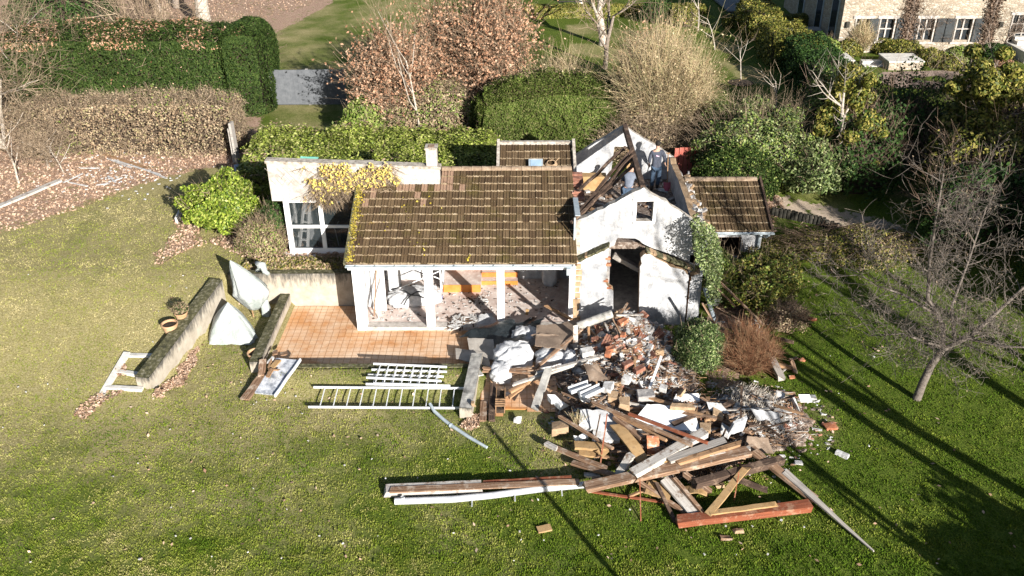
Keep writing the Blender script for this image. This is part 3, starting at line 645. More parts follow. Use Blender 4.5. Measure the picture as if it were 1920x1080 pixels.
# conservatory glazing
cons = MB(); gx0, gx1, gz0, gz1 = -7.97, -5.55, 1.2, 3.17
cons.box((gx0, Wy-.02, gz0), (gx0+.17, Wy+.1, gz1)); cons.box((-6.83, Wy, gz0), (-6.69, Wy+.09, gz1)); cons.box((gx1-.1, Wy, gz0), (gx1, Wy+.09, gz1))
cons.box((gx0+.17, Wy+.004, gz0), (gx1-.1, Wy+.096, gz0+.2)); cons.box((gx0+.17, Wy+.004, 2.17), (gx1-.1, Wy+.086, 2.27)); cons.box((gx0+.17, Wy+.003, gz1-.06), (gx1-.1, Wy+.088, gz1-.003))
cons.box((gx0, Wy+.1, gz0), (gx0+.1, 30, gz0+.15)); cons.box((gx0, Wy+.1, 2.17), (gx0+.09, 30, 2.27)); cons.box((gx0, Wy+.1, gz1-.08), (gx0+.1, 30, gz1-.004))
for y in (28.0, 29.0, 29.9): cons.box((gx0, y, gz0+.15), (gx0+.1, y+.09, gz1-.08))
cons.box((gx0-.25, Wy-.2, gz0-.1), (gx1, Wy+.2, gz0-.001))
cf = cons.build('conservatory_frame', 'whiteclean', house)
for (a, b_, c, d) in ((gx0+.17, -6.83, gz0+.2, 2.17), (-6.69, gx1-.1, gz0+.2, 2.17), (gx0+.17, -6.83, 2.27, gz1-.06), (-6.69, gx1-.1, 2.27, gz1-.06)):
    mb = MB(); mb.box((a, Wy+.04, c), (b_, Wy+.05, d)); mb.build('pane', 'glass', cf)
mb = MB(); mb.box((gx0+.03, Wy+.12, gz0+.15), (gx0+.04, 29.9, gz1-.08)); mb.build('pane', 'glass', cf)
mb = MB(); mb.box((-7.9, Wy+.12, 1.1), (-5.5, 30, 1.21)); mb.box((-5.56, Wy+.1, 1.2), (-5.4, 30, 3.17)); mb.build('conservatory_floor', 'gravel', house)
mb = MB(); mb.box((-8.35, Wy-.42, .95), (-5.35, Wy-.16, 1.14)); mb.build('conservatory_step', 'concrete', house)
# rear annexe roof behind the ridge
an = tileroof('annexe_roof', -.82, 1.72, 28.3, 3.3, 30.0, 3.97, house, seed=8)
mb = MB(); mb.obox((-.88, 28.3, 3.4), (-.88, 30.1, 4.1), .1, .16); mb.obox((1.78, 28.3, 3.4), (1.78, 30.1, 4.1), .1, .16); mb.box((-.93, 30.02, 3.75), (1.83, 30.16, 4.08)); mb.build('roof_kerb', 'coping', an)
mb = MB(); mb.box((-.85, 28.9, 1.1), (1.75, 30.0, 3.3)); mb.build('annexe_wall', 'offwhite', house)
mb = MB(); c = PY(1006, 302, 28.75)
mb.add([(c[0]-.27, 28.45, 3.5), (c[0]+.22, 28.45, 3.5), (c[0]+.22, 29.05, 3.74), (c[0]-.27, 29.05, 3.74), (c[0]-.27, 28.45, 3.58), (c[0]+.22, 28.45, 3.58), (c[0]+.22, 29.05, 3.82), (c[0]-.27, 29.05, 3.82)], BOXF); sk = mb.build('skylight', 'zinc', an)
mb = MB(); mb.add([(c[0]-.21, 28.5, 3.612), (c[0]+.16, 28.5, 3.612), (c[0]+.16, 28.98, 3.804), (c[0]-.21, 28.98, 3.804)], [(0, 1, 2, 3)]); mb.build('pane', 'lens', sk)
# ---- gable wing
W0, W1, YF, YB = 1.6, 5.4, 24.75, 30.0
def pxp(pts, Y): return [(PY(x, y, Y)[0], PY(x, y, Y)[2]) for x, y in pts]
out = jag(pxp([(1080, 414), (1120, 395), (1165, 373), (1207, 352)], YF), .015, 4, 1)+jag(pxp([(1207, 352), (1240, 374), (1275, 396), (1312, 420)], YF), .02, 4, 2)[1:]
bot = jag(pxp([(1317, 500), (1296, 492), (1250, 474), (1212, 460), (1191, 447), (1158, 446), (1152, 460)], YF), .012, 3, 3)+pxp([(1140, 466), (1080, 489)], YF)
hole = [(3.44, 3.46), (3.94, 3.46), (3.94, 4.13), (3.44, 4.13)]
mb = MB(); mb.prism([out+bot, hole], XZ(0), YF, YF+.22, 0, 1)
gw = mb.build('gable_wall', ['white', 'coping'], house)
mb = MB(); mb.box((3.36, YF-.03, 3.38), (4.02, YF-.002, 3.455)); mb.box((3.3, YF-.035, 4.135), (4.08, YF-.002, 4.22)); mb.box((3.34, YF-.02, 3.46), (3.435, YF-.002, 4.13)); mb.box((3.945, YF-.02, 3.46), (4.04, YF-.002, 4.13)); mb.build('window_surround', 'whiteclean', gw)
# lower protruding wall, broken open in the middle
YL = 24.43
def lowpiece(pts, s): return jag(pxp(pts, YL), .02, 3, s)
mb = MB()
pA = pxp([(1077, 602), (1079, 500)], YL)+lowpiece([(1082, 491), (1112, 478), (1143, 464), (1141, 480), (1137, 494), (1135, 520), (1138, 536), (1150, 545), (1150, 575)], 4)+pxp([(1150, 604)], YL)
pB = pxp([(1197, 615), (1200, 500)], YL)+lowpiece([(1200, 500), (1202, 482), (1210, 476), (1222, 478), (1250, 494), (1256, 500), (1280, 506), (1291, 516), (1290, 530)], 5)+pxp([(1283, 612)], YL)
pC = pxp([(1286, 613), (1294, 528)], YL)+lowpiece([(1294, 528), (1302, 516), (1318, 509)], 6)+pxp([(1308, 609)], YL)
for p_ in (pA, pB, pC): mb.prism([p_], XZ(0), YL, YL+.3 if p_ is not pC else YL+.26, 0, 1)
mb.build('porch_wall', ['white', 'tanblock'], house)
mb = MB(); x_, z_ = pxp([(1080, 545)], YL)[0]
for zz_ in np.arange(.1, 2.2, .21): mb.box((x_-.08+R.rand()*.02, YL-.03+R.rand()*.02, zz_), (x_+.1+R.rand()*.07, YL+.1, zz_+.17))
for q in ((1141, 485), (1142, 497), (1137, 527), (1143, 540)):
    a_ = PY(q[0], q[1], YL); mb.box((a_[0]-.09, YL-.012, a_[2]-.035), (a_[0]+.06, YL+.1, a_[2]+.035), 1)
mb.build('broken_brick_edge', ['tanblock', 'brick'], house)
# mossy ledge between the two walls
mb = MB()
def ledge(pa, pb, w=.3):
    a_ = PY(*pa, YL); b_ = PY(*pb, YL); n = 14
    for k in range(n):
        p0 = a_+(b_-a_)*k/n; p1 = a_+(b_-a_)*(k+1)/n; p0[1] = p1[1] = YL+.13
        mb.obox(p0+(0, R.randn()*.01, .01), p1+(0, 0, .01), .28+R.rand()*.05, .05+R.rand()*.03, 0 if R.rand() < .7 else 1)
ledge((1080, 492), (1143, 463)); mb.build('ledge', ['mossy', 'tanblock'], house)
mb = MB(); ledge((1212, 472), (1300, 507)); mb.build('ledge', ['mossy', 'tanblock'], house)
# wing side walls
mb = MB(); yz = lambda u, v, t: (t, u, v)
mb.prism([[(24.73, 0), (24.73, 3.5)]+jag([(24.73, 3.5), (25.6, 3.42), (26.5, 3.35)], .03, 4, 7)+[(27.6, 3.75), (27.6, 0)]], yz, W0, W0+.16, 0, 1)
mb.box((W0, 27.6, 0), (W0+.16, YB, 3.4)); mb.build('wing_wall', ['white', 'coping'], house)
mb = MB()
for k in range(26):
    y_ = 26.3+R.rand()*1.3; z_ = 3.45+(y_-26.3)*.25+R.rand()*.1; mb.obox((W0-.05+R.rand()*.1, y_, z_), (W0+.35, y_+R.randn()*.05, z_), .2, .08)
mb.build('broken_bricks', 'brickdark', house)
mb = MB(); top = jag([(24.97, 3.38), (26, 3.42), (27.5, 3.5), (29, 3.46), (30, 3.5)], .025, 4, 9)
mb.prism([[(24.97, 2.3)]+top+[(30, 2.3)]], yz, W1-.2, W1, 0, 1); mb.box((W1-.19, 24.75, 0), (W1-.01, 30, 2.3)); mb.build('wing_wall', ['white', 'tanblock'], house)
mb = MB()
for k in range(70):
    y_ = 24.9+R.rand()*4.4; d_ = R.rand(); p_ = np.array([W1-.05+d_*.4, y_, 3.38-d_*.35]); mb.obox(p_, p_+R.randn(3)*.08+(.08, 0, 0), .1+R.rand()*.08, .05+R.rand()*.05, R.randint(3))
mb.build('broken_edge', ['tanblock', 'plaster', 'greyrub'], house)
rg = pxp([(1072, 312), (1080, 296), (1126, 264), (1172, 237)], YB)
rear = [(1.6, 2.6)]+[(1.6, 3.42)]+jag([(1.6, 3.42), (3.55, 4.66)], .015, 6, 11)+jag([(3.55, 4.66), (5.4, 3.45)], .015, 6, 12)[1:]+[(5.4, 2.6)]
op = pxp([(1144, 334), (1152, 275), (1189, 275), (1189, 334)], YB)
ol = [(1.6, 1.2), (1.6, 3.42)]+rear[2:-1]+[(5.4, 1.2)]
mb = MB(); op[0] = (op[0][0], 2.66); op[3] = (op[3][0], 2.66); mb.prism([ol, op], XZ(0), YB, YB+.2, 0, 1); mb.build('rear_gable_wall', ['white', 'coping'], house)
mb = MB(); a_ = op[2]; mb.box((a_[0]-.22, YB-.03, 2.66), (a_[0]-.02, YB+.1, 3.9)); mb.build('door_board', 'insul', house)
# attic slab and its litter
mb = MB(); mb.grid(lambda u, v: (W0+.16+u*(W1-.2-W0-.16), 24.97+v*(YB-24.97), 2.65+.05*np.maximum(0, vnoise(u*4, v*5, 2, 4))), 40, 50); mb.box((W0+.16, 24.97, 2.4), (W1-.2, YB, 2.63))
for k in range(160):
    p_ = np.array([W0+.3+R.rand()*3.2, 25.1+R.rand()*4.8, 2.68]); mb.obox(p_, p_+np.append(R.randn(2)*.12, R.rand()*.03), .03+R.rand()*.1, .02+R.rand()*.05, R.randint(1, 4))
mb.build('attic_floor', ['rubblesoil', 'plaster', 'wood', 'greyrub'], house)
mb = MB(); mb.box((1.95, 28.9, 2.66), (2.9, 29.3, 3.2)); mb.build('attic_block', 'insul', house, bevel=.01)
# ridge beam and collapsing rafters
mb = MB(); mb.obox((3.6, YF+.1, 4.5), (3.57, YB+.1, 4.6), .15, .2); mb.build('ridge_beam', 'wooddark', house)
for (a_, b_, w_) in (((3.58, 27.6, 4.72), (1.7, 25.2, 3.55), .1), ((3.56, 27.3, 4.55), (1.75, 25.0, 3.5), .08), ((3.62, 27.0, 4.45), (1.5, 24.75, 3.45), .09), ((3.4, 28.1, 4.6), (1.8, 26.5, 3.75), .09), ((3.5, 27.5, 4.5), (2.2, 25.9, 3.6), .06), ((3.55, 27.15, 4.7), (2.1, 25.6, 3.75), .05)):
    mb = MB(); pts = np.linspace(0, 1, 6)[:, None]*(np.array(b_)-a_)+a_; pts[1:-1] += R.randn(4, 3)*.025
    for p0, p1 in zip(pts[:-1], pts[1:]): mb.obox(p0, p1+(p1-p0)*.08, w_, w_*.8)
    mb.build('rafter', 'wooddark', house)
for (a_, b_) in (((1.8, 25.3, 2.75), (3.4, 26.2, 2.75)), ((1.9, 26.0, 2.74), (3.6, 25.4, 2.75)), ((2.1, 27.4, 2.75), (3.1, 26.3, 2.74))):
    mb = MB(); mb.obox(a_, b_, .14, .06); mb.build('floor_board', 'woodtan', house)
# metal flashing strip on the wing's left edge
mb = MB(); mb.obox((W0-.03, 24.68, .2), (W0-.03, 24.68, 3.62), .03, .05, up=(1, 0, 0)); mb.obox((W0+.06, 24.74, 3.66), (W0+.06, 26.2, 3.6), .16, .03); mb.build('flashing', 'zinc', house)
# wing interior
mb = MB(); mb.box((W0+.2, 24.75, -.05), (W1-.2, 30, .06)); mb.box((2.55, 25.0, .06), (2.75, 26.4, 2.4)); mb.box((W0+.2, 28.4, 0), (W1-.2, 28.5, 2.4)); mb.build('wing_interior', 'greyrub', house)
mb = MB(); mb.obox((2.9, 25.5, 1.9), (4.2, 25.3, 1.2), .22, .14); mb.build('fallen_beam', 'woodgrey', house)
# ---- right wing
rw = tileroof('wing_roof', 5.5, 8.02, 26.12, 2.45, 28.3, 3.32, house, seed=21)
ridge(5.5, 7.95, 28.3, 3.37, rw, 7)
mb = MB(); mb.add([(5.5, 28.3, 3.3), (8.02, 28.3, 3.3), (8.02, 30.2, 2.6), (5.5, 30.2, 2.6)], [(0, 1, 2, 3)]); mb.build('rear_slope', 'rooftile', rw)
mb = MB(); mb.obox((8.06, 26.1, 2.47), (8.06, 28.35, 3.37), .07, .16); mb.build('verge', 'wooddark', rw)
gutter('gutter', 5.95, 8.12, 26.03, 2.42, house)
mb = MB(); x0, x1 = 5.42, 7.85
mb.prism([[(x0, -.1), (x1, -.1), (x1, 2.36), (x0, 2.36)], [(6.2, 1.35), (7.2, 1.35), (7.2, 2.08), (6.2, 2.08)]], XZ(0), 26.42, 26.62)
mb.box((x1-.2, 26.62, 0), (x1, 30, 2.36)); mb.box((x0, 29.8, 0), (x1-.2, 30, 2.36))
mb.add([(x1-.19, 26.62, 2.36), (x1-.01, 26.62, 2.36), (x1-.01, 30, 2.36), (x1-.19, 30, 2.36), (x1-.19, 28.3, 3.2), (x1-.01, 28.3, 3.2)], [(0, 3, 4), (1, 5, 2), (0, 4, 5), (0, 5, 1)])
mb.build('side_wing_wall', 'white', house)
mb = MB()
for a_, b_ in (((6.2, 26.5, 1.35), (6.2, 26.56, 2.08)), ((7.15, 26.5, 1.35), (7.2, 26.56, 2.08)), ((6.2, 26.501, 1.35), (7.15, 26.56, 1.4)), ((6.2, 26.501, 2.03), (7.15, 26.559, 2.08))): mb.box(a_, np.array(b_)+((.05, 0, 0) if b_[0] == 6.2 else (0, 0, 0)))
wf = mb.build('window_frame', 'wood', house)
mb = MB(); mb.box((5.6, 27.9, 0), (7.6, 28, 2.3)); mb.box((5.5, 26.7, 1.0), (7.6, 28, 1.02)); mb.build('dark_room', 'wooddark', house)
mb = MB(); mb.tube([(7.95, 26.0, 2.36), (7.9, 26.1, 2.25), (7.75, 26.33, 2.15), (7.74, 26.36, .9)], .045); mb.tube([(7.7, 26.0, 2.36), (7.72, 26.2, 2.3), (7.75, 26.33, 2.15)], .04); mb.build('downpipe', 'zinc', house)

# ================================================================== GARDEN WALLS, STEPS
def wall_mesh(name, label, A, B, zt0, zt1, zb, wd, side=1, cap='mossy', n=40, grp=None):
    """A,B base points; body with height attribute and a rough top"""
    A = np.array(A, float); B = np.array(B, float); d = (B-A)/np.linalg.norm(B-A); s_ = np.array([-d[1], d[0]])*side*wd
    th = thing(name, label, 'wall', (A[0], A[1], zb))
    mb = MB(); m = 8
    for base, flip in ((A, 0), (A+s_, 1)):
        mb.grid(lambda u, v: (base[0]+(B-A)[0]*u, base[1]+(B-A)[1]*u, zb+v*((zt0+(zt1-zt0)*u)-zb)), n, m)
    for e in (0, 1):
        mb.grid(lambda u, v: ((A+(B-A)*e)[0]+s_[0]*u, (A+(B-A)*e)[1]+s_[1]*u, zb+v*((zt0, zt1)[e]-zb)), 3, m)
    o = mb.build('wall_body', 'retain', th)
    co = np.zeros(len(o.data.vertices)*3); o.data.vertices.foreach_get('co', co); co = co.reshape(-1, 3)+np.array([A[0], A[1], zb])
    L = np.linalg.norm(B-A); u = ((co[:, :2]-A) @ d)/L; zt = zt0+(zt1-zt0)*u
    at = o.data.attributes.new('hgt', 'FLOAT', 'POINT'); at.data.foreach_set('value', (np.clip((co[:, 2]-zb)/(zt-zb), 0, 1)**2*.5).astype(np.float32))
    mb = MB(); mb.grid(lambda u, v: (A[0]+(B-A)[0]*u+s_[0]*v, A[1]+(B-A)[1]*u+s_[1]*v, zt0+(zt1-zt0)*u+.012+.015*vnoise(u*L*3, v*4, 2, 8)), n, 5)
    mb.build('wall_top', cap, th); return th
wall_mesh('retaining_wall', 'long sloping retaining wall with mossy top beside the covered plants', (-9.72, 25.0), (-10.6, 20.5), 1.3, .62, -.1, .42, -1)
wall_mesh('retaining_wall', 'pale stained retaining wall at the back of the terracotta patio', (-9.72, 25.55), (-5.3, 25.55), 1.22, 1.22, -.1, .25, 1)
wall_mesh('garden_wall', 'low stained wall along the left edge of the terracotta patio', (-7.75, 25.5), (-7.75, 21.55), .48, .46, -.1, .3, -1)
wall_mesh('garden_wall', 'short lichened wall between the ladders and the orange landing', (-1.22, 21.95), (-1.42, 19.35), .48, .44, 0, .33, -1, cap='concrete')
mb = MB(); mb.box((-7.4, 21.43, -.05), (-1.26, 21.6, .36)); o = mb.build('kerb', 'mossy', origin=(-4.3, 21.5, 0)); tag(o, 'low grey kerb along the front edge of the patio', 'kerb')
th = thing('garden_steps', 'three lawn steps with pale stone edging at the end of the sloping wall', 'steps', (-11.2, 20.6, .1))
a0, a1 = G(180, 747), G(232, 665)
mb = MB(); mb.obox((a0[0]+.1, a0[1], .12), (a1[0]+.1, a1[1]+.05, .5), .2, .2); mb.build('side_kerb', 'concrete_light', th)
for (l, r_, z_) in (((232, 667), (288, 668), .46), ((217, 697), (262, 705), .3), ((200, 727), (268, 732), .14)):
    p0, p1 = G(*l), G(*r_); z_ = p0[2]+.05; mb = MB(); mb.obox((p0[0], p0[1], z_-.06), (p1[0], p1[1], z_-.06), .14, .13); mb.build('step_edge', 'concrete_light', th)
p0, p1 = G(332, 420), G(345, 396)
mb = MB(); mb.obox(p0+(0, 0, .1), p1+(0, 0, .15), .08, .3); p0 = G(298, 486); p1 = G(332, 425)
o = mb.build('edging_slab', 'concrete_light', origin=p0); tag(o, 'short pale edging slab beside the round green shrub', 'edging')
# ================================================================== VEGETATION
def grow(p, d, L, r, lvl, maxl, rs, out, nch=4, spread=.8, up=.12, wob=.12, seg=4, lr=.62, taper=.35):
    p = np.array(p, float); d = np.array(d, float)/np.linalg.norm(d)
    cs = []
    for k in range(seg):
        d = d+rs.randn(3)*wob+np.array([0, 0, up]); d /= np.linalg.norm(d)
        q = p+d*L/seg; r0 = r*(1-(1-taper)*k/seg); r1 = r*(1-(1-taper)*(k+1)/seg)
        out.append((p, q, r0, r1, lvl)); p = q; cs.append((q, d, r1, (k+1)/seg))
    if lvl >= maxl: return
    for c in range(nch):
        t = .25+.75*(c+rs.rand()*.8)/nch if lvl > 0 else .35+.65*(c+rs.rand()*.6)/nch
        q, dd, r1, tt = cs[min(seg-1, int(t*seg))]
        e = rs.randn(3); e -= dd*np.dot(e, dd); e /= np.linalg.norm(e)+1e-9
        nd = dd*(1-spread*.55)+e*spread; nd[2] = nd[2]+.1
        grow(q, nd, L*lr*(.75+.5*rs.rand()), r1*.62, lvl+1, maxl, rs, out, nch, spread, up, wob*1.15, max(3, seg-1), lr, taper)
def segs_to(mb, segs, kmap=(8, 6, 4, 3, 3, 3), mi=0, rmin=.004):
    for l in sorted(set(s[4] for s in segs)):
        ss = [s for s in segs if s[4] == l]
        mb.tubes([s[0] for s in ss], [s[1] for s in ss], np.maximum([s[2] for s in ss], rmin), np.maximum([s[3] for s in ss], rmin*.7), kmap[min(l, len(kmap)-1)], mi)
def bare_tree(name, label, cat, loc, height, seed, tr=.15, nch=5, maxl=4, spread=.8, up=.08, bark='bark', twig='twigdark', leaf=None, nleaf=0, lsize=.09, lean=(0, 0), trunkf=.45, lr=.62, wob=.1, group=None, rmin=.004, stems=1, splay=.3):
    rs = np.random.RandomState(seed); th = thing(name, label, loc=loc, cat=cat, group=group); segs = []
    for s_ in range(stems):
        dx = lean if stems == 1 else (rs.randn()*splay, rs.randn()*splay)
        grow((loc[0]+(rs.randn()*.06 if stems > 1 else 0), loc[1], loc[2]-.1), (dx[0], dx[1], 1), height*trunkf*(1 if stems == 1 else .8+.4*rs.rand()), tr, 0, maxl, rs, segs, nch, spread, up, wob, 5, lr, .5)
    mb = MB(); segs_to(mb, [s for s in segs if s[4] <= 1]); mb.build('trunk', bark, th, smooth=True)
    mb = MB(); fine = [s for s in segs if s[4] > 1]
    segs_to(mb, fine, rmin=rmin)
    mats = [twig]
    if leaf and nleaf:
        tips = [s for s in segs if s[4] >= max(2, maxl-1)]; ii = rs.randint(len(tips), size=nleaf); t = rs.rand(nleaf, 1)
        C = np.array([tips[i][0] for i in ii])*(1-t)+np.array([tips[i][1] for i in ii])*t+rs.randn(nleaf, 3)*lsize*.8
        mb.leaves(C, lsize, 1); mats.append(leaf)
    mb.build('crown', mats, th); return th
def surf_pts_box(x0, x1, y0, y1, z0, z1, n, rough=.12, round_=.35, zfun=None):
    """points on the top and sides of a clipped block with rounded ends"""
    w, d, h = x1-x0, y1-y0, z1-z0; areas = np.array([w*d, w*h, w*h, d*h, d*h]); f = R.choice(5, n, p=areas/areas.sum())
    a, b = R.rand(n), R.rand(n); X = np.zeros(n); Y = np.zeros(n); Z = np.zeros(n); Nn = np.zeros((n, 3))
    for k, (fx, fy, fz, nn) in enumerate(((a, b, 1, (0, 0, 1)), (a, 0, b, (0, -1, 0)), (a, 1, b, (0, 1, 0)), (0, a, b, (-1, 0, 0)), (1, a, b, (1, 0, 0)))):
        m = f == k
        X[m] = (fx[m] if not np.isscalar(fx) else fx); Y[m] = (fy[m] if not np.isscalar(fy) else fy); Z[m] = (fz[m] if not np.isscalar(fz) else fz); Nn[m] = nn
    # rounding
    cx, cy = X-.5, Y-.5
    X = x0+X*w; Y = y0+Y*d; e = np.maximum(0, np.abs(cx)*w-(w/2-round_)); g = np.maximum(0, np.abs(cy)*d-(d/2-round_)); hz = np.maximum(0, Z*h-(h-round_))
    Z = z0+Z*h
    q = np.sqrt(e**2+g**2+hz**2)/round_; sh = np.where(q > 1, (1-1/np.maximum(q, 1)), 0)
    X -= np.sign(cx)*e*sh; Y -= np.sign(cy)*g*sh; Z -= hz*sh
    bx = rough*(vnoise(X*1.3+Z, Y*1.3, 1.6, 31)+.6*vnoise(X*3, Y*3+Z*2, 2.2, 32))
    P3 = np.stack([X, Y, Z], -1)+Nn*(bx+R.randn(n)*rough*.3)[:, None]
    if zfun is not None: P3[:, 2] += zfun(P3[:, 0], P3[:, 1])
    return P3, Nn
def core_box(mb, x0, x1, y0, y1, z0, z1, mi, inset=.12):
    mb.box((x0+inset, y0+inset, z0), (x1-inset, y1-inset, z1-inset), mi)
def hedge(name, label, x0, x1, y0, y1, z0, z1, n, leaf, lsize, cat='hedge', rough=.12, round_=.35, twig=0, twigm='twig', extra=None, group=None, inner='soil', zfun=None, asp=.55, core=True, rot=0):
    th = thing(name, label, cat, ((x0+x1)/2, (y0+y1)/2, z0), group)
    n = int(n*1.7); lsize *= .72
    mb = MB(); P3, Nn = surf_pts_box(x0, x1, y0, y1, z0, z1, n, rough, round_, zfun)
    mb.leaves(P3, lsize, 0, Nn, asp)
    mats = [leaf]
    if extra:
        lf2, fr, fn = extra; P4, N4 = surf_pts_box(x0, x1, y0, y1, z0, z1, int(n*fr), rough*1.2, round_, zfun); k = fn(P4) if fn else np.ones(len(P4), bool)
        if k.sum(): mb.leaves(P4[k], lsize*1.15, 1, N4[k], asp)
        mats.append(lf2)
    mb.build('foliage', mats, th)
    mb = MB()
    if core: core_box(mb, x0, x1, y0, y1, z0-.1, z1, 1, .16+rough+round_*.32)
    if twig:
        P4, N4 = surf_pts_box(x0, x1, y0, y1, z0, z1, twig, rough, round_, zfun)
        d = N4*.25+R.randn(twig, 3)*.22+np.array([0, 0, .12]); L = .5+.5*R.rand(twig, 1)
        mb.ribbons(P4-d*L*.9, P4+d*L*.5, .022)
    if mb.V: mb.build('branches', [twigm, inner], th)
    if rot:
        th.rotation_euler.z = rot
    return th
def ell_pts(c, r, n, rough=.15, bottom=-.3, seed=1):
    v = R.randn(n, 3); v /= np.linalg.norm(v, axis=1)[:, None]; v = v[v[:, 2] > bottom]
    rr = 1+rough*(vnoise(v[:, 0]*4+seed, v[:, 1]*4+v[:, 2]*3, 1.3, seed)+.5*vnoise(v[:, 0]*9, v[:, 1]*9+v[:, 2]*7, 1.5, seed+1))
    rr *= 1-.28*R.rand(len(v))**2
    return np.array(c)+v*np.array(r)*rr[:, None], v
def shrub(name, label, c, r, n, leaf, lsize, cat='shrub', rough=.2, twig=150, twigm='twig', core=.62, group=None, bottom=-.35, extra=None, z0=None, asp=.55, inner='soil', twl=.35):
    c = np.array(c, float); z0 = c[2]-r[2]*.6 if z0 is None else z0; sd = int(abs(c[0]*13+c[1]*7)) % 97
    th = thing(name, label, cat, (c[0], c[1], z0), group); mb = MB()
    n = int(n*1.7); lsize *= .72; extra = (extra[0], int(extra[1]*1.7)) if extra else None
    P3, Nn = ell_pts(c, r, n, rough, bottom, sd); mb.leaves(P3, lsize, 0, Nn*.8+R.randn(*Nn.shape)*.3, asp); mats = [leaf]
    if extra: P4, N4 = ell_pts(c, r, extra[1], rough*1.3, bottom, sd); mb.leaves(P4, lsize, 1, N4, asp); mats.append(extra[0])
    mb.build('foliage', mats, th)
    mb = MB()
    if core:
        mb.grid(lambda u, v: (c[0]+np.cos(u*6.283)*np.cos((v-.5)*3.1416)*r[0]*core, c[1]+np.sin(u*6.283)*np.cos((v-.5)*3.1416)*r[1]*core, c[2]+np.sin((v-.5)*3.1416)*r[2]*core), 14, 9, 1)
    if twig:
        v = R.randn(twig, 3); v[:, 2] = np.abs(v[:, 2])+.3; v /= np.linalg.norm(v, axis=1)[:, None]; b = np.array([c[0], c[1], z0])+R.randn(twig, 3)*(.12*r[0], .12*r[1], 0)
        e = c+v*np.array(r)*(1+R.rand(twig, 1)*twl); m_ = (b+e)/2+R.randn(twig, 3)*.08*np.array(r)
        mb.tubes(b, m_, .014, .009, 3, 0); mb.tubes(m_, e, .009, .003, 3, 0)
        k = twig*4; ii = R.randint(twig, size=k); p0 = m_[ii]+(e[ii]-m_[ii])*R.rand(k, 1); mb.tubes(p0, p0+R.randn(k, 3)*.16*np.array(r)*.8+(e-m_)[ii]*.2, .006, .002, 3, 0)
    mb.build('stems', [twigm, inner], th); return th
def twigbush(name, label, loc, h, w, n, mat, cat='shrub', group=None, seed=1, thick=.012, leaf=None, nleaf=0, lsize=.06, curve=.25, sub=5):
    rs = np.random.RandomState(seed); th = thing(name, label, cat, loc, group); mb = MB(); loc = np.array(loc)
    an = rs.rand(n)*6.28; out = rs.rand(n)**.7; b = loc+np.stack([np.cos(an)*out*w*.3, np.sin(an)*out*w*.3, np.zeros(n)], -1)
    H = h*(.6+.4*rs.rand(n))*(1-.25*out**2); prev = b; P = [b]
    for k in range(1, 5):
        t = k/4; q = b+np.stack([np.cos(an)*out*w*(.7*t+curve*t*t), np.sin(an)*out*w*(.7*t+curve*t*t), H*t*(1-.12*t*out)], -1)+rs.randn(n, 3)*.03*h*t
        mb.tubes(prev, q, thick*(1-.2*(k-1)), thick*(1-.2*k), 3); prev = q; P.append(q)
    m = n*sub; ii = rs.randint(n, size=m); kk = rs.randint(1, 4, size=m); PP = np.stack(P); t = rs.rand(m, 1)
    p0 = PP[kk, ii]*(1-t)+PP[kk+1, ii]*t; d = (PP[4]-PP[2])[ii]*.35+rs.randn(m, 3)*.12*h
    mb.tubes(p0, p0+d, thick*.45, thick*.15, 3)
    mats = [mat]
    if leaf: ii = rs.randint(m, size=nleaf); mb.leaves(p0[ii]+d[ii]*rs.rand(nleaf, 1)+rs.randn(nleaf, 3)*.04, lsize, 1); mats.append(leaf)
    mb.build('stems', mats, th); return th
def leafcloud_tree(name, label, loc, h, rx, n, leaf, lsize, cat='tree', seed=1, tr=.16, bark='bark', clumps=26, twig='twigdark', zlow=.3, group=None, cr=.33, core=False):
    rs = np.random.RandomState(seed); th = thing(name, label, cat, loc, group); segs = []; loc = np.array(loc, float); n = int(n*2); lsize *= .62
    grow(loc-(0, 0, .1), (rs.randn()*.06, rs.randn()*.06, 1), h*.85, tr, 0, 2, rs, segs, 7, .85, .1, .06, 6, .42, .25)
    mb = MB(); segs_to(mb, segs); mb.build('trunk', bark, th, smooth=True)
    mb = MB(); cc = []
    for k in range(clumps):
        t = zlow+(1-zlow)*rs.rand(); rr = rx*math.sqrt(max(.05, 1-((t-.5)/.62)**2))*rs.rand()**.5; a_ = rs.rand()*6.28
        cc.append(loc+np.array([math.cos(a_)*rr, math.sin(a_)*rr, t*h]))
    cc = np.array(cc); ii = rs.randint(clumps, size=n); v = rs.randn(n, 3); v /= np.linalg.norm(v, axis=1)[:, None]
    cs = rx*cr*(.7+.6*rs.rand(clumps)); Pn = cc[ii]+v*cs[ii][:, None]*(rs.rand(n, 1)**.4)*np.array([1, 1, .75])
    mb.leaves(Pn, lsize, 0, v); 
    mb.build('crown', leaf, th); return th
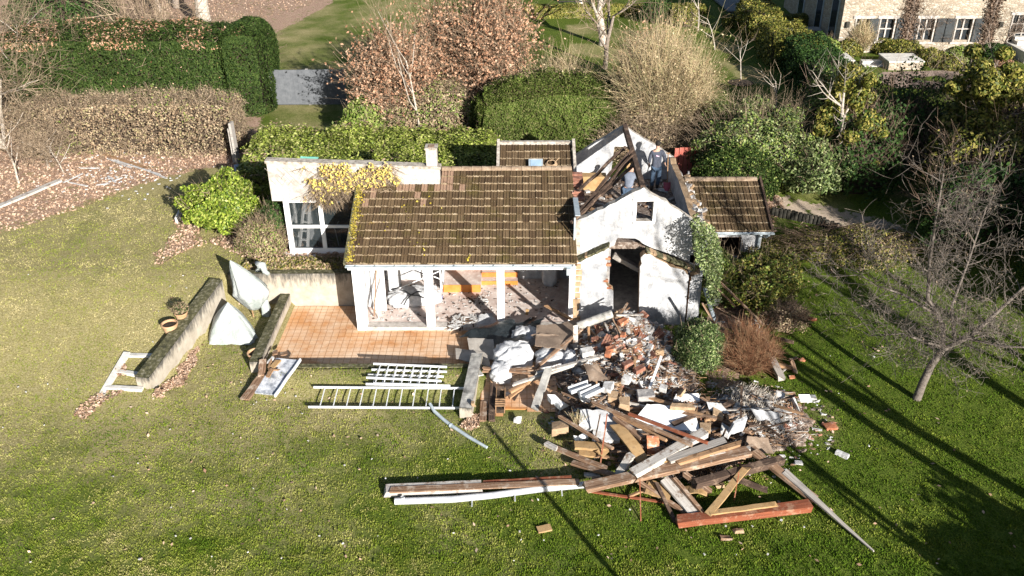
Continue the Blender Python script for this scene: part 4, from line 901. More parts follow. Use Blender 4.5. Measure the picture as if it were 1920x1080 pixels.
# --- hedges left
yewtop = lambda P4: (P4[:, 2] > 4.6)
hedge('tall_hedge', 'tall dark green clipped hedge with brown dead leaves on top, beside the grey gate', -25.5, -13.4, 41.9, 45.5, 1.15, 4.9, 52000, 'yew', .16, rough=.22, round_=.9, extra=('beech', .3, lambda p: (p[:, 2] > 4.3) & (vnoise(p[:, 0], p[:, 1], 1.5, 3) > -.2) | (R.rand(len(p)) < .015)), twig=1500, asp=.5, rot=0)
hedge('hedge_end', 'rounded bright green clipped end of the tall hedge touching the grey gate', -14.4, -12.25, 41.4, 45.2, 1.15, 5.3, 17000, 'yew', .15, rough=.12, round_=1., asp=.5)
hedge('beech_hedge', 'long brown leafless beech hedge beyond the drift of fallen leaves', -21.5, -12.3, 36.2, 38.2, 1.1, 3.55, 9000, 'drybrown', .13, rough=.3, round_=.35, twig=9000, extra=('leafmid', .25, lambda p: vnoise(p[:, 0], p[:, 2], 2, 5) > .25), asp=.6, zfun=lambda x, y: -.25*(x < -17)*(-17-x)*.2)
lv = hedge('laurel_hedge', 'broad low bright green laurel hedge right behind the parapet wall', -11.3, -.9, 30.6, 36.0, 1.1, 2.35, 62000, 'leafhedge', .17, rough=.28, round_=.8, twig=900, extra=('drybrown', .18, lambda p: (vnoise(p[:, 0], p[:, 1], .9, 15) > .38) | (p[:, 1] > 35.3)), asp=.5, zfun=lambda x, y: .3*smooth((y-30.5)/6))
hedge('yew_hedge', 'big rounded dark green hedge behind the annexe roof', -2.2, 4.6, 35.8, 39.6, 1.15, 3.85, 60000, 'yewlight', .13, rough=.2, round_=1.6, extra=('drybrown', .3, lambda p: p[:, 1]+.3*vnoise(p[:, 0], p[:, 1], 3, 2) > 37.7), twig=300, asp=.5, zfun=lambda x, y: .4*np.exp(-((x-1.8)/2.2)**2))
# browner brush on the hedge top
mbx = twigbush('hedge_brush', 'brown upright brush growing over the back of the rounded hedge', (1.8, 39.4, 1.2), 3.6, 2.0, 500, 'twiggold', 'shrub', seed=5, thick=.016, leaf='drybrown', nleaf=2500, lsize=.09)
# --- copper beeches
def beech(name, label, loc, h, rx, seed, nl, **k):
    return bare_tree(name, label, 'tree', loc, h, seed, tr=.16, nch=6, maxl=3, spread=.75, up=.16, twig='twig', bark='barkpale', leaf='beech', nleaf=nl, lsize=.17, trunkf=.62, lr=.55, stems=k.get('stems', 3), splay=k.get('splay', .35), rmin=.007)
for lb, loc, h, w_, n_, nl, sd_ in (('wide beech with pale brown dead leaves beside the grey gate', (-5.9, 39.6, 1.2), 4.6, 1.7, 420, 26000, 3), ('tall reddish brown beech standing between the lawn and the rounded hedge', (-1.5, 40.8, 1.2), 6.6, 1.5, 380, 26000, 8), ('loose brown-leaved beech in the middle behind the laurel hedge', (-3.7, 41.5, 1.2), 5.6, 1.4, 260, 13000, 12)):
    twigbush('beech_tree', lb, loc, h, w_, n_, 'twig', 'tree', seed=sd_, thick=.02, sub=9, leaf='beech', nleaf=nl, lsize=.13, curve=.12)
shrub('understory_shrub', 'mixed brown and green underwood at the foot of the beeches', (-4.0, 39.0, 1.9), (3.4, 1.4, 1.5), 12000, 'drybrown', .16, extra=('leafmid', 5000), twig=260, z0=1.1, rough=.3)
shrub('laurel_bush', 'glossy green laurel bush at the left foot of the beeches', (-7.2, 38.4, 1.8), (1.0, 1.1, 1.2), 5200, 'leafmid', .18, twig=30, z0=1.1)
bare_tree('young_tree', 'thin pale bare tree standing in front of the beeches', 'tree', (-4.6, 38.0, 1.2), 6.2, 31, tr=.055, nch=5, maxl=3, spread=.5, up=.2, bark='barkpale', twig='twig', trunkf=.6)
# --- golden willow, ivy shrub
twigbush('willow_shrub', 'large golden twiggy willow shrub behind the rear gable', (5.9, 36.8, 1.2), 5.2, 2.15, 1500, 'twiggold', seed=2, thick=.014, sub=7, leaf='twiggold', nleaf=16000, lsize=.09, curve=.05)
twigbush('brown_shrub', 'pinkish brown rounded shrub showing above the golden willow', (6.3, 43.2, 1.2), 3.8, 1.5, 700, 'twig', seed=4, thick=.014, leaf='beech', nleaf=5200, lsize=.12)
shrub('low_brush', 'tangled brown brush with dry leaves at the foot of the golden willow', (5.1, 35.0, 1.7), (2.0, 1.0, 1.6), 2600, 'drybrown', .13, twig=420, twigm='twig', z0=1.1, core=0, rough=.3)
shrub('ivy_bush', 'huge rounded bush of light and dark ivy behind the small tiled wing roof', (9.3, 34.1, 2.0), (2.7, 2.2, 2.1), 26000, 'ivy', .15, twig=420, z0=.9, rough=.28, extra=('leafmid', 9000), core=.7)
shrub('yew_ball', 'dense fine-leaved green hedge bush behind the wing roof ridge', (8.2, 32.0, 1.7), (1.7, 1.1, 1.5), 15000, 'yew', .12, twig=0, z0=.8, rough=.14, extra=('leafmid', 2500), core=.75)
twigbush('bare_bush', 'bare twigs rising out of the big ivy bush', (8.9, 34.8, 2.0), 2.1, 1.6, 90, 'twig', seed=9, thick=.018)
shrub('laurel_bush', 'glossy laurel bush at the right side of the ivy bush', (11.3, 32.8, 1.8), (1.6, 1.3, 1.4), 7000, 'ivy', .18, twig=60, z0=.9)
# --- right dark thicket
leafcloud_tree('evergreen_tree', 'slim evergreen tree with yellow green leaves before the stone house terrace', (12.5, 33.0, 1.1), 4.7, 1.2, 7000, 'yellowgreen', .22, seed=4, bark='barkpale', clumps=40, zlow=.1)
leafcloud_tree('evergreen_tree', 'evergreen tree with bright yellow tipped leaves at the right edge of the gravel terrace', (17.3, 33.0, 1.2), 5.2, 1.5, 6500, 'yellowgreen', .26, seed=14, clumps=30, zlow=.35)
leafcloud_tree('evergreen_tree', 'dark bushy evergreen on the far right behind the bare tree', (22.6, 33.0, 1.2), 4.6, 2.6, 8500, 'leafdark', .26, seed=24, clumps=30, zlow=.1)
for q, (x_, y_, r_, h_, lf, lb) in enumerate(((13.2, 33.2, 1.9, 2.0, 'leafdark', 'dark shaded laurel beside the gravel path'), (15.8, 35.6, 2.2, 2.6, 'leafdark', 'dark thicket bush at the foot of the slim evergreen tree'), (17.4, 31.2, 2.4, 2.2, 'yellowgreen', 'olive shaded bush right of the gravel path'), (15.6, 28.6, 2.0, 1.8, 'leafdark', 'dark low bush below the gravel path'), (19.6, 28.4, 2.6, 2.4, 'leafdark', 'dark bush behind the crown of the bare tree'), (20.6, 35.0, 2.4, 2.6, 'yellowgreen', 'yellowish bush under the right evergreen tree'), (18.3, 24.6, 2.3, 2.0, 'leafdark', 'dark bush at the right edge of the lawn'), (14.4, 39.6, 1.8, 2.0, 'leafmid', 'green bush on the shaded side lawn'))):
    shrub('thicket_bush', lb, (x_, y_, 1.1+h_*.4), (r_, r_*.8, h_), int(2600*r_), lf, .2, twig=170, twigm='twigdark', z0=.9, rough=.35, core=.7)
for q, (x_, y_, h_, s_, lb) in enumerate(((17.8, 36.6, 5.4, 2, 'bare thicket tree between the two evergreen trees'), (21.5, 31.0, 5.5, 3, 'bare thicket tree at the right edge of the picture'), (16.6, 33.0, 3.2, 4, 'low bare thicket tree above the gravel path'))):
    bare_tree('thicket_tree', lb, 'tree', (x_, y_, 1.1), h_, 40+s_, tr=.05, nch=6, maxl=3, spread=.8, twig='twig', stems=3, splay=.35, trunkf=.5)
# hedge row in front of the stone house + planter shrubs
pts = [G(1420, 62), G(1470, 110), G(1535, 170), G(1600, 235)]
for k, (q, s_, lb) in enumerate(((pts[0], 1.5, 'clipped hedge block at the far end of the slanting hedge row'), (pts[1], 1.7, 'second block of the slanting hedge row'), ((pts[1]+pts[2])/2+(0.3, 0, 0), 1.6, 'middle block of the slanting hedge row'), (pts[2], 1.6, 'fourth block of the slanting hedge row'), ((pts[2]+pts[3])/2, 1.5, 'near block of the slanting hedge row behind the slim evergreen'))):
    hedge('hedge_block', lb, q[0]-s_*.75, q[0]+s_*.75, q[1]-s_*1.25, q[1]+s_*1.25, 1.1, 3.1, 6500, 'yellowgreen' if k < 2 else 'leafdark', .17, rough=.2, round_=.5, group='blocks of the slanting hedge row')
a_, b_ = P(985, 24, 1.2), P(1300, 60, 1.2)
hedge('low_hedge', 'low clipped olive hedge across the far lawn behind the bare trees', -.2, 12.4, 61.5, 62.6, 1.2, 1.95, 16000, 'yellowgreen', .15, rough=.06, round_=.2)
hedge('low_hedge', 'low clipped hedge between the round bush and the slanting hedge row', 12.8, 19.3, 57.6, 58.7, 1.2, 2.1, 10000, 'yellowgreen', .15, rough=.06, round_=.2)
shrub('round_bush', 'round clipped bush at the end of the low hedge', (P(1278, 48, 1.2)[0], 58.5, 1.9), (.9, .9, .9), 2600, 'yellowgreen', .14, z0=1.2, twig=0, rough=.06, core=.8)
shrub('dark_bush', 'dark brown bush behind the golden willow', (P(1228, 45, 1.2)[0], 59.5, 1.9), (1.1, .9, 1.0), 2200, 'leafdark', .16, z0=1.2, twig=20, rough=.15)
# bare trees on the far lawn
for (px, py, h_, sd_, tr_, lb, brk) in ((1130, 84, 7.4, 51, .24, 'grey bare apple tree with a stout trunk on the far lawn', 'barkpale'), (1134, 128, 6.2, 52, .15, 'bare tree just in front of the stout grey apple tree', 'bark'), (1308, 64, 4.6, 53, .045, 'thin pale bare tree near the low hedge', 'barkpale'),
        (1340, 100, 4.2, 54, .04, 'thin slanting bare tree on the sunny lawn', 'barkpale'), (1389, 156, 3.4, 55, .035, 'young bare tree with a dark planting ring', 'barkpale'), (1454, 215, 3.1, 56, .05, 'bare branching tree beside the slanting hedge row', 'barkpale'), (1088, 16, 6.0, 57, .16, 'white trunked tree at the top edge beyond the low hedge', 'barkwhite')):
    q = P(px, py, 1.2); q[2] = gz(q[0], q[1])
    bare_tree('bare_tree', lb, 'tree', q, h_, sd_, tr=tr_, nch=6 if tr_ > .1 else 5, maxl=3 if tr_ > .1 else 2, spread=.75, bark=brk, twig='twig', trunkf=.5, lean=(R.randn()*.05, R.randn()*.05), rmin=.007)
q = G(1389, 156); mb = MB(); mb.grid(lambda u, v: (q[0]+np.cos(u*6.283)*v*.65, q[1]+np.sin(u*6.283)*v*.65, q[2]+.03+.05*(1-v)), 16, 4); tag(mb.build('planting_ring', 'soil', origin=q), 'dark soil ring round the young bare tree', 'soil ring')
# --- left woods
for (x_, y_, h_, sd_, lb) in ((-20.4, 33.2, 4.0, 61, 'spreading bare tree at the left edge before the brown hedge'), (-23.2, 37.4, 6.6, 62, 'large bare tree arching over the left end of the brown hedge'), (-19.0, 34.2, 2.6, 63, 'small bare sapling with a forked pale stem in the leaf drift'), (-20.0, 34.9, 2.9, 64, 'leaning bare sapling at the left edge of the leaf drift'), (-25.0, 42, 7.6, 65, 'tall bare tree in the upper left corner')):
    bare_tree('bare_tree', lb, 'tree', (x_, y_, gz(x_, y_)), h_, sd_, tr=.02+.008*h_, nch=8, maxl=3, spread=.85, up=.03, bark='barkpale', twig='twig', trunkf=.5, stems=1 if h_ < 5 else 3, splay=.4, rmin=.006)
twigbush('tall_shrub', 'fan of long straight brown stems rising behind the tall hedge', (-19.2, 46.5, 1.3), 7.5, 2.6, 60, 'twig', seed=3, thick=.035, sub=8)
for (px, py, h_, tr_, lb) in ((385, 50, 9, .5, 'thick pale tree trunk behind the tall hedge'), (335, 12, 9, .45, 'dark tree trunk at the top edge among the leaf litter'), (300, 20, 8, .2, 'thin dark trunk left of the thick trunks')):
    q = P(px, py, 1.3); bare_tree('woodland_tree', lb, 'tree', q, h_, int(px), tr=tr_, nch=5, maxl=3, spread=.9, bark='barkpale' if px == 385 else 'bark', trunkf=.7, twig='twigdark')
shrub('holly_bush', 'dark glossy evergreen bush in the upper left beyond the hedge', (-28.5, 56, 3.0), (3.2, 2.4, 2.6), 9000, 'leafdark', .22, z0=1.2, twig=60)
for (x_, y_, r_, lb) in ((-16.5, 48.5, 2.6, 'brown leafy undergrowth behind the middle of the tall hedge'), (-22.5, 49, 2.6, 'grey brown undergrowth behind the left part of the tall hedge'), (-33, 50, 4, 'dense brown thicket in the upper left corner'), (-25.5, 38.5, 2.8, 'green and brown thicket at the left end of the hedges')):
    shrub('undergrowth', lb, (x_, y_, 2.0), (r_, 1.6, 1.8), int(2600*r_/2), 'drybrown', .15, twig=420, twigm='twig', z0=1.2, core=0, rough=.35, twl=.6)
# --- near shrubs
q = G(420, 452); shrub('round_shrub', 'large round bright yellow green laurel shrub on the left lawn', (q[0]-.05, q[1]+.85, q[2]+.85), (1.38, 1.2, 1.12), 13000, 'leafbright', .15, z0=q[2], twig=60, rough=.38, core=.66)
q = G(500, 490); shrub('dry_shrub', 'dry brown brushy shrub between the green shrub and the conservatory', (q[0]-.2, q[1]+.6, q[2]+.45), (.85, .7, .85), 5500, 'drybrown', .08, z0=q[2], twig=260, rough=.2, extra=('leafmid', 2200), core=.6)
shrub('holly_bush', 'small dark bush against the conservatory corner', (-8.5, 27.6, 2.0), (.55, .6, .9), 3200, 'leafdark', .1, z0=1.2, twig=30, core=.7)
def strip_leaves(name, label, x0, x1, y0, y1, z, n, leaf, extra=None, cat='ground cover', h=.25):
    th = thing(name, label, cat, ((x0+x1)/2, y0, z)); mb = MB(); x = x0+R.rand(n)*(x1-x0); y = y0+R.rand(n)*(y1-y0)
    mb.leaves(np.stack([x, y, z+h*(R.rand(n)**1.5)*(1+.6*vnoise(x, y, 2.5, 3))], -1), .11, (R.rand(n) < .4).astype(int)); mb.build('foliage', [leaf, extra or leaf], th)
strip_leaves('ground_ivy', 'strip of brown and green ivy along the top of the patio retaining wall', -9.3, -5.4, 25.85, 26.5, 1.2, 8000, 'drybrown', 'yellowgreen', h=.14)
# ivy on the gable corner and bushes right of it
def patch(name, label, pts, Y, n, leaf, lsize, depth=.15, cat='climber', amp=.2, twm=None, ntw=0):
    poly = pxp(pts, Y); pa = np.array(poly); c = pa.mean(0); th = thing(name, label, cat, (c[0], Y, pa[:, 1].min()))
    mb = MB(); x = pa[:, 0].min()+R.rand(n*3)*np.ptp(pa[:, 0]); z = pa[:, 1].min()+R.rand(n*3)*np.ptp(pa[:, 1])
    k = inpoly(x+amp*.5*vnoise(x, z, 6, 3), z+amp*.5*vnoise(x, z, 6, 4), poly); x, z = x[k][:n], z[k][:n]
    mb.leaves(np.stack([x, Y-depth*R.rand(len(x))**2*2.2, z], -1), lsize, 0, np.tile([[0, -1., .3]], (len(x), 1)))
    mb.build('foliage', leaf, th)
    if ntw:
        mb = MB(); ii = R.randint(len(x), size=ntw); p0 = np.stack([x[ii], np.full(ntw, Y-.06), z[ii]], -1); mb.tubes(p0, p0+np.stack([R.randn(ntw)*.22, -.12*R.rand(ntw), -.1-.35*R.rand(ntw)], -1), .008, .003, 3); mb.build('stems', twm, th)
    return th
patch('ivy', 'column of pale dusty ivy climbing the right corner of the gable', [(1292, 415), (1306, 400), (1335, 425), (1348, 470), (1345, 540), (1325, 560), (1318, 500), (1300, 470), (1298, 440)], 24.35, 3200, 'ivy', .075, .4, twm='twig', ntw=120)
cr = patch('creeper', 'yellow leaved creeper draped over the parapet wall above the conservatory', [(556, 318), (600, 322), (630, 305), (690, 310), (740, 318), (756, 345), (735, 352), (700, 358), (712, 378), (690, 375), (660, 355), (640, 372), (598, 380), (580, 352), (560, 340)], Wy-.03, 1900, 'yellow', .085, .14, twm='twig', ntw=2000, amp=1.3)
mb = MB(); n = 260
for k in range(n):
    x = -6.9+R.rand()*2.6; z = 3.75-R.rand()*.3; p0 = np.array([x, Wy-.1-R.rand()*.25, z]); d = np.array([R.randn()*.3, -.1*R.rand(), -.15-R.rand()*.45]); p1 = p0+d*.5+(0, -.08, .1); p2 = p0+d*(1+.4*R.rand())
    mb.tubes([p0, p1], [p1, p2], .008, .006, 3)
mb.build('hanging_stems', 'twig', cr)
q = G(1400, 560); shrub('side_bush', 'yellow green bush below the window of the small tiled wing', (7.6, 25.2, .9), (1.3, 1.2, 1.25), 9000, 'yellowgreen', .12, z0=.1, twig=120, rough=.28, extra=('leafmid', 3000))
shrub('side_bush', 'dark green ivy bush at the foot of the ivy column', (6.25, 25.4, .9), (.8, .8, 1.3), 6000, 'leafmid', .11, z0=.1, twig=60, rough=.25)
shrub('dry_shrub', 'brownish leafless shrub right of the yellow green bush', (8.2, 24.0, .35), (.8, .6, .55), 1600, 'drybrown', .09, z0=.05, twig=260, rough=.3, core=0, twigm='twigdark')
shrub('box_bush', 'rounded dark green bush between the rubble heap and the red twig bush', (5.15, 21.95, .65), (.78, .85, .95), 11000, 'ivy', .075, z0=.05, twig=30, rough=.16, extra=('leafdark', 5000), core=.75)
twigbush('red_twig_bush', 'red brown twiggy bush to the right of the rounded green bush', (6.55, 21.6, .05), 1.6, .75, 800, 'twigred', seed=6, thick=.008, sub=7)
shrub('low_cover', 'olive and orange low shrub mass along the black path edging', (11.3, 28.3, .75), (2.7, 1.3, .55), 9000, 'yellowgreen', .11, z0=.4, twig=200, rough=.3, extra=('drybrown', 3500), cat='ground cover', twigm='twigdark')
# the big bare tree on the right lawn
q = G(1718, 748)
rs = np.random.RandomState(77); bt = thing('orchard_tree', 'large bare grey tree with curling twigs on the right lawn', 'tree', q)
segs = []
t0 = np.array([q[0], q[1], q[2]-.1])
def limb(pts, r0, r1):
    pts = [np.array(p_, float) for p_ in pts]
    for k in range(len(pts)-1):
        a, b = pts[k], pts[k+1]; segs.append((a, b, r0+(r1-r0)*k/(len(pts)-1), r0+(r1-r0)*(k+1)/(len(pts)-1), 0))
    return pts
fork = t0+(.35, 0, 1.75)
limb([t0, t0+(.05, 0, .6), t0+(.15, 0, 1.2), fork], .125, .09)
L1 = limb([fork, fork+(-.1, .1, .7), fork+(-.65, .2, 1.5), fork+(-.8, .3, 2.6), fork+(-.9, .3, 3.7), fork+(-1.0, .3, 5.0)], .07, .02)
L2 = limb([fork, fork+(.6, -.1, .5), fork+(1.3, 0, 1.4), fork+(2.0, .1, 2.3), fork+(3.1, .2, 3.1)], .075, .018)
L3 = limb([fork+(.3, 0, .2), fork+(.2, .5, 1.0), fork+(.6, 1.0, 2.2), fork+(.9, 1.4, 3.6)], .05, .016)
L4 = limb([fork+(-.1, 0, .1), fork+(-.7, -.4, .5), fork+(-1.5, -.6, .9), fork+(-2.4, -.7, .9)], .04, .014)
L5 = limb([fork+(.4, 0, .4), fork+(1.2, -.6, .5), fork+(2.2, -1.0, .7), fork+(3.1, -1.2, .5)], .04, .014)
L6 = limb([fork+(-.3, .1, 1.0), fork+(-1.3, .2, 1.6), fork+(-2.1, .2, 1.9), fork+(-2.9, .1, 2.5)], .035, .012)
trunk_segs = list(segs); fine = []
for L in (L1, L2, L3, L4, L5, L6):
    for k in range(1, len(L)):
        for c in range(8):
            t = rs.rand(); p_ = L[k-1]*(1-t)+L[k]*t; d = L[k]-L[k-1]; d /= np.linalg.norm(d); e = rs.randn(3); e -= d*np.dot(e, d); e /= np.linalg.norm(e)
            grow(p_, d*.35+e*.9+(0, 0, .1), .7+.5*rs.rand(), .013, 1, 3, rs, fine, 5, .8, .05, .16, 4, .6, .3)
mb = MB(); segs_to(mb, trunk_segs, kmap=(9,)); mb.build('trunk', 'barkgrey', bt, smooth=True)
mb = MB(); segs_to(mb, fine, rmin=.0045); tips = [s for s in fine if s[4] == 3]; ii = rs.randint(len(tips), size=2600)
mb.leaves(np.array([tips[i][1] for i in ii])+rs.randn(2600, 3)*.02, .06, 1, asp=.3); mb.build('crown', ['barkgrey', 'twig'], bt)
# trees that stand outside the picture and shade its right side
for (x_, y_, h_, tr_, sd_) in ((17.2, 7.6, 12, .24, 8), (15.4, 9.4, 10, .2, 2), (19.4, 9.0, 12, .28, 3), (13.2, 7.6, 9, .13, 1), (22.5, 8.6, 12, .26, 5)):
    bare_tree('shade_tree', 'bare tree standing beyond the lower right corner of the lawn', 'tree', (x_, y_, .08), h_, 90+sd_, tr=tr_, nch=4, maxl=3, spread=.5, up=.15, trunkf=.66, group='bare trees beyond the lower right corner', rmin=.012)
for (x_, y_, h_, sd_) in ((14.6, 8.4, 2.2, 6), (22.3, 17.0, 8, 7), (27, 13, 10, 8), (25.5, 14.0, 9, 1), (27, 17.5, 10, 2), (24.5, 21.5, 8.5, 3), (29, 21, 11, 4), (33, 27, 9, 5)):  # the low first one is added to darken the lower right corner
    leafcloud_tree('shade_evergreen', 'dark evergreen tree standing unseen beyond the right edge', (x_, y_, .3), h_, 2.6, 9000, 'leafdark', .4, seed=70+sd_, clumps=34, zlow=.15, group='evergreens beyond the right edge')
mb = MB(); mb.tubes([(4.75, 9.15, 0), (4.7, 9.15, 2.2)], [(4.7, 9.15, 2.2), (4.72, 9.2, 4.25)], .07, .06, 8)
tag(mb.build('wooden_pole', 'wood', origin=(4.75, 9.15, 0)), 'plain wooden pole standing on the lawn in front of the house', 'pole')
# ================================================================== STONE HOUSE AND FAR THINGS
SY = 51.6
sh = thing('stone_house', 'large rubble stone country house with grey shutters in the upper right', 'house', (27, SY, 1.2))
def sx(px, py=90): return PY(px, py, SY)[0]
wins = []; holes = []
def wpx(x0, y0, x1, y1):
    a_ = PY(x0, y0, SY); b_ = PY(x1, y1, SY); return min(a_[0], b_[0]), max(a_[0], b_[0]), b_[2], a_[2]
spec = [(1607, 35, 1624, 76, 'door'), (1653, 35, 1671, 74, 'win'), (1727, 35, 1745, 75, 'win'), (1797, 35, 1815, 75, 'win'), (1902, 28, 1932, 97, 'door')]
X0 = sx(1575, 60); x1_ = 46
for s_ in spec: holes.append(wpx(*s_[:4]))
mb = MB(); ol = [(X0, .9), (x1_, .9), (x1_, 8.5), (X0, 8.5)]
mb.prism([ol]+[[(a, c), (b, c), (b, d), (a, d)] for a, b, c, d in holes], XZ(0), SY, SY+.4)
mb.box((X0, SY+.4, .9), (X0+.4, SY+12, 8.5)); mb.build('wall', 'stone', sh)
mb = MB(); mb.add([(X0-.3, SY-.4, 8.4), (x1_, SY-.4, 8.4), (x1_, SY+5, 11.5), (X0-.3, SY+5, 11.5)], [(0, 1, 2, 3)]); mb.add([(X0-.3, SY+5, 11.5), (x1_, SY+5, 11.5), (x1_, SY+12, 8.4), (X0-.3, SY+12, 8.4)], [(0, 1, 2, 3)]); mb.build('roof', 'rooftile', sh)
for (a, b, c, d), s_ in zip(holes, spec):
    fr = MB(); t_ = .09
    fr.box((a-.07, SY-.04, c-.1), (a, SY+.02, d)); fr.box((b, SY-.04, c-.1), (b+.07, SY+.02, d)); fr.box((a-.2, SY-.05, d), (b+.2, SY+.021, d+.17)); fr.box((a-.2, SY-.09, c-.2), (b+.2, SY+.022, c-.1))
    fr.box(((a+b)/2-.04, SY+.1, c), ((a+b)/2+.04, SY+.16, d))
    nb = 4 if s_[4] == 'door' else 2
    for k in range(1, nb): z_ = c+(d-c)*k/nb; fr.box((a, SY+.101, z_-.03), (b, SY+.159, z_+.03))
    if s_[0] > 1850:
        for f in (.25, .75): x_ = a+(b-a)*f; fr.box((x_-.02, SY+.102, c), (x_+.02, SY+.158, d))
    f_ = fr.build('door' if s_[4] == 'door' else 'window', 'offwhite', sh)
    mb = MB(); mb.box((a, SY+.17, c-.1), (b, SY+.18, d)); mb.build('pane', 'darkglass', f_)
    if s_[4] == 'win':
        for (p0, p1) in ((a-.62, a-.14), (b+.14, b+.62)):
            mb = MB(); mb.box((p0, SY-.07, c-.1), (p1, SY-.02, d+.02)); mb.box((p0+.04, SY-.085, c+.25), (p1-.04, SY-.07, c+.33)); mb.box((p0+.04, SY-.085, d-.3), (p1-.04, SY-.07, d-.22)); mb.build('shutter', 'shutter', sh)
for px, sd_ in ((1700, 3), (1852, 4)):     # dark climbers on the facade
    x_ = sx(px, 60); n = 5200; th = thing('wall_climber', 'dark climber on the stone house, '+('right of the first shuttered window' if px == 1700 else 'beside the tall glazed door'), 'climber', (x_, SY-.1, 1.2))
    mb = MB(); z_ = 1.3+R.rand(n)*7; mb.leaves(np.stack([x_+R.randn(n)*.22, SY-.06-.12*R.rand(n), z_], -1), .12, 0); 
    mb.tubes([(x_, SY-.08, 1.2+k*.7) for k in range(10)], [(x_+.03, SY-.08, 1.9+k*.7) for k in range(10)], .09, .08, 6, 1); mb.build('stems', ['twigdark', 'bark'], th)
for px in (1589, 1876):
    p_ = PY(px, 45, SY); mb = MB(); mb.box(p_-(.1, .15, .17), p_+(.1, -.02, .14)); mb.obox(p_+(0, -.1, .14), p_+(0, -.1, .22), .14, .14, taper=.3); mb.build('wall_lamp', 'edging', sh)
# side windows on the shaded west wall
for (y0, y1, z0, z1) in ((52.4, 53.4, 1.5, 4.2), (55.2, 56.2, 1.5, 4.2), (59, 60, 1.6, 4.0)):
    mb = MB(); mb.box((X0-.06, y0-.12, z0-.1), (X0-.003, y1+.12, z1+.12)); f_ = mb.build('window', 'zinc', sh)
    mb = MB(); mb.box((X0-.075, y0, z0), (X0-.061, y1, z1)); mb.build('pane', 'darkglass', f_)
# steps by the tall door
mb = MB()
for k in range(5): a_ = P(1895+4*k, 100, 2.4); mb.box((sx(1893), SY-2.2+.38*k, 1.2), (sx(1893)+4.2, SY-2.2+.38*(k+1), 1.38+.2*k))
mb.box((sx(1893), SY-.3, 1.2), (sx(1893)+4.2, SY-.002, 2.35)); mb.box((sx(1893)-.3, SY-2.4, 1.2), (sx(1893)-.01, SY-.002, 2.0)); mb.build('steps', 'concrete_light', sh)
# stone planter and retaining edge
q = P(1690, 122, 1.3)
def pl(x0p, x1p, yb, yt, name, label, cat, mat='stone'):
    a_, b_ = P(x0p, yb, 1.25), P(x1p, yb, 1.25); t_ = PY(x0p, yt, a_[1])[2]
    mb = MB(); mb.box((a_[0], a_[1], 1.1), (b_[0], a_[1]+1.6, t_-.06)); mb.box((a_[0]-.04, a_[1]-.04, t_-.06), (b_[0]+.04, a_[1]+1.64, t_), 1); o = mb.build(name, [mat, 'concrete_light'], origin=(a_[0], a_[1], 1.2)); tag(o, label, cat); return t_
pl(1664, 1728, 137, 115, 'stone_planter', 'square rubble stone planter wall with clipped shrubs in front of the stone house', 'planter')
pl(1520, 1600, 126, 113, 'stone_edge', 'low stone edge wall curving left of the garden steps', 'wall')
mb = MB(); a_ = P(1625, 133, 1.3); 
for k in range(3): mb.box((a_[0], a_[1]+k*.4, 1.15), (a_[0]+1.8, a_[1]+k*.4+.4, 1.3+.15*k))
tag(mb.build('stone_steps', 'concrete_light', origin=a_), 'three pale stone steps between the edge wall and the square planter', 'steps')
for (px, py, r_, h_, lf, nm, lb) in ((1548, 108, 1.15, 1.0, 'leafmid', 'clipped_bush', 'round clipped green bush left of the stone house door'), (1505, 92, .9, 1.0, 'leafdark', 'clipped_bush', 'dark small bush beside the slanting hedge row'), (1590, 108, .9, .9, 'yellowgreen', 'clipped_bush', 'small olive bush beside the pampas grass'), (1690, 108, 1.5, .9, 'yellowgreen', 'clipped_bush', 'spreading olive bush inside the stone planter'), (1660, 104, 1.0, .9, 'yellowgreen', 'clipped_bush', 'olive bush at the left end of the stone planter'),
        (1746, 126, 1.0, .9, 'yellowgreen', 'clipped_bush', 'round bush at the right side of the stone planter'), (1800, 122, 1.1, .9, 'leafmid', 'clipped_bush', 'green bush below the right shuttered window'), (1782, 134, .9, .7, 'yellowgreen', 'clipped_bush', 'low olive bush at the edge of the gravel terrace'), (1866, 112, 1.0, .8, 'leafdark', 'clipped_bush', 'dark bush left of the stone house steps'), (1515, 106, .6, .5, 'beech', 'clipped_bush', 'small reddish bush beside the round green one'), (1885, 132, .7, .5, 'beech', 'clipped_bush', 'small pink brown bush at the foot of the stone steps')):
    q = P(px, py, 1.3); shrub(nm, lb, (q[0], q[1]+.3, 1.3+h_*.35), (r_*.88, r_*.8, h_*.72), int(2600*r_), lf, .15, z0=1.2, twig=12, rough=.16, core=.8)
q = P(1605, 100, 1.3); th = twigbush('pampas_grass', 'upright tuft of dry pampas grass beside the stone house door', (q[0], q[1]-.2, 1.3), 2.1, .75, 900, 'twiggold', seed=12, thick=.02, sub=3, curve=.1)
for (px, py, h_, sd_, lb) in ((1722, 100, 3.6, 5, 'bare shrub in front of the second shuttered window'), (1870, 100, 3.0, 6, 'bare shrub left of the tall glazed door')):
    q = P(px, py, 1.3); bare_tree('bare_shrub', lb, 'shrub', (q[0], q[1], 1.3), h_, 70+sd_, tr=.05, nch=6, maxl=3, stems=4, splay=.5, twig='twigdark', trunkf=.55)
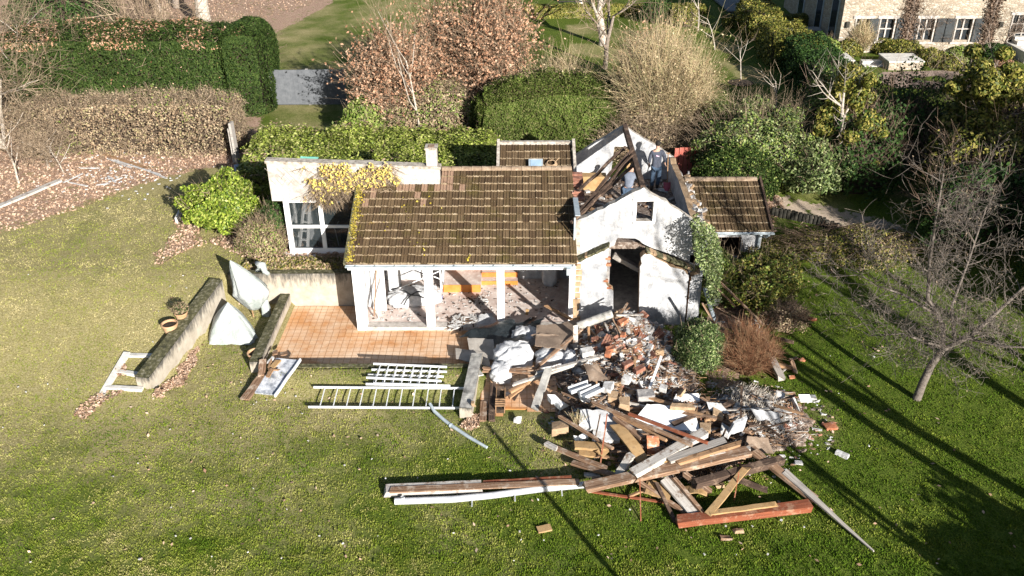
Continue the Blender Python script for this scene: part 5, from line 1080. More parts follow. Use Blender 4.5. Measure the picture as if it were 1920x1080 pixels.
# terrace table, long bench, solar cover
q = P(1497, 78, 1.3); th = thing('garden_table', 'long grey table with bench in the shade beside the stone house', 'table', q)
mb = MB(); mb.box(q+(-1.2, -.4, .72), q+(1.2, .45, .78)); mb.build('tabletop', 'woodgrey', th)
for dx in (-1.05, .95):
    for dy in (-.32, .3): mb = MB(); mb.box(q+(dx, dy, 0), q+(dx+.08, dy+.08, .72)); mb.build('leg', 'woodgrey', th)
th2 = thing('garden_bench', 'low grey bench in front of the shaded garden table', 'bench', q+(0, -1, 0)); mb = MB(); mb.box(q+(-1.1, -1.0, .4), q+(1.1, -.7, .45)); mb.build('seat', 'woodgrey', th2)
for dx in (-1.0, .9): mb = MB(); mb.box(q+(dx, -.95, 0), q+(dx+.08, -.75, .4)); mb.build('leg', 'woodgrey', th2)
a_, b_, c_ = P(1365, 20, 1.6), P(1438, 20, 1.6), P(1325, -14, 1.6)
mb = MB(); mb.add([a_-(0, 0, .1), b_-(0, 0, .1), b_+(c_-a_)-(0, 0, .1), c_-(0, 0, .1), a_, b_, b_+(c_-a_), c_], BOXF)
for v_ in (a_, b_, c_, b_+c_-a_): mb.obox(v_-(0, 0, 1.0), v_-(0, 0, .1), .12, .12)
tag(mb.build('canopy', 'greydoor', origin=a_), 'flat grey rectangular canopy at the top edge beyond the low hedge', 'canopy')
q = P(1077, 26, 1.2); mb = MB()
for z_ in (.25, .5, .8): mb.box(q+(-1.2, -.03, z_), q+(1.1, .03, z_+.09))
for dx in (-1.1, 0, 1.0): mb.box(q+(dx, -.08, 0), q+(dx+.09, .06, .9))
tag(mb.build('garden_gate', 'edging', origin=q), 'small dark rail barrier in front of the far low hedge', 'barrier')
for k, (px, py, lb) in enumerate(((1066, 100, 'white marker post on the lawn left of the dry patches'), (1366, 68, 'short white marker post between two thin bare trees'), (1425, 138, 'white marker post near the slanting hedge row'), (1254, 62, 'white marker post behind the golden willow'))):
    q = G(px, py); mb = MB(); mb.obox(q, q+(0, 0, .7), .07, .07); mb.obox(q+(0, 0, .7), q+(0, 0, .76), .07, .07, taper=.1); tag(mb.build('marker_post', 'whiteclean', origin=q), lb, 'post')
# grey gate
g0, g1 = P(513, 197, 1.22), P(648, 200, 1.22); gt = PY(513, 131, g0[1])[2]
th = thing('boarded_gate', 'wide grey boarded gate between the tall hedge and the beeches', 'gate', g0); nb = 16
mb = MB()
for k in range(nb):
    a_ = g0+(g1-g0)*k/nb; b_ = g0+(g1-g0)*(k+.985)/nb; mb.box((a_[0], g0[1]-.02+R.randn()*.002, 1.25), (b_[0], g0[1]+.03, gt+R.randn()*.006))
mb.build('boards', 'greydoor', th)
for px in (0, .5, .985): mb = MB(); a_ = g0+(g1-g0)*px; mb.box((a_[0]-.05, g0[1]+.035, 1.2), (a_[0]+.07, g0[1]+.15, gt+.02)); mb.build('post', 'woodgrey', th)
# leaning board post by the laurel hedge
q = G(446, 305); th = thing('leaning_board', 'narrow weathered wooden gate panel standing edge on beside the brown hedge', 'gate', q)
mb = MB(); mb.obox(q+(0, 0, 0), q+(-.05, .1, 1.75), .1, .4, up=(0, 1, 0)); mb.build('panel', 'woodgrey', th); mb = MB(); mb.obox(q+(-.14, .2, 0), q+(-.16, .25, 1.5), .09, .5, up=(0, 1, 0)); mb.build('post', 'woodgrey', th)
# red fence behind the workers
a_ = P(1262, 330, 1.2); th = thing('red_fence', 'short stretch of red board fence behind the standing worker', 'fence', (a_[0], 33.4, 1.2))
mb = MB()
for k in range(9): x_ = 6.0+k*.19; mb.box((x_, 33.4, 1.1), (x_+.165, 33.44, 2.55+R.randn()*.02))
mb.build('boards', 'redfence', th); mb = MB(); mb.box((6.0, 33.441, 1.5), (7.7, 33.49, 1.6)); mb.box((6.0, 33.441, 2.2), (7.7, 33.49, 2.3)); mb.build('rails', 'redfence', th)
# gravel path + black log edging
mb = MB(); E_ = [(1448, 404), (1490, 412), (1530, 420), (1575, 437), (1610, 450)]
for k in range(24):
    t = k/23*(len(E_)-1); i_ = min(int(t), len(E_)-2); f = t-i_; px, py = np.array(E_[i_])*(1-f)+np.array(E_[i_+1])*f
    if 17 <= k <= 18: continue
    q = G(px, py); mb.tubes([q-(0, 0, .1)], [q+(R.randn()*.02, 0, .3+R.rand()*.06)], .085, .075, 8); mb.lathe(q+(0, 0, .3), [(.076, 0), (0, .02)], 8)
tag(mb.build('log_edging', 'edging', origin=G(1500, 412)), 'row of short dark upright logs edging the gravel path', 'edging')
mb = MB(); PP = [P(*p_, .9) for p_ in ()]
# cable coil on the annexe roof, tarps, white debris in the leaf drift
mb = MB(); q = PY(1034, 292, 28.95)
for k in range(6):
    th_ = np.linspace(0, 6.283, 22); r_ = .2-.012*k; mb.tube(np.stack([q[0]+np.cos(th_)*r_, 28.95+np.sin(th_)*r_*.85, 3.66+.012*k+np.sin(th_)*r_*.36], -1), .014, 5, cap=False)
mb.tube([q+(.15, -.1, -.0), q+(.25, -.25, .02), q+(.1, -.4, -.1)], .012, 5)
tag(mb.build('cable_coil', 'tanblock', origin=(q[0], 28.95, 3.6)), 'coiled cable lying on the small dark roof beside the skylight', 'cable coil')
def sheetpatch(name, label, cat, corners, mat, th_=.02, bend=.06, n=10, seed=0, z=None, up=None, jagamp=0., group=None):
    """thin board or sheet through four corner points, gently buckled"""
    c = [np.array(p_, float) for p_ in corners]; rs = np.random.RandomState(seed)
    o = sum(c)/4; nrm = np.cross(c[1]-c[0], c[3]-c[0]); nrm /= np.linalg.norm(nrm); nrm *= np.sign(nrm[2]) or 1
    a1, a2, a3 = rs.rand(3)*6
    def f(s_):
        def fn(u, v):
            uu = u[..., None]; vv = v[..., None]; p_ = c[0]*(1-uu)*(1-vv)+c[1]*uu*(1-vv)+c[2]*uu*vv+c[3]*(1-uu)*vv
            ed = (np.abs(np.sin(u*9+a2))*(np.abs(v-.5) > .49)*(v-.5)*2)[..., None]*jagamp
            h = bend*(np.sin(u*3.1+a1)*np.cos(v*2.7+a2)+.35*np.sin(u*8+a3+v*5))
            p_ = p_+nrm*(h[..., None]+s_*th_/2)+(c[3]-c[0])*ed
            return p_[..., 0], p_[..., 1], p_[..., 2]
        return fn
    mb = MB(); mb.grid(f(1), n, n); mb.grid(f(-1), n, n)
    for (u0, u1) in (((0, 0), (1, 0)), ((1, 0), (1, 1)), ((1, 1), (0, 1)), ((0, 1), (0, 0))):
        t = np.linspace(0, 1, n); uu = u0[0]+(u1[0]-u0[0])*t; vv = u0[1]+(u1[1]-u0[1])*t
        A_ = np.stack(f(1)(uu, vv), -1); B_ = np.stack(f(-1)(uu, vv), -1); mb.add(np.concatenate([A_, B_]), [(k, k+1, n+k+1, n+k) for k in range(n-1)])
    return tag(mb.build(name, mat, origin=o, smooth=False), label, cat, group)
mb = MB(); q = G(470, 350); blob(mb, q+(.2, -.2, .35), (.45, .35, .5), 5, .35, 2.2, mi=0, flat=q[2]-.02); tag(mb.build('tarp_bundle', 'bluepl', origin=q), 'crumpled grey blue plastic bundle behind the round green shrub', 'tarp')
sheetpatch('plastic_strip', 'pale blue plastic strip leaning over the green shrub', 'plastic strip', [q+(-.35, -.5, .45), q+(-.1, -.5, .4), q+(-.35, .2, .85), q+(-.6, .2, .85)], 'bluepl', .03, .03, 8, 2)
sheetpatch('metal_trough', 'grey ribbed trough leaning against the parapet wall end', 'trough', [q+(.3, -.5, .25), q+(.6, -.6, .25), q+(1.0, .2, 1.1), q+(.75, .3, 1.15)], 'metal', .05, .02, 8, 3)
sheetpatch('green_panel', 'sliver of green sheet behind the parapet coping', 'sheet', [(-7.5, 28.0, 4.2), (-6.9, 28.0, 4.2), (-6.9, 28.2, 4.24), (-7.5, 28.2, 4.27)], surf('turquoise sheet', [(.12, .38, .3), (.2, .48, .4)], 3, .6, 10, .1), .02, .01)
def stick(name, label, cat, p, q_, wd, th_, mat, group=None, jg=.05, taper=1., up=(0, 0, 1), bend=0, n=1):
    p = np.array(p, float); q_ = np.array(q_, float); d = q_-p; d /= np.linalg.norm(d); s_ = np.cross(d, up); s_ /= np.linalg.norm(s_)+1e-9; u_ = np.cross(s_, d)
    mb = MB(); n = 6
    L = np.linalg.norm(q_-p); prev = None; V = []
    for k in range(n+1):
        t = k/n; c = p+(q_-p)*t+u_*(bend*math.sin(t*3.14159))+s_*R.randn()*.004; kx = 1+(taper-1)*t
        for (i, j) in ((-1, -1), (1, -1), (1, 1), (-1, 1)):
            e = d*(R.rand()-.5)*jg*2 if k in (0, n) else 0
            V.append(c+s_*i*wd/2*kx*(1+R.randn()*.03)+u_*j*th_/2*max(kx, .4)*(1+R.randn()*.04)+e)
    F = [(3, 2, 1, 0), tuple(4*n+k for k in range(4))]+[(4*k+a, 4*k+(a+1) % 4, 4*k+4+(a+1) % 4, 4*k+4+a) for k in range(n) for a in range(4)]
    mb.add(V, F); o = mb.build(name, mat, origin=p, rot=np.stack([d, s_, np.cross(d, s_)], 1)); return tag(o, label, cat, group)
a_, b_ = G(-30, 402), G(115, 342); stick('long_gutter', 'long pale painted gutter board lying across the leaf drift', 'board', a_+(0, 0, .06), b_+(0, 0, .1), .26, .08, 'woodwhite')
a_, b_ = G(197, 292), G(275, 318); stick('plank', 'orange tan plank lying on fallen leaves at the upper left', 'plank', a_+(0, 0, .08), b_+(0, 0, .08), .14, .04, 'woodtan')
LEFTB = [((203, 301), (248, 318)), ((215, 303), (300, 330)), ((152, 318), (188, 318)), ((120, 345), (156, 328)), ((130, 345), (165, 352)), ((203, 333), (218, 345)), ((213, 342), (228, 337)), ((180, 350), (205, 347)), ((270, 320), (312, 337))]
WL = ('longest thin white strip on the leaves below the tan plank', 'thin white strip pair running right from the leaf drift plank', 'short white strip highest in the leaf drift, left of the plank', 'short slanting white strip beside the long gutter board', 'curved white strip right of the end of the gutter board', 'short white strip falling to the right in mid drift', 'white strip touching the short falling strip', 'short level white strip low in the leaf drift', 'white strip at the right end nearest the green shrub')
for k, (a, b) in enumerate(LEFTB):
    a_, b_ = G(*a), G(*b); stick('plaster_strip', WL[k], 'plaster strip', a_+(0, 0, .07), b_+(0, 0, .07), .05+R.rand()*.04, .025, 'plaster', 'white strips scattered in the leaf drift')
mb = MB()
for k in range(150):
    px, py = (230, 325)+R.randn(2)*(60, 22); q = G(px, py); mb.obox(q+(0, 0, .05), q+np.append(R.randn(2)*.05, .06), .03+R.rand()*.07, .03)
for k in range(110):
    px, py = R.rand()*1700, 500+R.rand()*560
    q = G(px, py)
    if onlawn(q[0], q[1]): mb.obox(q+(0, 0, .05), q+np.append(R.randn(2)*.02, .06), .02+R.rand()*.035, .02)
tag(mb.build('crumbs', 'plaster'), 'white plaster crumbs scattered over lawn and leaves', None, None, 'stuff')

# ================================================================== OBJECTS ON THE LEFT
def ladder(label, a, b, c, n, zoff, over=.12, grp=None):
    """a,b: ends of upper rail; c: start of lower rail"""
    a, b, c = [np.array(v, float) for v in (a, b, c)]; d_ = b-a; o = c-a
    th = thing('ladder', label, 'ladder', a, grp)
    for s_ in (a, c): mb = MB(); mb.obox(s_, s_+d_, .03, .06); mb.build('rail', 'alu', th)
    L = np.linalg.norm(d_); u = d_/L
    for k in range(n):
        t = (k+.9)/(n+.8); p = a+d_*t; oo = o-u*np.dot(o, u); w_ = oo/np.linalg.norm(oo)
        mb = MB(); mb.obox(p+w_*.018, p+oo-w_*.018, .024, .024); mb.build('rung', 'alu', th)
    return th
z_ = .22
ladder('long single aluminium ladder lying on the grass nearest the camera', P(588, 726, z_+.1), P(874, 728, z_+.1), P(578, 763, z_), 11, 0)
ladder('aluminium ladder lying uppermost on the stack by the patio kerb', P(700, 682, .5), P(838, 688, .5), P(687, 708, .47), 8, 0)
ladder('aluminium ladder lying lowest in the stack on the grass', P(690, 703, .38), P(832, 706, .38), P(686, 720, .36), 8, 0)
ladder('middle aluminium ladder of the crossed stack by the kerb', P(697, 693, .44), P(838, 697, .44), P(700, 719, .42), 8, 0)
def pot(label, q, r, h, rim=.03, soil=True, saucer=False):
    th = thing('plant_pot', label, 'plant pot', q)
    mb = MB(); mb.lathe(q, [(0, 0), (r*.55, 0), (r*.62, h*.05), (r*.9, h*.8), (r*.95, h*.86), (r, h*.88), (r, h), (r*.88, h), (r*.84, h*.8)], 24); mb.build('pot_body', 'terra', th, smooth=False)
    mb = MB(); mb.lathe(q, [(r*.84, h*.82), (r*.4, h*.86), (0, h*.84)], 20); mb.build('earth', 'soil', th)
    if saucer: mb = MB(); mb.lathe(q-(0, 0, .01), [(0, 0), (r*1.15, 0), (r*1.25, .05), (r*1.18, .05), (r*1.1, .02)], 20); mb.build('saucer', 'terra', th)
    return th
q = G(482, 681); pot('terracotta pot with earth at the corner of the terrace wall', q, .24, .4)
def onleft(px, py): return G(px, py)
q = onleft(322, 626); pot('empty terracotta pot beside the wall, left of the planted pot', q, .25, .38)
q = onleft(343, 604); t_ = pot('terracotta pot on a saucer holding a small plant on the wall', q, .2, .36, saucer=True)
shrub('potted_plant', 'small purple brown leafy plant in the saucer pot', (q[0], q[1], q[2]+.48), (.26, .26, .2), 420, 'drybrown', .07, cat='plant', z0=q[2]+.3, twig=24, core=0, extra=('leafdark', 200))
# fleece wrapped plants
def tent(name, label, base_pts, apex, mat, seed, rnd=.35):
    rs = np.random.RandomState(seed); B = np.array(base_pts, float); n = 48; m = 14; apex = np.array(apex, float)
    t = np.linspace(0, len(B), n, endpoint=False); ring = np.array([B[int(k) % len(B)]*(1-(k % 1))+B[(int(k)+1) % len(B)]*(k % 1) for k in t]); c = ring.mean(0)
    ph = rs.rand(3)*6; V = []
    for j in range(m):
        v = j/(m-1); s_ = (1-v**1.5)*(1-rnd*0)+0; 
        for i in range(n):
            th_ = i/n*6.283; fold = 1+.08*(1-v*.5)*abs(math.sin(th_*4.5+ph[0]))+.05*abs(math.sin(th_*8+ph[1]+v*3))*(1-v*.6)+.05*math.sin(th_*4+ph[2]+v*5)*v
            p = ring[i]*(1-v)+apex*v; rad_ = (ring[i]-c); bulge = math.sin(v*3.1416)*rnd
            p = p+rad_*bulge*.5*(1-v*.3)+(p-(c*(1-v)+apex*v))*(fold-1); V.append(p)
    F = [(j*n+i, j*n+(i+1) % n, (j+1)*n+(i+1) % n, (j+1)*n+i) for j in range(m-1) for i in range(n)]
    mb = MB(); mb.add(V, F); o = mb.build(name, mat, origin=c, smooth=True); return tag(o, label, 'covered plant')
a = [P(395, 645, .1), P(470, 645, .1), P(480, 632, .1), P(470, 612, .1), P(400, 612, .1)]
tent('covered_plant', 'conical white fleece cover over a plant, the nearer of the two', a, PY(427, 566, 23.9), 'fleece', 3)
mb = MB(); c = PY(468, 562, 24.75)
def egg(u, v):
    th_ = u*6.283; zz = v; r_ = .56*np.where(zz < .38, np.clip(zz/.38, 0, 1)**.55, np.clip((1-zz)/.62, 0, 1)**.8)*(1+.07*np.sin(th_*7+zz*4)+.05*np.sin(th_*13-zz*6))
    return c[0]+.1+np.cos(th_)*r_-.42*zz**1.5+.1*np.sin(zz*4), 24.75+np.sin(th_)*r_*.85, .3+zz*1.85
mb.grid(egg, 40, 22); o = mb.build('covered_plant', 'fleece', origin=(c[0], 24.75, .1), smooth=True); tag(o, 'tall pointed white fleece bag over a plant on a stake, behind the conical one', 'covered plant')
mb = MB(); mb.tube([(c[0]+.05, 24.7, 0), (c[0]+.03, 24.72, .5)], .02); o2 = mb.build('stake', 'woodtan', None, origin=(c[0], 24.7, 0)); tag(o2, 'thin wooden stake under the pointed white plant cover', 'stake')
mb = MB(); c2 = PY(489, 502, 25.3); mb.tube([c2+(-.1, 0, -.1), c2+(-.05, 0, .12), c2+(.08, 0, .1), c2+(.15, -.1, -.1), c2+(.28, -.15, -.16)], [.12, .15, .12, .09, .06], 10); tag(mb.build('fleece_wrap', 'fleece', origin=c2, smooth=True), 'twisted white fleece end behind the pointed plant cover', 'fleece')
mb = MB(); c3 = P(498, 580, .3); blob(mb, c3+(0, 0, 0), (.14, .12, .42), 4, .2, 3); tag(mb.build('fleece_tail', 'fleece', origin=c3, smooth=True), 'white fleece tail hanging right of the pointed plant cover', 'fleece')
# scuffed sheet with offcuts
cs = [P(478, 737, .2), P(517, 741, .2), P(562, 676, .42), P(518, 672, .42)]
sheetpatch('scaffold_platform', 'scuffed grey scaffold platform lying on the grass at the patio corner', 'platform', cs, 'marble', .05, .008, 10, 3)
stick('platform_edge', 'raised white edge rail along the scuffed platform', 'rail', P(515, 743, .26), P(564, 674, .48), .04, .09, 'alu', jg=0)
stick('plank', 'dark brown plank beside the left edge of the scuffed platform', 'plank', P(458, 750, .16), P(494, 702, .3), .27, .05, 'wood')
stick('plank', 'short upright brown board leaning over the scuffed platform', 'plank', P(490, 705, .34), P(493, 676, .52), .2, .05, 'wood')
for k, (a, b, w_, m_, lb) in enumerate((((511, 688), (522, 676), .16, 'insul', 'square orange tan offcut on the scuffed platform'), ((505, 692), (524, 694), .05, 'woodtan', 'thin yellow stick on the scuffed platform'), ((502, 706), (510, 692), .12, 'woodtan', 'tan wood offcut at the plank end'), ((503, 690), (513, 664), .05, 'woodtan', 'tan lath pointing to the patio corner'), ((503, 680), (512, 670), .1, 'plaster', 'white plaster scrap at the head of the platform'), ((511, 662), (521, 660), .22, 'wood', 'brown board scrap at the patio corner'), ((528, 664), (538, 662), .18, 'wood', 'short brown board scrap on the patio edge'))):
    stick('offcut', lb, 'wood offcut', P(*a, .45), P(*b, .47), w_, .04, m_)
# bent gutter on the lawn, long beams
mb = MB(); pts = [P(806, 757, .3), P(815, 772, .22), P(832, 787, .16), P(845, 797, .14), P(880, 820, .13), P(913, 839, .12)]; mb.tube(pts, [.045, .05, .05, .05, .05, .04], 8); mb.tube([pts[3]-(.02, 0, 0), pts[3]+(.03, -.02, 0)], .065, 8)
tag(mb.build('drain_pipe', 'zinc', origin=pts[3], smooth=True), 'bent pale drain pipe lying on the lawn from the ladder', 'pipe')
mb = MB(); pts = [P(740, 940, .16), P(850, 936, .16), P(920, 929, .15), P(1010, 917, .17), P(1095, 909, .2)]; mb.tube(pts, .085, 12)
for f in (1, 2, 3): p_ = (pts[f]+pts[f+1])/2; mb.obox(p_+(0, .1, .0), p_+(0.01, -.28, -.03), .03, .015)
mb.tubes([pts[0]+(.2, 0, 0)], [pts[0]+(.2, .02, .13)], .05, .05, 10)
tag(mb.build('gutter_pipe', 'metal', origin=pts[0], smooth=False), 'long grey metal gutter lying beside the long pale plank beam', 'gutter')
def board(label, a, za, b, zb, wd, th_, mat, name='timber', cat='timber', **k): return stick(name, label, cat, P(*a, za), P(*b, zb), wd, th_, mat, **k)
board('long pale bordered plank beam pointing left out of the timber heap', (723, 920), .2, (905, 912), .22, .3, .16, 'woodwhite', 'beam', 'beam')
board('brown facing board lying on the long pale beam', (730, 919), .29, (1085, 903), .31, .2, .03, 'wood')
board('thin reddish strip at the far side of the long pale beam', (905, 905), .24, (1068, 896), .26, .08, .08, 'woodred')
board('big brown beam crossing the front of the timber heap', (1098, 914), .42, (1405, 846), .72, .3, .12, 'wood', 'beam', 'beam')
board('thick white painted beam resting on the brown beam', (1187, 888), .66, (1320, 812), .8, .26, .14, 'woodwhite', 'beam', 'beam')
board('red brown beam lying alone at the front of the timber heap', (1270, 978), .2, (1520, 948), .2, .26, .18, 'woodred', 'beam', 'beam')
board('dark rotten beam on the right side of the timber heap', (1302, 908), .5, (1468, 862), .45, .2, .18, 'wooddark', 'beam', 'beam')
board('long brown board sloping down to the right onto the lawn', (1412, 846), .55, (1530, 938), .2, .24, .08, 'wood')
board('long grey tapering board running out to the right over the lawn', (1470, 885), .4, (1640, 1035), .1, .22, .08, 'woodgrey', taper=.15)
board('ragged tan splintered board leaning on the red beam', (1330, 962), .35, (1398, 878), .6, .17, .05, 'insul', jg=.12)
board('ragged tan strip lying on the red brown beam', (1330, 962), .36, (1455, 945), .36, .14, .04, 'insul', jg=.15)
board('white board under a brown batten in the timber heap', (1248, 898), .45, (1310, 968), .2, .34, .05, 'woodwhite')
board('brown batten lying along the white board', (1262, 895), .52, (1317, 960), .27, .1, .07, 'wood')
board('tan square board behind the brown batten', (1212, 912), .36, (1255, 925), .28, .5, .03, 'insul')
board('curved tan strip beside the dark rotten beam', (1285, 920), .3, (1330, 925), .3, .26, .03, 'insul', bend=.08)
board('short brown batten in front of the dark rotten beam', (1283, 888), .55, (1333, 922), .35, .12, .1, 'wood')
board('dark stick standing out in front of the timber heap', (1230, 905), .45, (1266, 980), .1, .09, .06, 'wooddark')
board('thin rusty rod leaning at the front of the timber heap', (1200, 902), .6, (1201, 978), .08, .025, .025, 'woodred')
board('second thin rusty rod standing beside the ragged tan board', (1385, 888), .75, (1376, 940), .1, .025, .025, 'woodred')
board('long thin brown lath lying on the grass under the big beam', (1110, 922), .12, (1300, 950), .14, .06, .04, 'woodred')
board('tan lath crossing the long thin lath', (1180, 930), .14, (1220, 915), .35, .06, .05, 'woodtan')
board('brown board pointing down right from under the big beam', (1200, 905), .4, (1290, 965), .14, .1, .08, 'wood')
board('white tipped brown batten sticking out left of the heap', (1025, 833), .3, (1140, 880), .35, .12, .08, 'wood')
board('white painted end piece of the left batten', (1023, 831), .32, (1045, 842), .34, .13, .085, 'woodwhite')
board('brown board under the white tipped batten', (1075, 868), .25, (1180, 900), .4, .16, .06, 'wood')
board('pale short board lying left of the white beam', (1098, 890), .2, (1125, 893), .2, .14, .05, 'woodwhite')
board('tan brown broken fibre strip near the big beam end', (1110, 897), .28, (1160, 903), .3, .14, .07, 'wood')
board('white and blue splintered post standing in the timber heap', (1160, 892), .35, (1185, 850), .8, .2, .12, 'woodwhite', jg=.1)
board('narrow tan insulation board bent across the heap', (1155, 797), .75, (1205, 862), .6, .32, .05, 'insul', bend=.05)
board('tan fibre board lying flat on the left of the heap', (1078, 835), .45, (1135, 838), .5, .26, .08, 'insul')
board('second tan fibre board below the first', (1085, 848), .35, (1120, 852), .35, .24, .05, 'insul')
board('small square tan board at the foot of the rod', (1125, 842), .5, (1137, 852), .45, .3, .04, 'insul')
board('long thin brown lath across the middle of the heap', (1112, 755), .9, (1300, 836), .9, .09, .07, 'wood')
board('yellowish lath parallel to the long brown lath', (1150, 775), .85, (1250, 826), .85, .08, .05, 'woodtan')
board('brown lath running on to the right', (1180, 776), .9, (1325, 830), .85, .07, .06, 'woodred')
board('brown plank in front of the white slab', (1153, 783), .8, (1205, 822), .75, .15, .08, 'wood')
board('brick red rectangular board standing in the heap', (1225, 850), .5, (1224, 818), .95, .3, .06, 'brick', up=(0, 1, 0))
board('thin brown stick pointing left down from the rubble', (1048, 780), .75, (1150, 842), .6, .08, .06, 'wood')
board('vertical thin rod in the middle of the heap', (1125, 778), 1.2, (1117, 818), .55, .025, .025, 'wooddark')
board('rusty rod standing next to the dark rod', (1138, 775), 1.25, (1126, 870), .3, .03, .03, 'woodred')
board('short tan lath low in the heap', (1120, 855), .4, (1155, 860), .4, .08, .05, 'woodtan')
board('grey rotten plank on top of the timber heap', (1255, 862), .75, (1360, 826), .75, .22, .07, 'woodgrey')
board('tan splintered rafter on top of the timber heap', (1270, 868), .72, (1388, 832), .78, .14, .1, 'woodtan', jg=.1)
board('ragged tan strip under the splintered rafter', (1250, 862), .7, (1300, 855), .68, .12, .06, 'insul', jg=.12)
board('pale brown rafter lying behind the big brown beam', (1300, 858), .7, (1405, 842), .68, .13, .1, 'woodwhite')
board('brown rafter with torn tan end in the heap', (1310, 868), .6, (1400, 850), .62, .16, .1, 'wood')
board('tan lath near the right end of the big beam', (1345, 852), .7, (1400, 858), .62, .1, .06, 'woodtan')
board('flat brown board at the heap end near the lawn', (1403, 838), .5, (1432, 862), .42, .3, .05, 'wood')
board('dark board under the right end of the rotten beam', (1360, 890), .3, (1440, 920), .2, .14, .08, 'wooddark')
board('thick weathered concrete post leaning at the left of the rubble heap', (1028, 694), .75, (1003, 766), .25, .19, .15, 'concrete', 'concrete_post', 'post')
board('dark brown leaning plank right of the concrete post', (1035, 735), .5, (1075, 760), .55, .12, .07, 'wooddark')
board('long whitish rafter running left from the rubble heap', (962, 722), .42, (1105, 674), .75, .1, .08, 'woodwhite')
board('brown lath beside the whitish rafter', (905, 690), .5, (1015, 702), .45, .08, .06, 'wood')
board('second brown lath on the white sacks', (905, 696), .42, (1005, 690), .52, .07, .06, 'wood')
board('tan batten under the whitish rafter', (955, 735), .35, (1020, 700), .5, .1, .09, 'woodtan')
board('short tan board end beside the landing', (955, 745), .25, (985, 722), .3, .1, .06, 'woodtan')
board('thin brown lath lying over the landing', (960, 705), .3, (985, 697), .35, .04, .03, 'wood')
board('tan lath leaning across the felt sheet', (1005, 690), .5, (1092, 616), 1.0, .09, .06, 'wood')
board('tan lath rising from the veranda doorway', (1023, 573), .7, (1076, 601), .5, .09, .06, 'woodtan')
board('long pale board edge at the back of the rubble', (1005, 700), .6, (1150, 662), .9, .1, .05, 'woodwhite')
for k, (a, za, b, zb, w_, m_, lb) in enumerate((((1078, 560), 1.5, (1078, 600), .9, .12, 'tanblock', 'perforated tan post stump at the wall corner'), ((1079, 612), .9, (1079, 668), .2, .14, 'woodwhite', 'upright pale perforated strut in front of the rubble heap'), ((1104, 612), .95, (1104, 636), .6, .07, 'woodtan', 'short upright yellow stick in the rubble heap'))):
    stick('strut', lb, 'strut', PY(a[0], a[1], P(*b, zb)[1]), P(*b, zb), w_, .08, m_, up=(0, 1, 0))
# right hand side: poles, logs and pipes
RS = [((1345, 523), .9, (1430, 608), .25, .07, 'wood', 'long brown pole leaning out of the side bushes'), ((1327, 522), 1.0, (1378, 574), .5, .06, 'wood', 'shorter brown pole left of the long pole'), ((1415, 600), .3, (1448, 610), .2, .05, 'woodgrey', 'short grey stick on the grass near the poles'), ((1432, 576), .15, (1530, 600), .12, .11, 'woodred', 'mottled orange brown plank lying on the side lawn'),
      ((1318, 570), .8, (1345, 615), .4, .07, 'wood', 'brown stick beside the fallen blue pipe'), ((1328, 607), .6, (1370, 640), .4, .1, 'wood', 'splintered brown branch stub beside the red twig bush'), ((1325, 622), .5, (1350, 645), .4, .12, 'woodtan', 'tan broken timber end behind the round bush'), ((1392, 600), .3, (1470, 705), .12, .06, 'wooddark', 'long dark pole right of the red twig bush'),
      ((1424, 625), .35, (1465, 710), .2, .2, 'woodgrey', 'thick grey weathered log right of the red twig bush'), ((1418, 655), .2, (1455, 690), .15, .08, 'wooddark', 'dark batten beside the grey log'), ((1420, 648), .25, (1440, 655), .2, .1, 'woodgrey', 'grey block touching the log'), ((1445, 655), .18, (1467, 662), .16, .1, 'wood', 'brown board piece right of the log'), ((1456, 684), .16, (1487, 690), .16, .12, 'woodtan', 'tan board piece on the grass right of the log'),
      ((1483, 675), .14, (1491, 698), .12, .12, 'wood', 'brown upright board piece on the side lawn'), ((1482, 676), .2, (1494, 670), .15, .07, 'wood', 'small brown cross piece on the side lawn'), ((1464, 700), .14, (1475, 690), .14, .05, 'woodgrey', 'short grey stick on the side lawn'), ((1462, 635), .12, (1487, 642), .12, .1, 'wooddark', 'dark broken board on the shaded lawn'), ((1390, 600), .5, (1408, 628), .35, .09, 'woodred', 'red brown batten over the red twig bush'), ((1345, 590), .5, (1330, 640), .3, .05, 'wooddark', 'dark thin stick behind the twig bush')]
for a, za, b, zb, w_, m_, lb in RS: stick('stick', lb, 'timber', P(*a, za+(.7 if za > .7 else .1)), P(*b, zb+(.25 if za > .7 else 0)), w_, w_*.7, m_)
mb = MB(); a_, b_ = PY(1322, 540, 24.2), P(1341, 606, .3); mb.tube([a_, b_], .07, 10); mb.obox(b_+(0, 0, .05), b_+(.3, 0, .05), .03, .02); tag(mb.build('drain_pipe', 'zinc', origin=b_, smooth=True), 'pale blue drain pipe leaning beside the right corner of the gable', 'pipe')
mb = MB(); a_, b_ = P(1083, 612, 1.0), P(1147, 588, 1.25); mb.tube([a_, b_], .13, 12); tag(mb.build('flue_pipe', 'concrete', origin=a_, smooth=True), 'thick grey pipe lying across the foot of the broken porch wall', 'pipe')
mb = MB(); mb.tube([PY(1313, 488, 24.4), PY(1317, 512, 24.4)], .06, 8); mb.build('downpipe', 'zinc', house)
q = P(1340, 570, .5); mb = MB(); mb.lathe(q, [(0, 0), (.13, 0), (.19, .3), (.2, .3), (.14, .02)], 16); mb.tube([q+(-.19, 0, .28), q+(0, 0, .42), q+(.19, 0, .28)], .008, 5); tag(mb.build('bucket', 'metal', origin=q), 'grey bucket among the sticks below the side bushes', 'bucket')
q = P(1422, 650, .1); mb = MB(); blob(mb, q+(0, .3, .15), (.18, .15, .2), 8, .3, 3); tag(mb.build('plastic_bag', 'bag', origin=q), 'small white and blue plastic bag behind the red twig bush', 'bag')
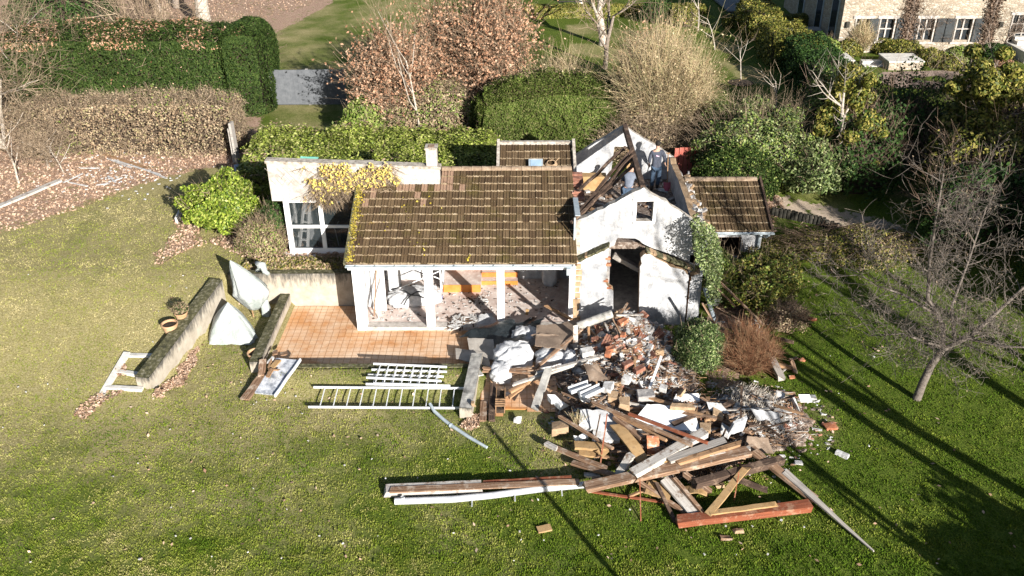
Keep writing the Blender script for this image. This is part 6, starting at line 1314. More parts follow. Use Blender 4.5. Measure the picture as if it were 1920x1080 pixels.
q = P(1415, 618, .3); mb = MB(); t_ = np.linspace(0, 6.283, 20); mb.tube(np.stack([q[0]+np.cos(t_)*.14, q[1]+0*t_, q[2]+.1+np.sin(t_)*.14], -1), .012, 5, cap=False); tag(mb.build('wire_ring', 'alu', origin=q), 'pale wire ring above the small plastic bag', 'wire ring')
q = G(1500, 790); th = thing('lawn_sign', 'small white square board on a thin dark stake in the side lawn', 'sign', q)
mb = MB(); mb.tubes([q], [q+(.02, 0, .75)], .018, .018, 6); mb.build('stake', 'wooddark', th); mb = MB(); mb.obox(q+(.02, -.13, .74), q+(.02, .13, .8), .3, .012); mb.build('board', 'whiteclean', th)
for (px, py, s_, m_, lb) in ((1520, 748, .14, 'plaster', 'pale chunk on the grass behind the white stake sign'), (1557, 803, .16, 'brick', 'red brick fragment on the side lawn'), (1547, 798, .08, 'brickdark', 'brown fragment beside the red brick fragment'), (1497, 871, .11, 'plaster', 'small white chunk near the long board'), (1503, 677, .08, 'brick', 'small red fragment on the shaded lawn'), (1485, 709, .08, 'brick', 'tiny red fragment below the brown boards'), (1360, 975, .1, 'tanblock', 'tan splinter on the grass in front of the red beam'), (1361, 1010, .12, 'wood', 'small upright wood chip in front of the red beam'), (1385, 997, .09, 'tanblock', 'flat tan chip right of the wood chip'), (1512, 820, .06, 'plaster', 'tiny white chip near the rubble edge'), (892, 697, .1, 'brickdark', 'brown clay fragment in the corner behind the lichened wall'), (1350, 912, .1, 'tanblock', 'tan chip under the ragged board')):
    q = G(px, py); mb = MB(); R2 = np.random.RandomState(px); V = np.array([(i, j, k) for k in (0, 1) for (i, j) in ((-1, -1), (1, -1), (1, 1), (-1, 1))], float)*(s_, s_*.7, s_*.5)+R2.randn(8, 3)*s_*.18; mb.add(V+q+(0, 0, .02), BOXF); tag(mb.build('fragment', m_, origin=q), lb, 'fragment')
stick('pale_block', 'pale rectangular block lying on the lawn right of the heap', 'block', G(1567, 850)+(0, 0, .05), G(1590, 860)+(0, 0, .05), .14, .09, 'plaster', jg=0)
stick('wood_tile', 'tan and white rectangular board scrap alone on the front lawn', 'board scrap', G(1008, 996)+(0, 0, .04), G(1033, 991)+(0, 0, .04), .2, .04, 'insul', jg=.01)
stick('wall_stone', 'small tan stone lying on the lichened wall', 'stone', P(884, 757, .5), P(890, 757, .5), .12, .1, 'tanblock')
sheetpatch('grey_tile', 'square light grey tile lying at the corner of the lichened wall', 'tile', [P(859, 689, .2), P(889, 680, .32), P(907, 703, .42), P(874, 710, .3)], 'concrete_light', .03, 0., 4, 1)
# items on the landing
stick('timber_box', 'narrow dark plank on the landing beside the low wall', 'plank', P(925, 720, .25), P(922, 790, .15), .17, .1, 'wooddark')
stick('plank', 'short tan board on the landing beside the low wall', 'plank', P(908, 755, .16), P(905, 788, .15), .2, .04, 'wood')
th = thing('slatted_crate', 'small slatted tan crate on the landing', 'crate', P(938, 775, .13)); q = P(938, 775, .13)
mb = MB(); mb.box(q+(-.13, 0, 0), q+(-.11, .9, .22)); mb.box(q+(.11, 0, 0), q+(.13, .9, .22)); mb.build('side', 'woodtan', th)
for k in range(4): mb = MB(); mb.box(q+(-.14, .02+k*.1, .221), q+(.14, .07+k*.1, .24)); mb.build('slat', 'woodtan', th)
mb = MB(); mb.box(q+(-.109, .01, .0), q+(.109, .89, .12)); mb.build('filling', 'soil', th)
stick('white_slate', 'small white board scrap on the landing', 'board scrap', P(949, 740, .16), P(967, 733, .18), .16, .02, 'plaster')
stick('dark_strip', 'thin dark strip on the orange landing', 'strip', P(964, 750, .15), P(972, 737, .15), .05, .02, 'wooddark')
q = P(963, 793, .15); sheetpatch('paper_scrap', 'crumpled pale scrap at the front edge of the landing', 'scrap', [q, q+(.2, 0, 0), q+(.22, .15, .1), q+(0, .15, .06)], 'plaster', .01, .03, 6, 4)
# ================================================================== SACKS, SHEETS, RUBBLE
def sack(label, c, r, seed, mat='bag', cat='sack', name='rubble_sack', flat=None, amp=.27, **k):
    mb = MB(); blob(mb, c, r, seed, amp, 2.6, 48, 28, .7, flat=flat, **k); o = mb.build(name, mat, origin=c, smooth=True); return tag(o, label, cat)
sack('large white woven sack in front of the black plastic sheet', P(962, 668, .4), (.55, .45, .34), 3, flat=.02)
sack('white sack crossed by a tan lath, right of the large sack', P(1040, 672, .35), (.55, .38, .3), 7, flat=.02)
sack('shiny white sack behind the large one, under the black plastic', P(985, 630, .35), (.4, .3, .26), 11, flat=.02)
sack('small white and blue sack hanging over the landing edge', P(940, 700, .3), (.3, .35, .28), 15, flat=.1)
sack('crumpled white sack piece at the right end of the sacks', P(1068, 678, .4), (.2, .3, .3), 19)
sheetpatch('black_sheet', 'crumpled black plastic sheet before the third veranda post', 'plastic sheet', [P(872, 634, .14), P(950, 652, .34), P(1012, 606, .62), P(925, 606, .42)], 'black', .015, .17, 30, 5, jagamp=.2)
sheetpatch('black_sheet', 'second fold of black plastic running to the right into the veranda', 'plastic sheet', [P(925, 640, .2), P(968, 652, .45), P(1010, 612, .5), P(990, 600, .35)], 'black', .015, .12, 22, 8, jagamp=.2)
sheetpatch('felt_sheet', 'large brown felt sheet folded over the right hand sack', 'felt', [P(1003, 648, .75), P(1060, 655, .75), P(1085, 600, 1.0), P(1006, 612, .8)], 'felt', .02, .05, 14, 3, jagamp=.05)
sheetpatch('felt_sheet', 'lower flap of brown felt over the sacks', 'felt', [P(1045, 658, .55), P(1075, 632, .8), P(1040, 628, .82), P(995, 628, .72)], 'felt', .02, .04, 12, 4, jagamp=.05)
sheetpatch('felt_sheet', 'brown felt piece in the middle of the rubble heap', 'felt', [P(1105, 716, .75), P(1140, 708, .8), P(1120, 684, .95), P(1096, 686, .9)], 'felt', .02, .06, 10, 5, jagamp=.08)
sheetpatch('fibre_sheet', 'grey mottled board sheet left of the large white sack', 'sheet', [P(882, 668, .2), P(930, 674, .25), P(925, 637, .35), P(876, 634, .3)], 'paleboard', .02, .03, 10, 6, jagamp=.03)
sheetpatch('fibre_sheet', 'tan board sheet lying on the kerb at the patio corner', 'sheet', [P(855, 672, .2), P(920, 688, .22), P(915, 662, .28), P(854, 654, .22)], 'paleboard', .02, .02, 10, 7, jagamp=.03)
sheetpatch('plaster_slab', 'large fallen slab of white wall lying flat in front of the heap', 'wall slab', [P(1180, 800, .45), P(1312, 812, .42), P(1300, 768, .58), P(1212, 762, .6)], 'whiteclean', .14, .015, 14, 8, jagamp=.06)
sheetpatch('plaster_slab', 'broken white wall slab left of the largest slab', 'wall slab', [P(1085, 800, .6), P(1162, 812, .5), P(1150, 775, .7), P(1088, 772, .75)], 'white', .16, .02, 12, 9, jagamp=.08)
sheetpatch('plaster_slab', 'black speckled white slab under the rods', 'wall slab', [P(1110, 828, .45), P(1162, 828, .45), P(1160, 812, .5), P(1112, 808, .5)], 'plaster', .1, .01, 8, 10, jagamp=.08)
sheetpatch('plaster_slab', 'pale slab with blue shade below the round green bush', 'wall slab', [P(1262, 752, .5), P(1312, 752, .5), P(1310, 740, .55), P(1268, 740, .55)], 'whiteclean', .08, .01, 8, 11, jagamp=.03)
sheetpatch('plaster_slab', 'tilted white plaster slab on the right rubble mound', 'wall slab', [P(1365, 812, .5), P(1392, 806, .55), P(1400, 782, .9), P(1375, 795, .85)], 'white', .08, .02, 8, 12, jagamp=.08)
sheetpatch('plaster_slab', 'large grey veined white slab at the right end of the mound', 'wall slab', [P(1425, 800, .4), P(1468, 802, .35), P(1460, 775, .7), P(1408, 768, .8)], 'white', .09, .03, 10, 13, jagamp=.1)
sheetpatch('plaster_slab', 'long white slab fragment at the top of the right mound', 'wall slab', [P(1330, 770, .6), P(1368, 776, .6), P(1352, 758, .75), P(1325, 755, .72)], 'plaster', .09, .01, 8, 14, jagamp=.08)
sheetpatch('plaster_slab', 'brown backed flat slab near the lawn at the right', 'wall slab', [P(1395, 845, .3), P(1450, 850, .2), P(1440, 822, .45), P(1400, 820, .5)], 'felt', .06, .03, 8, 15, jagamp=.08)
stick('block_row', 'long hollow block with white face on the largest slab edge', 'block', P(1258, 762, .72), P(1300, 764, .7), .16, .12, 'tanblock')
def heap_h(x, y):
    g = lambda cx, cy, sx_, sy_, h: h*np.exp(-((x-cx)/sx_)**2-((y-cy)/sy_)**2)
    return np.maximum.reduce([g(3.15, 23.0, 1.0, .95, 1.05), g(3.0, 22.0, 1.5, 1.0, .8), g(3.0, 20.9, 1.5, .9, .5), g(4.6, 19.3, 1.3, .75, .4), g(2.2, 19.7, 1.0, .9, .4), g(6.3, 19.3, 1.1, .95, .5), g(4.0, 17.9, 1.7, .9, .25), g(1.5, 21.8, 1.0, .7, .3)])
mb = MB(); hx, hy = np.meshgrid(np.linspace(0, 8.6, 130), np.linspace(16.6, 24.4, 120), indexing='ij'); hh = heap_h(hx, hy)*(1+.15*vnoise(hx, hy, 7, 41))+.05*vnoise(hx, hy, 12, 42)
zz = np.where(hh > .085, .06+hh, -.05-.0*hh); V = np.stack([hx, hy, zz], -1).reshape(-1, 3)
a = (np.arange(129)[:, None]*120+np.arange(119)[None]).ravel(); mb.add(V, np.stack([a, a+120, a+121, a+1], 1))
# crushed bits too small to count
n = 22000; x = R.rand(n)*8.4+.1; y = 16.8+R.rand(n)*7.5; h_ = heap_h(x, y); k = (h_ > .14+R.rand(n)*.1) | ((h_ > .012) & (R.rand(n) < .1)); h_ = np.where(h_ > .13, h_, -.03); x, y, h_ = x[k], y[k], h_[k]; n = len(x)
s_ = .014+.04*R.rand(n)**3
off = np.array([(i, j, l) for l in (-1, 1) for (i, j) in ((-1, -1), (1, -1), (1, 1), (-1, 1))], float)
V = np.stack([x, y, h_+.09+R.rand(n)*.03], -1)[:, None]+off[None]*s_[:, None, None]*np.array([1.3, .8, .5])+R.randn(n, 8, 3)*s_[:, None, None]*.45
F = (np.arange(n)[:, None, None]*8+np.array(BOXF)[None]).reshape(-1, 4)
mb.add(V.reshape(-1, 3), F, np.repeat(R.choice([1, 1, 1, 2, 3, 4, 0, 5], n), 6))
tag(mb.build('rubble_fines', ['rubblesoil', 'plaster', 'brickdark', 'tanblock', 'greyrub', 'wood']), 'crushed plaster, brick dust and splinters forming the body of the rubble heap', None, None, 'stuff')
def rwhere(x, y):
    if x > 6.4: return 'at the lawn side of the right mound' if y > 19.3 else 'at the front right end of the mound'
    if x > 5.2: return 'in the right mound below the straw pile' if y > 19.2 else 'in front of the right mound by the timbers'
    if y > 22.6: return 'on the left slope below the porch wall' if x < 2.7 else 'on the right slope beside the round bush' if x > 3.6 else 'on the heap top by the porch opening'
    if y > 21.5: return 'in upper heap left of the round bush' if x > 2.9 else 'in the upper heap beside the white sacks'
    if y > 20.4: return ('in mid heap behind the large slab' if x < 3.8 else 'in the heap just below the round bush') if x > 2.9 else 'in the heap beside the leaning concrete post'
    if y > 18.8: return 'between the wall slabs and the timbers' if x > 2.6 else 'at the left foot of the heap'
    return 'among the timbers at the front of the heap'
def chunk_mesh(kind, seed):
    rs = np.random.RandomState(seed); mb = MB()
    if kind == 'brick':      # hollow clay block fragment with ribbed faces
        lx, ly, lz = .13, .09, .05
        n_ = 4
        for k in range(n_): mb.box((-lx, -ly+k*2*ly/n_+.004, -lz), (lx*(1-.2*rs.rand()), -ly+(k+.72)*2*ly/n_, lz))
        mb.box((-lx+.005, -ly+.01, -lz+.01), (lx*.78, ly-.02, lz-.012))
        V = mb.V; return mb
    sc = {'plaster': (.12, .09, .05), 'block': (.13, .1, .08), 'grey': (.1, .09, .07)}[kind]
    # irregular lump: subdivided jittered box
    blob(mb, (0, 0, 0), np.array(sc), seed, .22, 2.2, 9, 6, .45)
    for k in range(len(mb.V)): mb.V[k] = mb.V[k]+rs.randn(*mb.V[k].shape)*.004
    return mb
protos = {}
KM = {'white': ('plaster', 'plaster', 'white broken plaster lump in the rubble', 'white plaster lumps in the rubble'), 'red': ('brick', 'brick', 'orange hollow brick piece in the rubble', 'orange red brick pieces in the rubble'), 'dark': ('brick', 'brickdark', 'dirty dark red brick piece in the rubble', 'dark red brick pieces in the rubble'),
      'tan': ('block', 'tanblock', 'tan block fragment in the rubble', 'tan block fragments in the rubble'), 'grey': ('grey', 'greyrub', 'grey mortar lump in the rubble', 'grey mortar lumps in the rubble')}
for kk, (kind, mat, lb, gp_) in KM.items():
    protos[kk] = []
    for v_ in range(4):
        mb = chunk_mesh(kind, hash(kk) % 50*0+len(kk)*7+v_); o = mb.build({'brick': 'brick_piece', 'plaster': 'plaster_lump', 'block': 'block_fragment', 'grey': 'mortar_lump'}[kind], mat, smooth=False); tag(o, lb, {'brick': 'brick', 'plaster': 'plaster', 'block': 'block', 'grey': 'mortar'}[kind], gp_); protos[kk].append([o, False])
rs = np.random.RandomState(99); cnt = 0; placed = []
while cnt < 290:
    x, y = .3+rs.rand()*7.9, 17.2+rs.rand()*7.0; h_ = float(heap_h(x, y))
    if h_ < .16 or (rs.rand() > .25+h_*1.4): continue
    if 3.2 < x < 5.0 and 19.2 < y < 20.2: continue
    if y < 18.6 and rs.rand() < .7: continue
    if any((x-a)**2+(y-b)**2 < .022 for a, b in placed): continue
    placed.append((x, y))
    if x > 5.2: kk = rs.choice(['white', 'white', 'white', 'tan', 'grey', 'dark'])
    elif y > 20.6: kk = rs.choice(['white', 'white', 'white', 'red', 'dark', 'grey', 'grey', 'dark', 'tan'])
    else: kk = rs.choice(['white', 'white', 'tan', 'tan', 'grey', 'dark'])
    pr = protos[kk][rs.randint(4)]
    if not pr[1]: o = pr[0]; pr[1] = True
    else: o = pr[0].copy(); COL.objects.link(o)
    s_ = .42+rs.rand()**2*1.05; sz_ = 'small' if s_ < .6 else 'mid sized' if s_ < .95 else 'large'; o['label'] = KM[kk][2].replace(' in the rubble', '').replace('lump', 'lump').join([sz_+' ', ' '+rwhere(x, y)]); fl_ = (1.9, 1.7, .55) if (kk == 'white' and x > 4.6 and rs.rand() < .6) else (1, 1, 1); o.scale = (s_*(.8+.5*rs.rand())*fl_[0], s_*(.8+.5*rs.rand())*fl_[1], s_*(.7+.6*rs.rand())*fl_[2])
    o.location = (x, y, .06+h_+.05+rs.rand()*.04); o.rotation_euler = (rs.randn()*.5, rs.randn()*.5, rs.rand()*6.28); cnt += 1
for kk in protos:
    for pr in protos[kk]:
        if not pr[1]: bpy.data.objects.remove(pr[0])
# laths and splinters
for k in range(190):
    while True:
        x, y = (.6+rs.rand()*7.4, 17.0+rs.rand()*6.4) if k < 110 else (1.6+rs.rand()*4.6, 16.9+rs.rand()*2.4); h_ = float(heap_h(x, y))
        if h_ > .12: break
    a_ = rs.rand()*3.1416 if y > 20.5 else rs.randn()*.35-.25+(rs.rand() < .3)*1.6; L = .25+rs.rand()**2*(.8 if y > 20.5 else 1.5); d = np.array([math.cos(a_), math.sin(a_), rs.randn()*.16])*L/2
    c = np.array([x, y, h_+.17+rs.rand()*.1]); ty = rs.choice(['wood', 'woodtan', 'wooddark', 'woodwhite'], p=[.4, .22, .22, .16])
    w_ = .025+.05*rs.rand()
    if k >= 110: w_ = .045+.085*rs.rand(); d = d*1.25; c[2] += .08*rs.rand()
    d3 = d
    stick('lath', ('short ' if L < .4 else 'long ' if L > .9 else '')+{'wood': 'brown', 'woodtan': 'tan', 'wooddark': 'dark rotten', 'woodwhite': 'white painted'}[ty]+' lath '+rwhere(x, y), 'lath', c-d, c+d, w_, w_*.6, ty, {'wood': 'brown laths in the heap', 'woodtan': 'tan laths in the heap', 'wooddark': 'dark laths in the heap', 'woodwhite': 'white laths in the heap'}[ty], jg=.04)
for k, (px, py, z, s_, m_, lb) in enumerate(((1100, 660, .9, .24, 'plaster', 'large flat white plaster lump at the left of the heap'), (1040, 750, .45, .22, 'whiteclean', 'pale blue white cube of masonry left of the other cube'), (1054, 756, .42, .24, 'whiteclean', 'pale blue white cube of masonry right of its neighbour'), (1097, 748, .55, .24, 'whiteclean', 'white faced block behind the white slabs'), (1140, 728, .7, .26, 'plaster', 'thick white block with tan side on the heap'), (1175, 712, .8, .2, 'plaster', 'round topped white lump in the heap'), (1148, 744, .6, .24, 'tanblock', 'tan square block in front of the heap'), (1170, 756, .6, .26, 'tanblock', 'tan cracked block in front of the heap'), (1210, 742, .6, .3, 'greyrub', 'grey broad rubble lump before the white slab'), (1050, 802, .3, .3, 'tanblock', 'perforated tan block standing on the lawn edge'), (1094, 820, .35, .15, 'whiteclean', 'small pale block above the fibre boards'), (1083, 823, .3, .13, 'whiteclean', 'smaller pale block beside the small pale block'),
        (1345, 775, .6, .26, 'tanblock', 'crumbly tan masonry lump at the end of the white slab'), (1322, 805, .5, .24, 'tanblock', 'rounded tan brown lump below the white slab end'), (1360, 808, .45, .24, 'plaster', 'marbled white lump on the right mound'), (1243, 728, .75, .18, 'plaster', 'white lump at the right edge of the heap'), (1276, 738, .6, .16, 'tanblock', 'triangular tan shard below the green bush'), (1110, 590, 1.3, .001, 'plaster', ''), (1168, 603, 1.12, .2, 'brick', 'orange clay block near the top of the heap'), (1183, 597, 1.15, .17, 'brick', 'second orange clay block near the top of the heap'), (1168, 628, 1.05, .14, 'brick', 'ribbed orange clay block below the top of the heap'), (1145, 655, .95, .2, 'brick', 'ribbed orange red block in the middle of the heap'), (1140, 664, .92, .16, 'brick', 'smooth orange red block in the middle of the heap'), (1198, 692, .85, .2, 'brickdark', 'dark red ribbed block in the right half of the heap'), (1177, 682, .88, .2, 'brickdark', 'dark red block left of the other dark ribbed block'))):
    if s_ < .01: continue
    q = P(px, py, z); R2 = np.random.RandomState(px+py); mb = MB(); V = off*np.array((s_, s_*.75, s_*.5))*.72+R2.randn(8, 3)*s_*.07; th_ = R2.rand()*1.5; ca, sa = math.cos(th_), math.sin(th_)
    V = V @ np.array([[ca, sa, 0], [-sa, ca, 0], [0, 0, 1]]); V[:, 2] += V[:, 0]*R2.randn()*.3; mb.add(V+q, BOXF); tag(mb.build('masonry_block', m_, origin=q, bevel=.012), lb, 'masonry block')
# small splinters
mb = MB(); n = 2600; x = .9+R.rand(n)*6.6; y = 16.7+R.rand(n)*5.5; h_ = heap_h(x, y); k = h_ > .06; x, y, h_ = x[k], y[k], h_[k]; n = len(x); a_ = R.rand(n)*3.14; L = .06+.16*R.rand(n)
c = np.stack([x, y, .1+h_+R.rand(n)*.16], -1); d = np.stack([np.cos(a_), np.sin(a_), R.randn(n)*.25], -1)*L[:, None]
for m_ in range(3): kk_ = np.arange(n) % 3 == m_; mb.tubes(c[kk_]-d[kk_], c[kk_]+d[kk_], .012, .004, 3, m_)
tag(mb.build('splinters', ['wood', 'woodtan', 'woodwhite']), 'wood splinters strewn over the rubble and timbers', None, None, 'stuff')
# brush pile of straw white splinters on the right mound
q = P(1415, 755, .6); th = thing('splinter_pile', 'shaggy pile of whitish straw and splinters at the top right of the rubble', 'straw pile', (q[0], q[1], .1))
mb = MB(); n = 7000; b = np.stack([q[0]+R.randn(n)*.26, q[1]+R.randn(n)*.32, .25+R.rand(n)*.4], -1); mb.ribbons(b, b+R.randn(n, 3)*(.07, .06, .05)+(.04, .07, .03), .014); mb.build('straw', leafm('pale straw', [(.3, .25, .19), (.48, .43, .36), (.66, .62, .57)], .8, .2), th)
mb = MB(); blob(mb, (q[0], q[1], .3), (.5, .5, .32), 5, .3, 3); mb.build('core', 'rubblesoil', th)
q = P(1083, 782, .8); th = thing('grass_tuft', 'small tuft of dry grass growing between the rubble blocks', 'grass tuft', q-(0, 0, .3)); mb = MB(); n = 160; b = q+R.randn(n, 3)*(.05, .05, .02)-(0, 0, .3); mb.ribbons(b, b+R.randn(n, 3)*(.12, .1, .04)+(0, 0, .35), .014); mb.build('blades', 'twiggold', th)
th = thing('light_strip', 'translucent strip light casing lying on the right slope of the heap', 'strip', P(1220, 700, .7)); mb = MB(); mb.obox(P(1218, 728, .6), P(1240, 668, .95), .06, .04); mb.build('casing', 'whiteclean', th)
for k, (a, b, w_, lb) in enumerate((((1068, 735), (1105, 722), .2, 'grey metal channel lying on the left of the heap'), ((1092, 745), (1128, 728), .22, 'second grey metal channel beside the first one'), ((1190, 645), (1212, 632), .22, 'crumpled metal casing near the top of the heap'))):
    p0, p1 = P(*a, .75), P(*b, .8); mb = MB(); mb.obox(p0, p1, w_, .015); s_ = np.cross(p1-p0, (0, 0, 1)); s_ /= np.linalg.norm(s_); mb.obox(p0+s_*w_/2+(0, 0, .05), p1+s_*w_/2+(0, 0, .05), .015, .12); mb.obox(p0-s_*w_/2+(0, 0, .05), p1-s_*w_/2+(0, 0, .05), .015, .12); tag(mb.build('metal_channel', 'metal', origin=p0), lb, 'metal channel')
# ================================================================== IN THE VERANDA
th = thing('scaffold_tower', 'light rolling scaffold of white tubes inside the veranda', 'scaffold', (-4.0, 25.6, .1))
fx0, fx1, fy0, fy1 = -4.45, -2.75, 25.75, 26.55
for x in (fx0, fx1):
    mb = MB()
    for y in (fy0, fy1): mb.tube([(x, y, .22), (x, y, 2.2)], .025, 6)
    for z in (.35, .8, 1.25, 1.7, 2.15): mb.tube([(x, fy0, z), (x, fy1, z)], .018, 6)
    mb.build('side_frame', 'whiteclean', th)
    for y in (fy0, fy1): mb = MB(); mb.tubes([(x-.02, y, .16)], [(x+.02, y, .16)], .07, .07, 12); mb.box((x-.03, y-.03, .16), (x+.03, y+.03, .26), 1); mb.build('castor', ['jacket', 'bluecap'], th)
mb = MB()
for (p0, p1) in (((fx0, fy0, .4), (fx1, fy0, 1.2)), ((fx0, fy1, 1.2), (fx1, fy1, .4)), ((fx0, fy0, 1.3), (fx1, fy0, 1.3)), ((fx0, fy0, 1.9), (fx1, fy0, 1.9)), ((fx0, fy1, 2.1), (fx1, fy1, 1.3)), ((fx0, fy0, .45), (fx1, fy0, .45))): mb.tube([p0, p1], .018, 6)
mb.build('brace', 'whiteclean', th)
mb = MB(); mb.box((fx0, fy0+.1, 1.31), (fx1, fy1-.1, 1.35)); mb.build('platform', 'woodtan', th)
sack('large white sack with black straps on the veranda floor', P(790, 555, .35), (.62, .38, .3), 23, flat=.1, cat='sack')
sack('crumpled white sheet heap left of the strapped sack', P(750, 560, .3), (.42, .32, .28), 27, flat=.1)
mb = MB(); c_ = P(770, 553, .62)
for d in ((.35, .1, .06), (-.3, .2, .04), (-.22, -.25, -.25), (.45, -.15, -.03)): mb.tube([c_, c_+np.array(d)*.6+(0, 0, .05), c_+d], .022, 5)
tag(mb.build('strap', 'black', origin=c_), 'black straps crossing over the white veranda sack', 'strap')
q = P(1030, 532, .1); mb = MB(); blob(mb, (q[0], 26.75, .55), (.26, .18, .48), 33, .16, 3, power=.6); tag(mb.build('hanging_sack', 'bag', origin=(q[0], 26.75, .1), smooth=True), 'tall pale sack standing in the dark right corner of the veranda', 'sack')
for k, (a, b, w_, m_, lb) in enumerate((((-4.85, 24.6, .12), (-4.72, 25.28, 1.9), .04, 'wood', 'brown pole leaning inside the left veranda wall'), ((-4.7, 24.55, .12), (-4.6, 25.28, 1.7), .03, 'woodwhite', 'thin white pole leaning beside the brown pole'))): stick('leaning_pole', lb, 'pole', a, b, w_, w_, m_)
sheetpatch('door_panel', 'white door panel standing behind the first veranda post', 'door panel', [(-4.95, 25.2, .1), (-4.5, 25.05, .1), (-4.5, 25.12, 2.1), (-4.95, 25.28, 2.1)], 'whiteclean', .04, 0, 3, 1)
mb = MB()
for k in range(420):
    x, y = -5+R.rand()*6.2, 24.4+R.rand()*2.6; 
    if x > -1 and R.rand() < .3: continue
    mb.obox((x, y, .112), (x+R.randn()*.05, y+R.randn()*.04, .115), .02+R.rand()*.03, .012+R.rand()*.02, R.choice([0, 0, 1, 2]))
for (px, py) in ((895, 565), (855, 612), (898, 600), (860, 600)):
    q = P(px, py, .1)
    for k in range(40): mb.obox(q+np.append(R.randn(2)*.16, .02), q+np.append(R.randn(2)*.16, .04), .04, .03, R.choice([0, 0, 1]))
tag(mb.build('floor_debris', ['plaster', 'wooddark', 'greyrub']), 'small plaster crumbs and dark scraps on the veranda floor', None, None, 'stuff')
sheetpatch('plastic_scrap', 'crumpled white plastic film on the veranda floor near the third post', 'plastic film', [P(895, 612, .15), P(935, 612, .15), P(925, 590, .2), P(898, 592, .18)], 'bag', .01, .05, 14, 9, jagamp=.1)
sheetpatch('small_board', 'small tilted board throwing a shadow on the veranda floor', 'board', [P(985, 590, .12), P(990, 590, .12), P(992, 580, .35), P(986, 580, .35)], 'insul', .02, 0, 3, 2)
# conservatory contents
sheetpatch('dust_sheet', 'white dust sheet hanging inside the conservatory window', 'dust sheet', [(-7.5, 27.6, 1.5), (-7.0, 27.6, 1.3), (-7.15, 27.9, 2.95), (-7.4, 27.9, 2.95)], 'bag', .01, .1, 14, 4)
th = thing('step_ladder', 'white folding step ladder inside the left conservatory window', 'ladder', (-7.6, 27.5, 1.2)); mb = MB()
for (p0, p1) in (((-7.75, 27.4, 1.22), (-7.5, 27.8, 2.7)), ((-7.45, 27.3, 1.22), (-7.3, 27.8, 2.7)), ((-7.7, 28.3, 1.22), (-7.45, 27.85, 2.7))): mb.obox(p0, p1, .09, .05)
mb.build('legs', 'whiteclean', th)
mb = MB()
for t in (.2, .4, .6, .8): mb.obox(np.array((-7.75, 27.4, 1.22))*(1-t)+np.array((-7.5, 27.8, 2.7))*t, np.array((-7.45, 27.3, 1.22))*(1-t)+np.array((-7.3, 27.8, 2.7))*t, .1, .03)
mb.build('treads', 'whiteclean', th)
mb = MB(); mb.lathe((-5.68, 27.35, 1.25), [(0, 0), (.1, 0), (.13, .26), (.12, .26), (.1, .2), (0, .2)], 18); tag(mb.build('red_bucket', 'red', origin=(-5.68, 27.35, 1.25)), 'small red bucket behind the right conservatory pane', 'bucket')
th = thing('patio_chair', 'dark folded chair with curved pale frame behind the right conservatory pane', 'chair', (-6.1, 27.7, 1.2)); mb = MB(); mb.tube([(-6.4, 27.5, 1.25), (-6.5, 27.6, 1.9), (-6.35, 27.7, 2.1)], .02, 6); mb.build('frame', 'alu', th); mb = MB(); blob(mb, (-6.1, 27.75, 1.55), (.25, .2, .3), 3, .25); mb.build('seat', 'black', th)

# ================================================================== PEOPLE
def skin_body(name, parent, nodes, edges, mat, sub_=2):
    """nodes: name -> (xyz, radius)"""
    keys = list(nodes); me = bpy.data.meshes.new(name); org = np.array(parent['_loc'])
    me.from_pydata([tuple(np.array(nodes[k][0], float)-org) for k in keys], [(keys.index(a), keys.index(b)) for a, b in edges], [])
    o = bpy.data.objects.new(name, me); COL.objects.link(o); o.parent = parent; o['_loc'] = parent['_loc']
    md = o.modifiers.new('skin', 'SKIN'); md.use_smooth_shade = True; md.branch_smoothing = .3
    for k, v in zip(keys, me.skin_vertices[0].data):
        r_ = nodes[k][1]; v.radius = r_ if isinstance(r_, tuple) else (r_, r_); v.use_root = (k == keys[0])
    sb = o.modifiers.new('sub', 'SUBSURF'); sb.levels = sub_; sb.render_levels = sub_
    if not isinstance(mat, list): me.materials.append(MT[mat])
    return o
def hand(nodes, edges, wrist, base, dirv, side, s_=1., curl=(0, 0, -.5), pre='l'):
    """palm plus five separate curled fingers"""
    d = np.array(dirv, float); d /= np.linalg.norm(d); sv = np.array(side, float); sv -= d*np.dot(sv, d); sv /= np.linalg.norm(sv); c = np.array(curl, float)
    palm = np.array(wrist)+d*.06; nodes[pre+'palm'] = (palm, .026); edges.append((base, pre+'palm'))
    for k, (o_, L) in enumerate(((-.028, .062), (-.01, .074), (.01, .07), (.028, .055))):
        a = palm+d*.035+sv*o_; b = a+d*L*.5+c*.02; e = b+d*L*.35+c*.05
        nodes[f'{pre}f{k}a'] = (a, .010); nodes[f'{pre}f{k}b'] = (b, .009); nodes[f'{pre}f{k}c'] = (e, .008)
        edges += [(pre+'palm', f'{pre}f{k}a'), (f'{pre}f{k}a', f'{pre}f{k}b'), (f'{pre}f{k}b', f'{pre}f{k}c')]
    a = palm-sv*.035-d*.01; b = a-sv*.02+d*.03+c*.02; nodes[pre+'ta'] = (a, .011); nodes[pre+'tb'] = (b, .009); edges += [(pre+'palm', pre+'ta'), (pre+'ta', pre+'tb')]
def ball(name, parent, c, r, mat, n=20, tz=0):
    mb = MB(); c = np.array(c); mb.grid(lambda u, v: (c[0]+np.cos(u*6.283)*np.cos((v-.5)*3.1416)*r[0], c[1]+np.sin(u*6.283)*np.cos((v-.5)*3.1416)*r[1], c[2]+np.sin((v-.5)*3.1416)*r[2]), n, n//2+2); return mb.build(name, mat, parent, smooth=True)
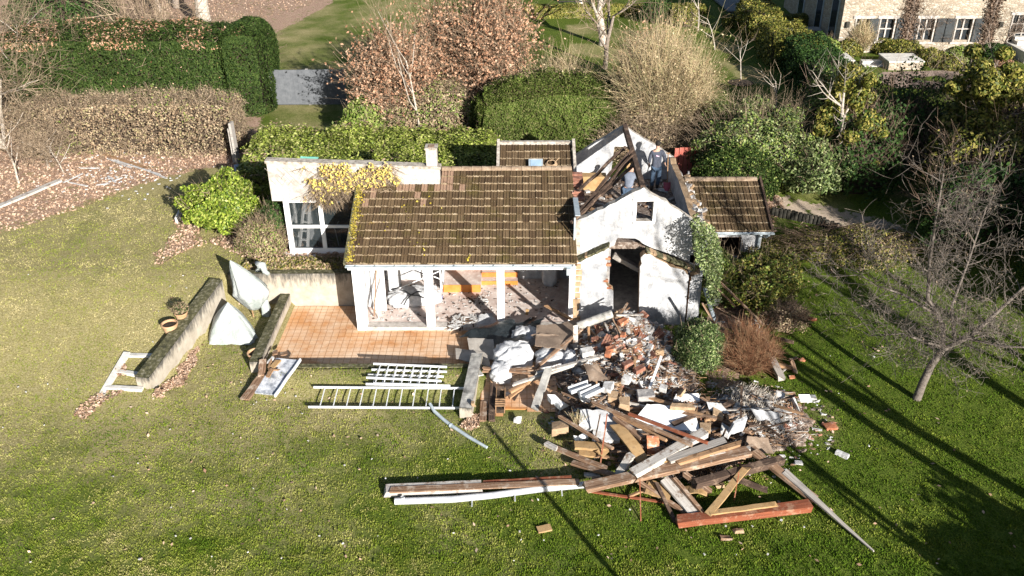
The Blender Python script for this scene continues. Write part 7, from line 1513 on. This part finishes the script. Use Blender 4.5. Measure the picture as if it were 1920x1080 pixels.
# standing worker, seen from behind
FZ = 2.68; px_, py_ = 4.62, 29.0
pm = thing('person', 'worker standing on the attic floor in a dark jacket and jeans, back turned', 'person', (px_, py_, FZ))
o_ = lambda x, y, z: (px_+x, py_+y, FZ+z)
nd = {'pel': (o_(0, 0, .92), (.12, .1)), 'sp': (o_(0, .02, 1.12), (.13, .1)), 'ch': (o_(.0, .04, 1.32), (.15, .11)), 'nk': (o_(0, .05, 1.48), .055), 'hd0': (o_(0, .07, 1.56), .07), 'hd1': (o_(.01, .08, 1.66), .085), 'hd2': (o_(.01, .08, 1.73), .06),
      'sl': (o_(-.17, .04, 1.4), .07), 'el': (o_(-.25, .03, 1.13), .05), 'wl': (o_(-.23, .15, .9), .032), 'sr': (o_(.17, .04, 1.4), .07), 'er': (o_(.27, .05, 1.14), .05), 'wr': (o_(.3, .16, .93), .032),
      'hl': (o_(-.09, 0, .86), .1), 'kl': (o_(-.11, .0, .48), .07), 'al': (o_(-.12, -.03, .1), .045), 'tl': (o_(-.13, .12, .04), .04), 'hr': (o_(.09, 0, .86), .1), 'kr': (o_(.12, .06, .48), .07), 'ar': (o_(.08, .05, .1), .045), 'tr': (o_(.1, .2, .04), .04)}
ed = [('pel', 'sp'), ('sp', 'ch'), ('ch', 'nk'), ('nk', 'hd0'), ('hd0', 'hd1'), ('hd1', 'hd2'), ('ch', 'sl'), ('sl', 'el'), ('el', 'wl'), ('ch', 'sr'), ('sr', 'er'), ('er', 'wr'), ('pel', 'hl'), ('hl', 'kl'), ('kl', 'al'), ('al', 'tl'), ('pel', 'hr'), ('hr', 'kr'), ('kr', 'ar'), ('ar', 'tr')]
hand(nd, ed, nd['wl'][0], 'wl', (.02, .25, -1), (1, 0, 0), pre='l', curl=(.3, .3, -.2)); hand(nd, ed, nd['wr'][0], 'wr', (.3, .5, -.6), (0, 1, .3), pre='r', curl=(.3, 0, -.6))
skin_body('body', pm, nd, ed, 'skin')
jk = {'b0': (o_(0, 0, .74), (.2, .16)), 'b': (o_(0, .01, .86), (.195, .155)), 'm': (o_(0, .02, 1.05), (.175, .14)), 'c': (o_(0, .04, 1.3), (.2, .14)), 'n': (o_(0, .05, 1.46), .085), 'sl': (o_(-.18, .04, 1.39), .09), 'el': (o_(-.255, .03, 1.13), .068), 'wl': (o_(-.235, .13, .93), .048), 'sr': (o_(.18, .04, 1.39), .09), 'er': (o_(.275, .05, 1.14), .068), 'wr': (o_(.3, .14, .96), .048)}
skin_body('jacket', pm, jk, [('b0', 'b'), ('b', 'm'), ('m', 'c'), ('c', 'n'), ('c', 'sl'), ('sl', 'el'), ('el', 'wl'), ('c', 'sr'), ('sr', 'er'), ('er', 'wr')], 'jacket')
jn = {'p': (o_(0, 0, .9), (.16, .12)), 'hl': (o_(-.09, 0, .82), .11), 'kl': (o_(-.11, .0, .48), .085), 'al': (o_(-.12, -.03, .12), .07), 'hr': (o_(.09, 0, .82), .11), 'kr': (o_(.12, .06, .48), .085), 'ar': (o_(.08, .05, .12), .07)}
skin_body('jeans', pm, jn, [('p', 'hl'), ('hl', 'kl'), ('kl', 'al'), ('p', 'hr'), ('hr', 'kr'), ('kr', 'ar')], 'jeans')
for s_, a_, t_ in (('l', 'al', 'tl'), ('r', 'ar', 'tr')):
    A_, T_ = np.array(nd[a_][0]), np.array(nd[t_][0]); mb = MB(); mb.tube([A_-(0, .04, .05), (A_+T_)/2-(0, 0, .02), T_], [.055, .05, .04], 10); mb.tube([A_-(0, .02, .05), A_+(0, -.01, .08)], [.055, .06], 10); mb.build('boot', 'boots', pm, smooth=True)
ball('hair', pm, o_(.01, .065, 1.685), (.095, .105, .1), 'hair')
mb = MB(); p0, p1 = np.array(o_(-.06, -.105, 1.3)), np.array(o_(.05, -.108, 1.27)); mb.obox(p0, p1, .01, .035, up=(0, 0, 1)); mb.build('badge', surf('pink print', [(.6, .35, .5), (.7, .5, .6)], 3, .8), pm)
# crouching worker
qx, qy = 3.6, 27.9
pm2 = thing('person', 'worker bending down behind the front gable peak, in a grey blue sweatshirt', 'person', (qx, qy, FZ)); o_ = lambda x, y, z: (qx+x, qy+y, FZ+z)
nd = {'pel': (o_(-.08, -.15, .55), (.12, .11)), 'sp': (o_(-.05, -.05, .74), (.13, .1)), 'ch': (o_(0, .1, .93), (.15, .11)), 'nk': (o_(.05, .22, 1.04), .055), 'hd0': (o_(.07, .27, 1.09), .07), 'hd1': (o_(.09, .32, 1.16), .085), 'hd2': (o_(.1, .36, 1.22), .06),
      'sl': (o_(-.16, .14, .97), .07), 'el': (o_(-.24, .25, .75), .05), 'wl': (o_(-.1, .42, .6), .032), 'sr': (o_(.19, .08, .95), .07), 'er': (o_(.33, .1, .72), .05), 'wr': (o_(.34, .3, .55), .032),
      'hl': (o_(-.17, -.12, .5), .1), 'kl': (o_(-.22, .25, .45), .07), 'al': (o_(-.2, -.02, .1), .045), 'tl': (o_(-.21, .15, .04), .04), 'hr': (o_(.02, -.12, .5), .1), 'kr': (o_(.1, .24, .4), .07), 'ar': (o_(.06, -.05, .1), .045), 'tr': (o_(.07, .12, .04), .04)}
ed = [('pel', 'sp'), ('sp', 'ch'), ('ch', 'nk'), ('nk', 'hd0'), ('hd0', 'hd1'), ('hd1', 'hd2'), ('ch', 'sl'), ('sl', 'el'), ('el', 'wl'), ('ch', 'sr'), ('sr', 'er'), ('er', 'wr'), ('pel', 'hl'), ('hl', 'kl'), ('kl', 'al'), ('al', 'tl'), ('pel', 'hr'), ('hr', 'kr'), ('kr', 'ar'), ('ar', 'tr')]
hand(nd, ed, nd['wl'][0], 'wl', (.3, .6, -.5), (1, -.3, 0), pre='l', curl=(.2, .2, -.5)); hand(nd, ed, nd['wr'][0], 'wr', (-.1, .6, -.6), (1, 0, 0), pre='r', curl=(0, .3, -.5))
skin_body('body', pm2, nd, ed, 'skin')
jk = {'b': (o_(-.08, -.16, .56), (.17, .14)), 'm': (o_(-.05, -.05, .76), (.175, .13)), 'c': (o_(0, .1, .93), (.19, .13)), 'n': (o_(.05, .2, 1.02), .08), 'sl': (o_(-.17, .13, .96), .085), 'el': (o_(-.25, .25, .75), .065), 'wl': (o_(-.12, .4, .62), .045), 'sr': (o_(.2, .08, .94), .085), 'er': (o_(.335, .1, .72), .065), 'wr': (o_(.34, .28, .57), .045)}
skin_body('sweatshirt', pm2, jk, [('b', 'm'), ('m', 'c'), ('c', 'n'), ('c', 'sl'), ('sl', 'el'), ('el', 'wl'), ('c', 'sr'), ('sr', 'er'), ('er', 'wr')], 'jacket2')
jn = {'p': (o_(-.08, -.15, .52), (.15, .12)), 'hl': (o_(-.17, -.12, .5), .1), 'kl': (o_(-.22, .25, .45), .085), 'al': (o_(-.2, -.02, .12), .065), 'hr': (o_(.02, -.12, .5), .1), 'kr': (o_(.1, .24, .4), .085), 'ar': (o_(.06, -.05, .12), .065)}
skin_body('trousers', pm2, jn, [('p', 'hl'), ('hl', 'kl'), ('kl', 'al'), ('p', 'hr'), ('hr', 'kr'), ('kr', 'ar')], 'jeans')
for a_, t_ in (('al', 'tl'), ('ar', 'tr')):
    A_, T_ = np.array(nd[a_][0]), np.array(nd[t_][0]); mb = MB(); mb.tube([A_-(0, .04, .05), (A_+T_)/2-(0, 0, .02), T_], [.055, .05, .04], 10); mb.build('boot', 'boots', pm2, smooth=True)
ball('hair', pm2, o_(.085, .325, 1.19), (.092, .1, .09), 'hair')
# shovel
s0, s1 = np.array((5.02, 29.2, 3.95)), np.array((5.03, 28.95, 2.95)); th = thing('shovel', 'shovel with faded red blade held beside the standing worker', 'shovel', (5.03, 28.9, FZ))
mb = MB(); mb.tube([s0, s1], .018, 8); mb.build('handle', 'woodtan', th); mb = MB(); mb.obox(s0-(.07, 0, 0), s0+(.07, 0, 0), .03, .03); mb.build('grip', 'woodtan', th)
mb = MB(); mb.grid(lambda u, v: (5.03+(u-.5)*.25*(1-.35*(v > .8)), 28.95-v*.12+.04*(u*2-1)**2, 2.96-v*.27), 8, 8); mb.grid(lambda u, v: (5.03+(u-.5)*.25*(1-.35*(v > .8)), 28.957-v*.12+.04*(u*2-1)**2, 2.96-v*.27), 8, 8); mb.build('blade', 'pink', th)
for o in list(scene.objects):
    if '_loc' in o: del o['_loc']
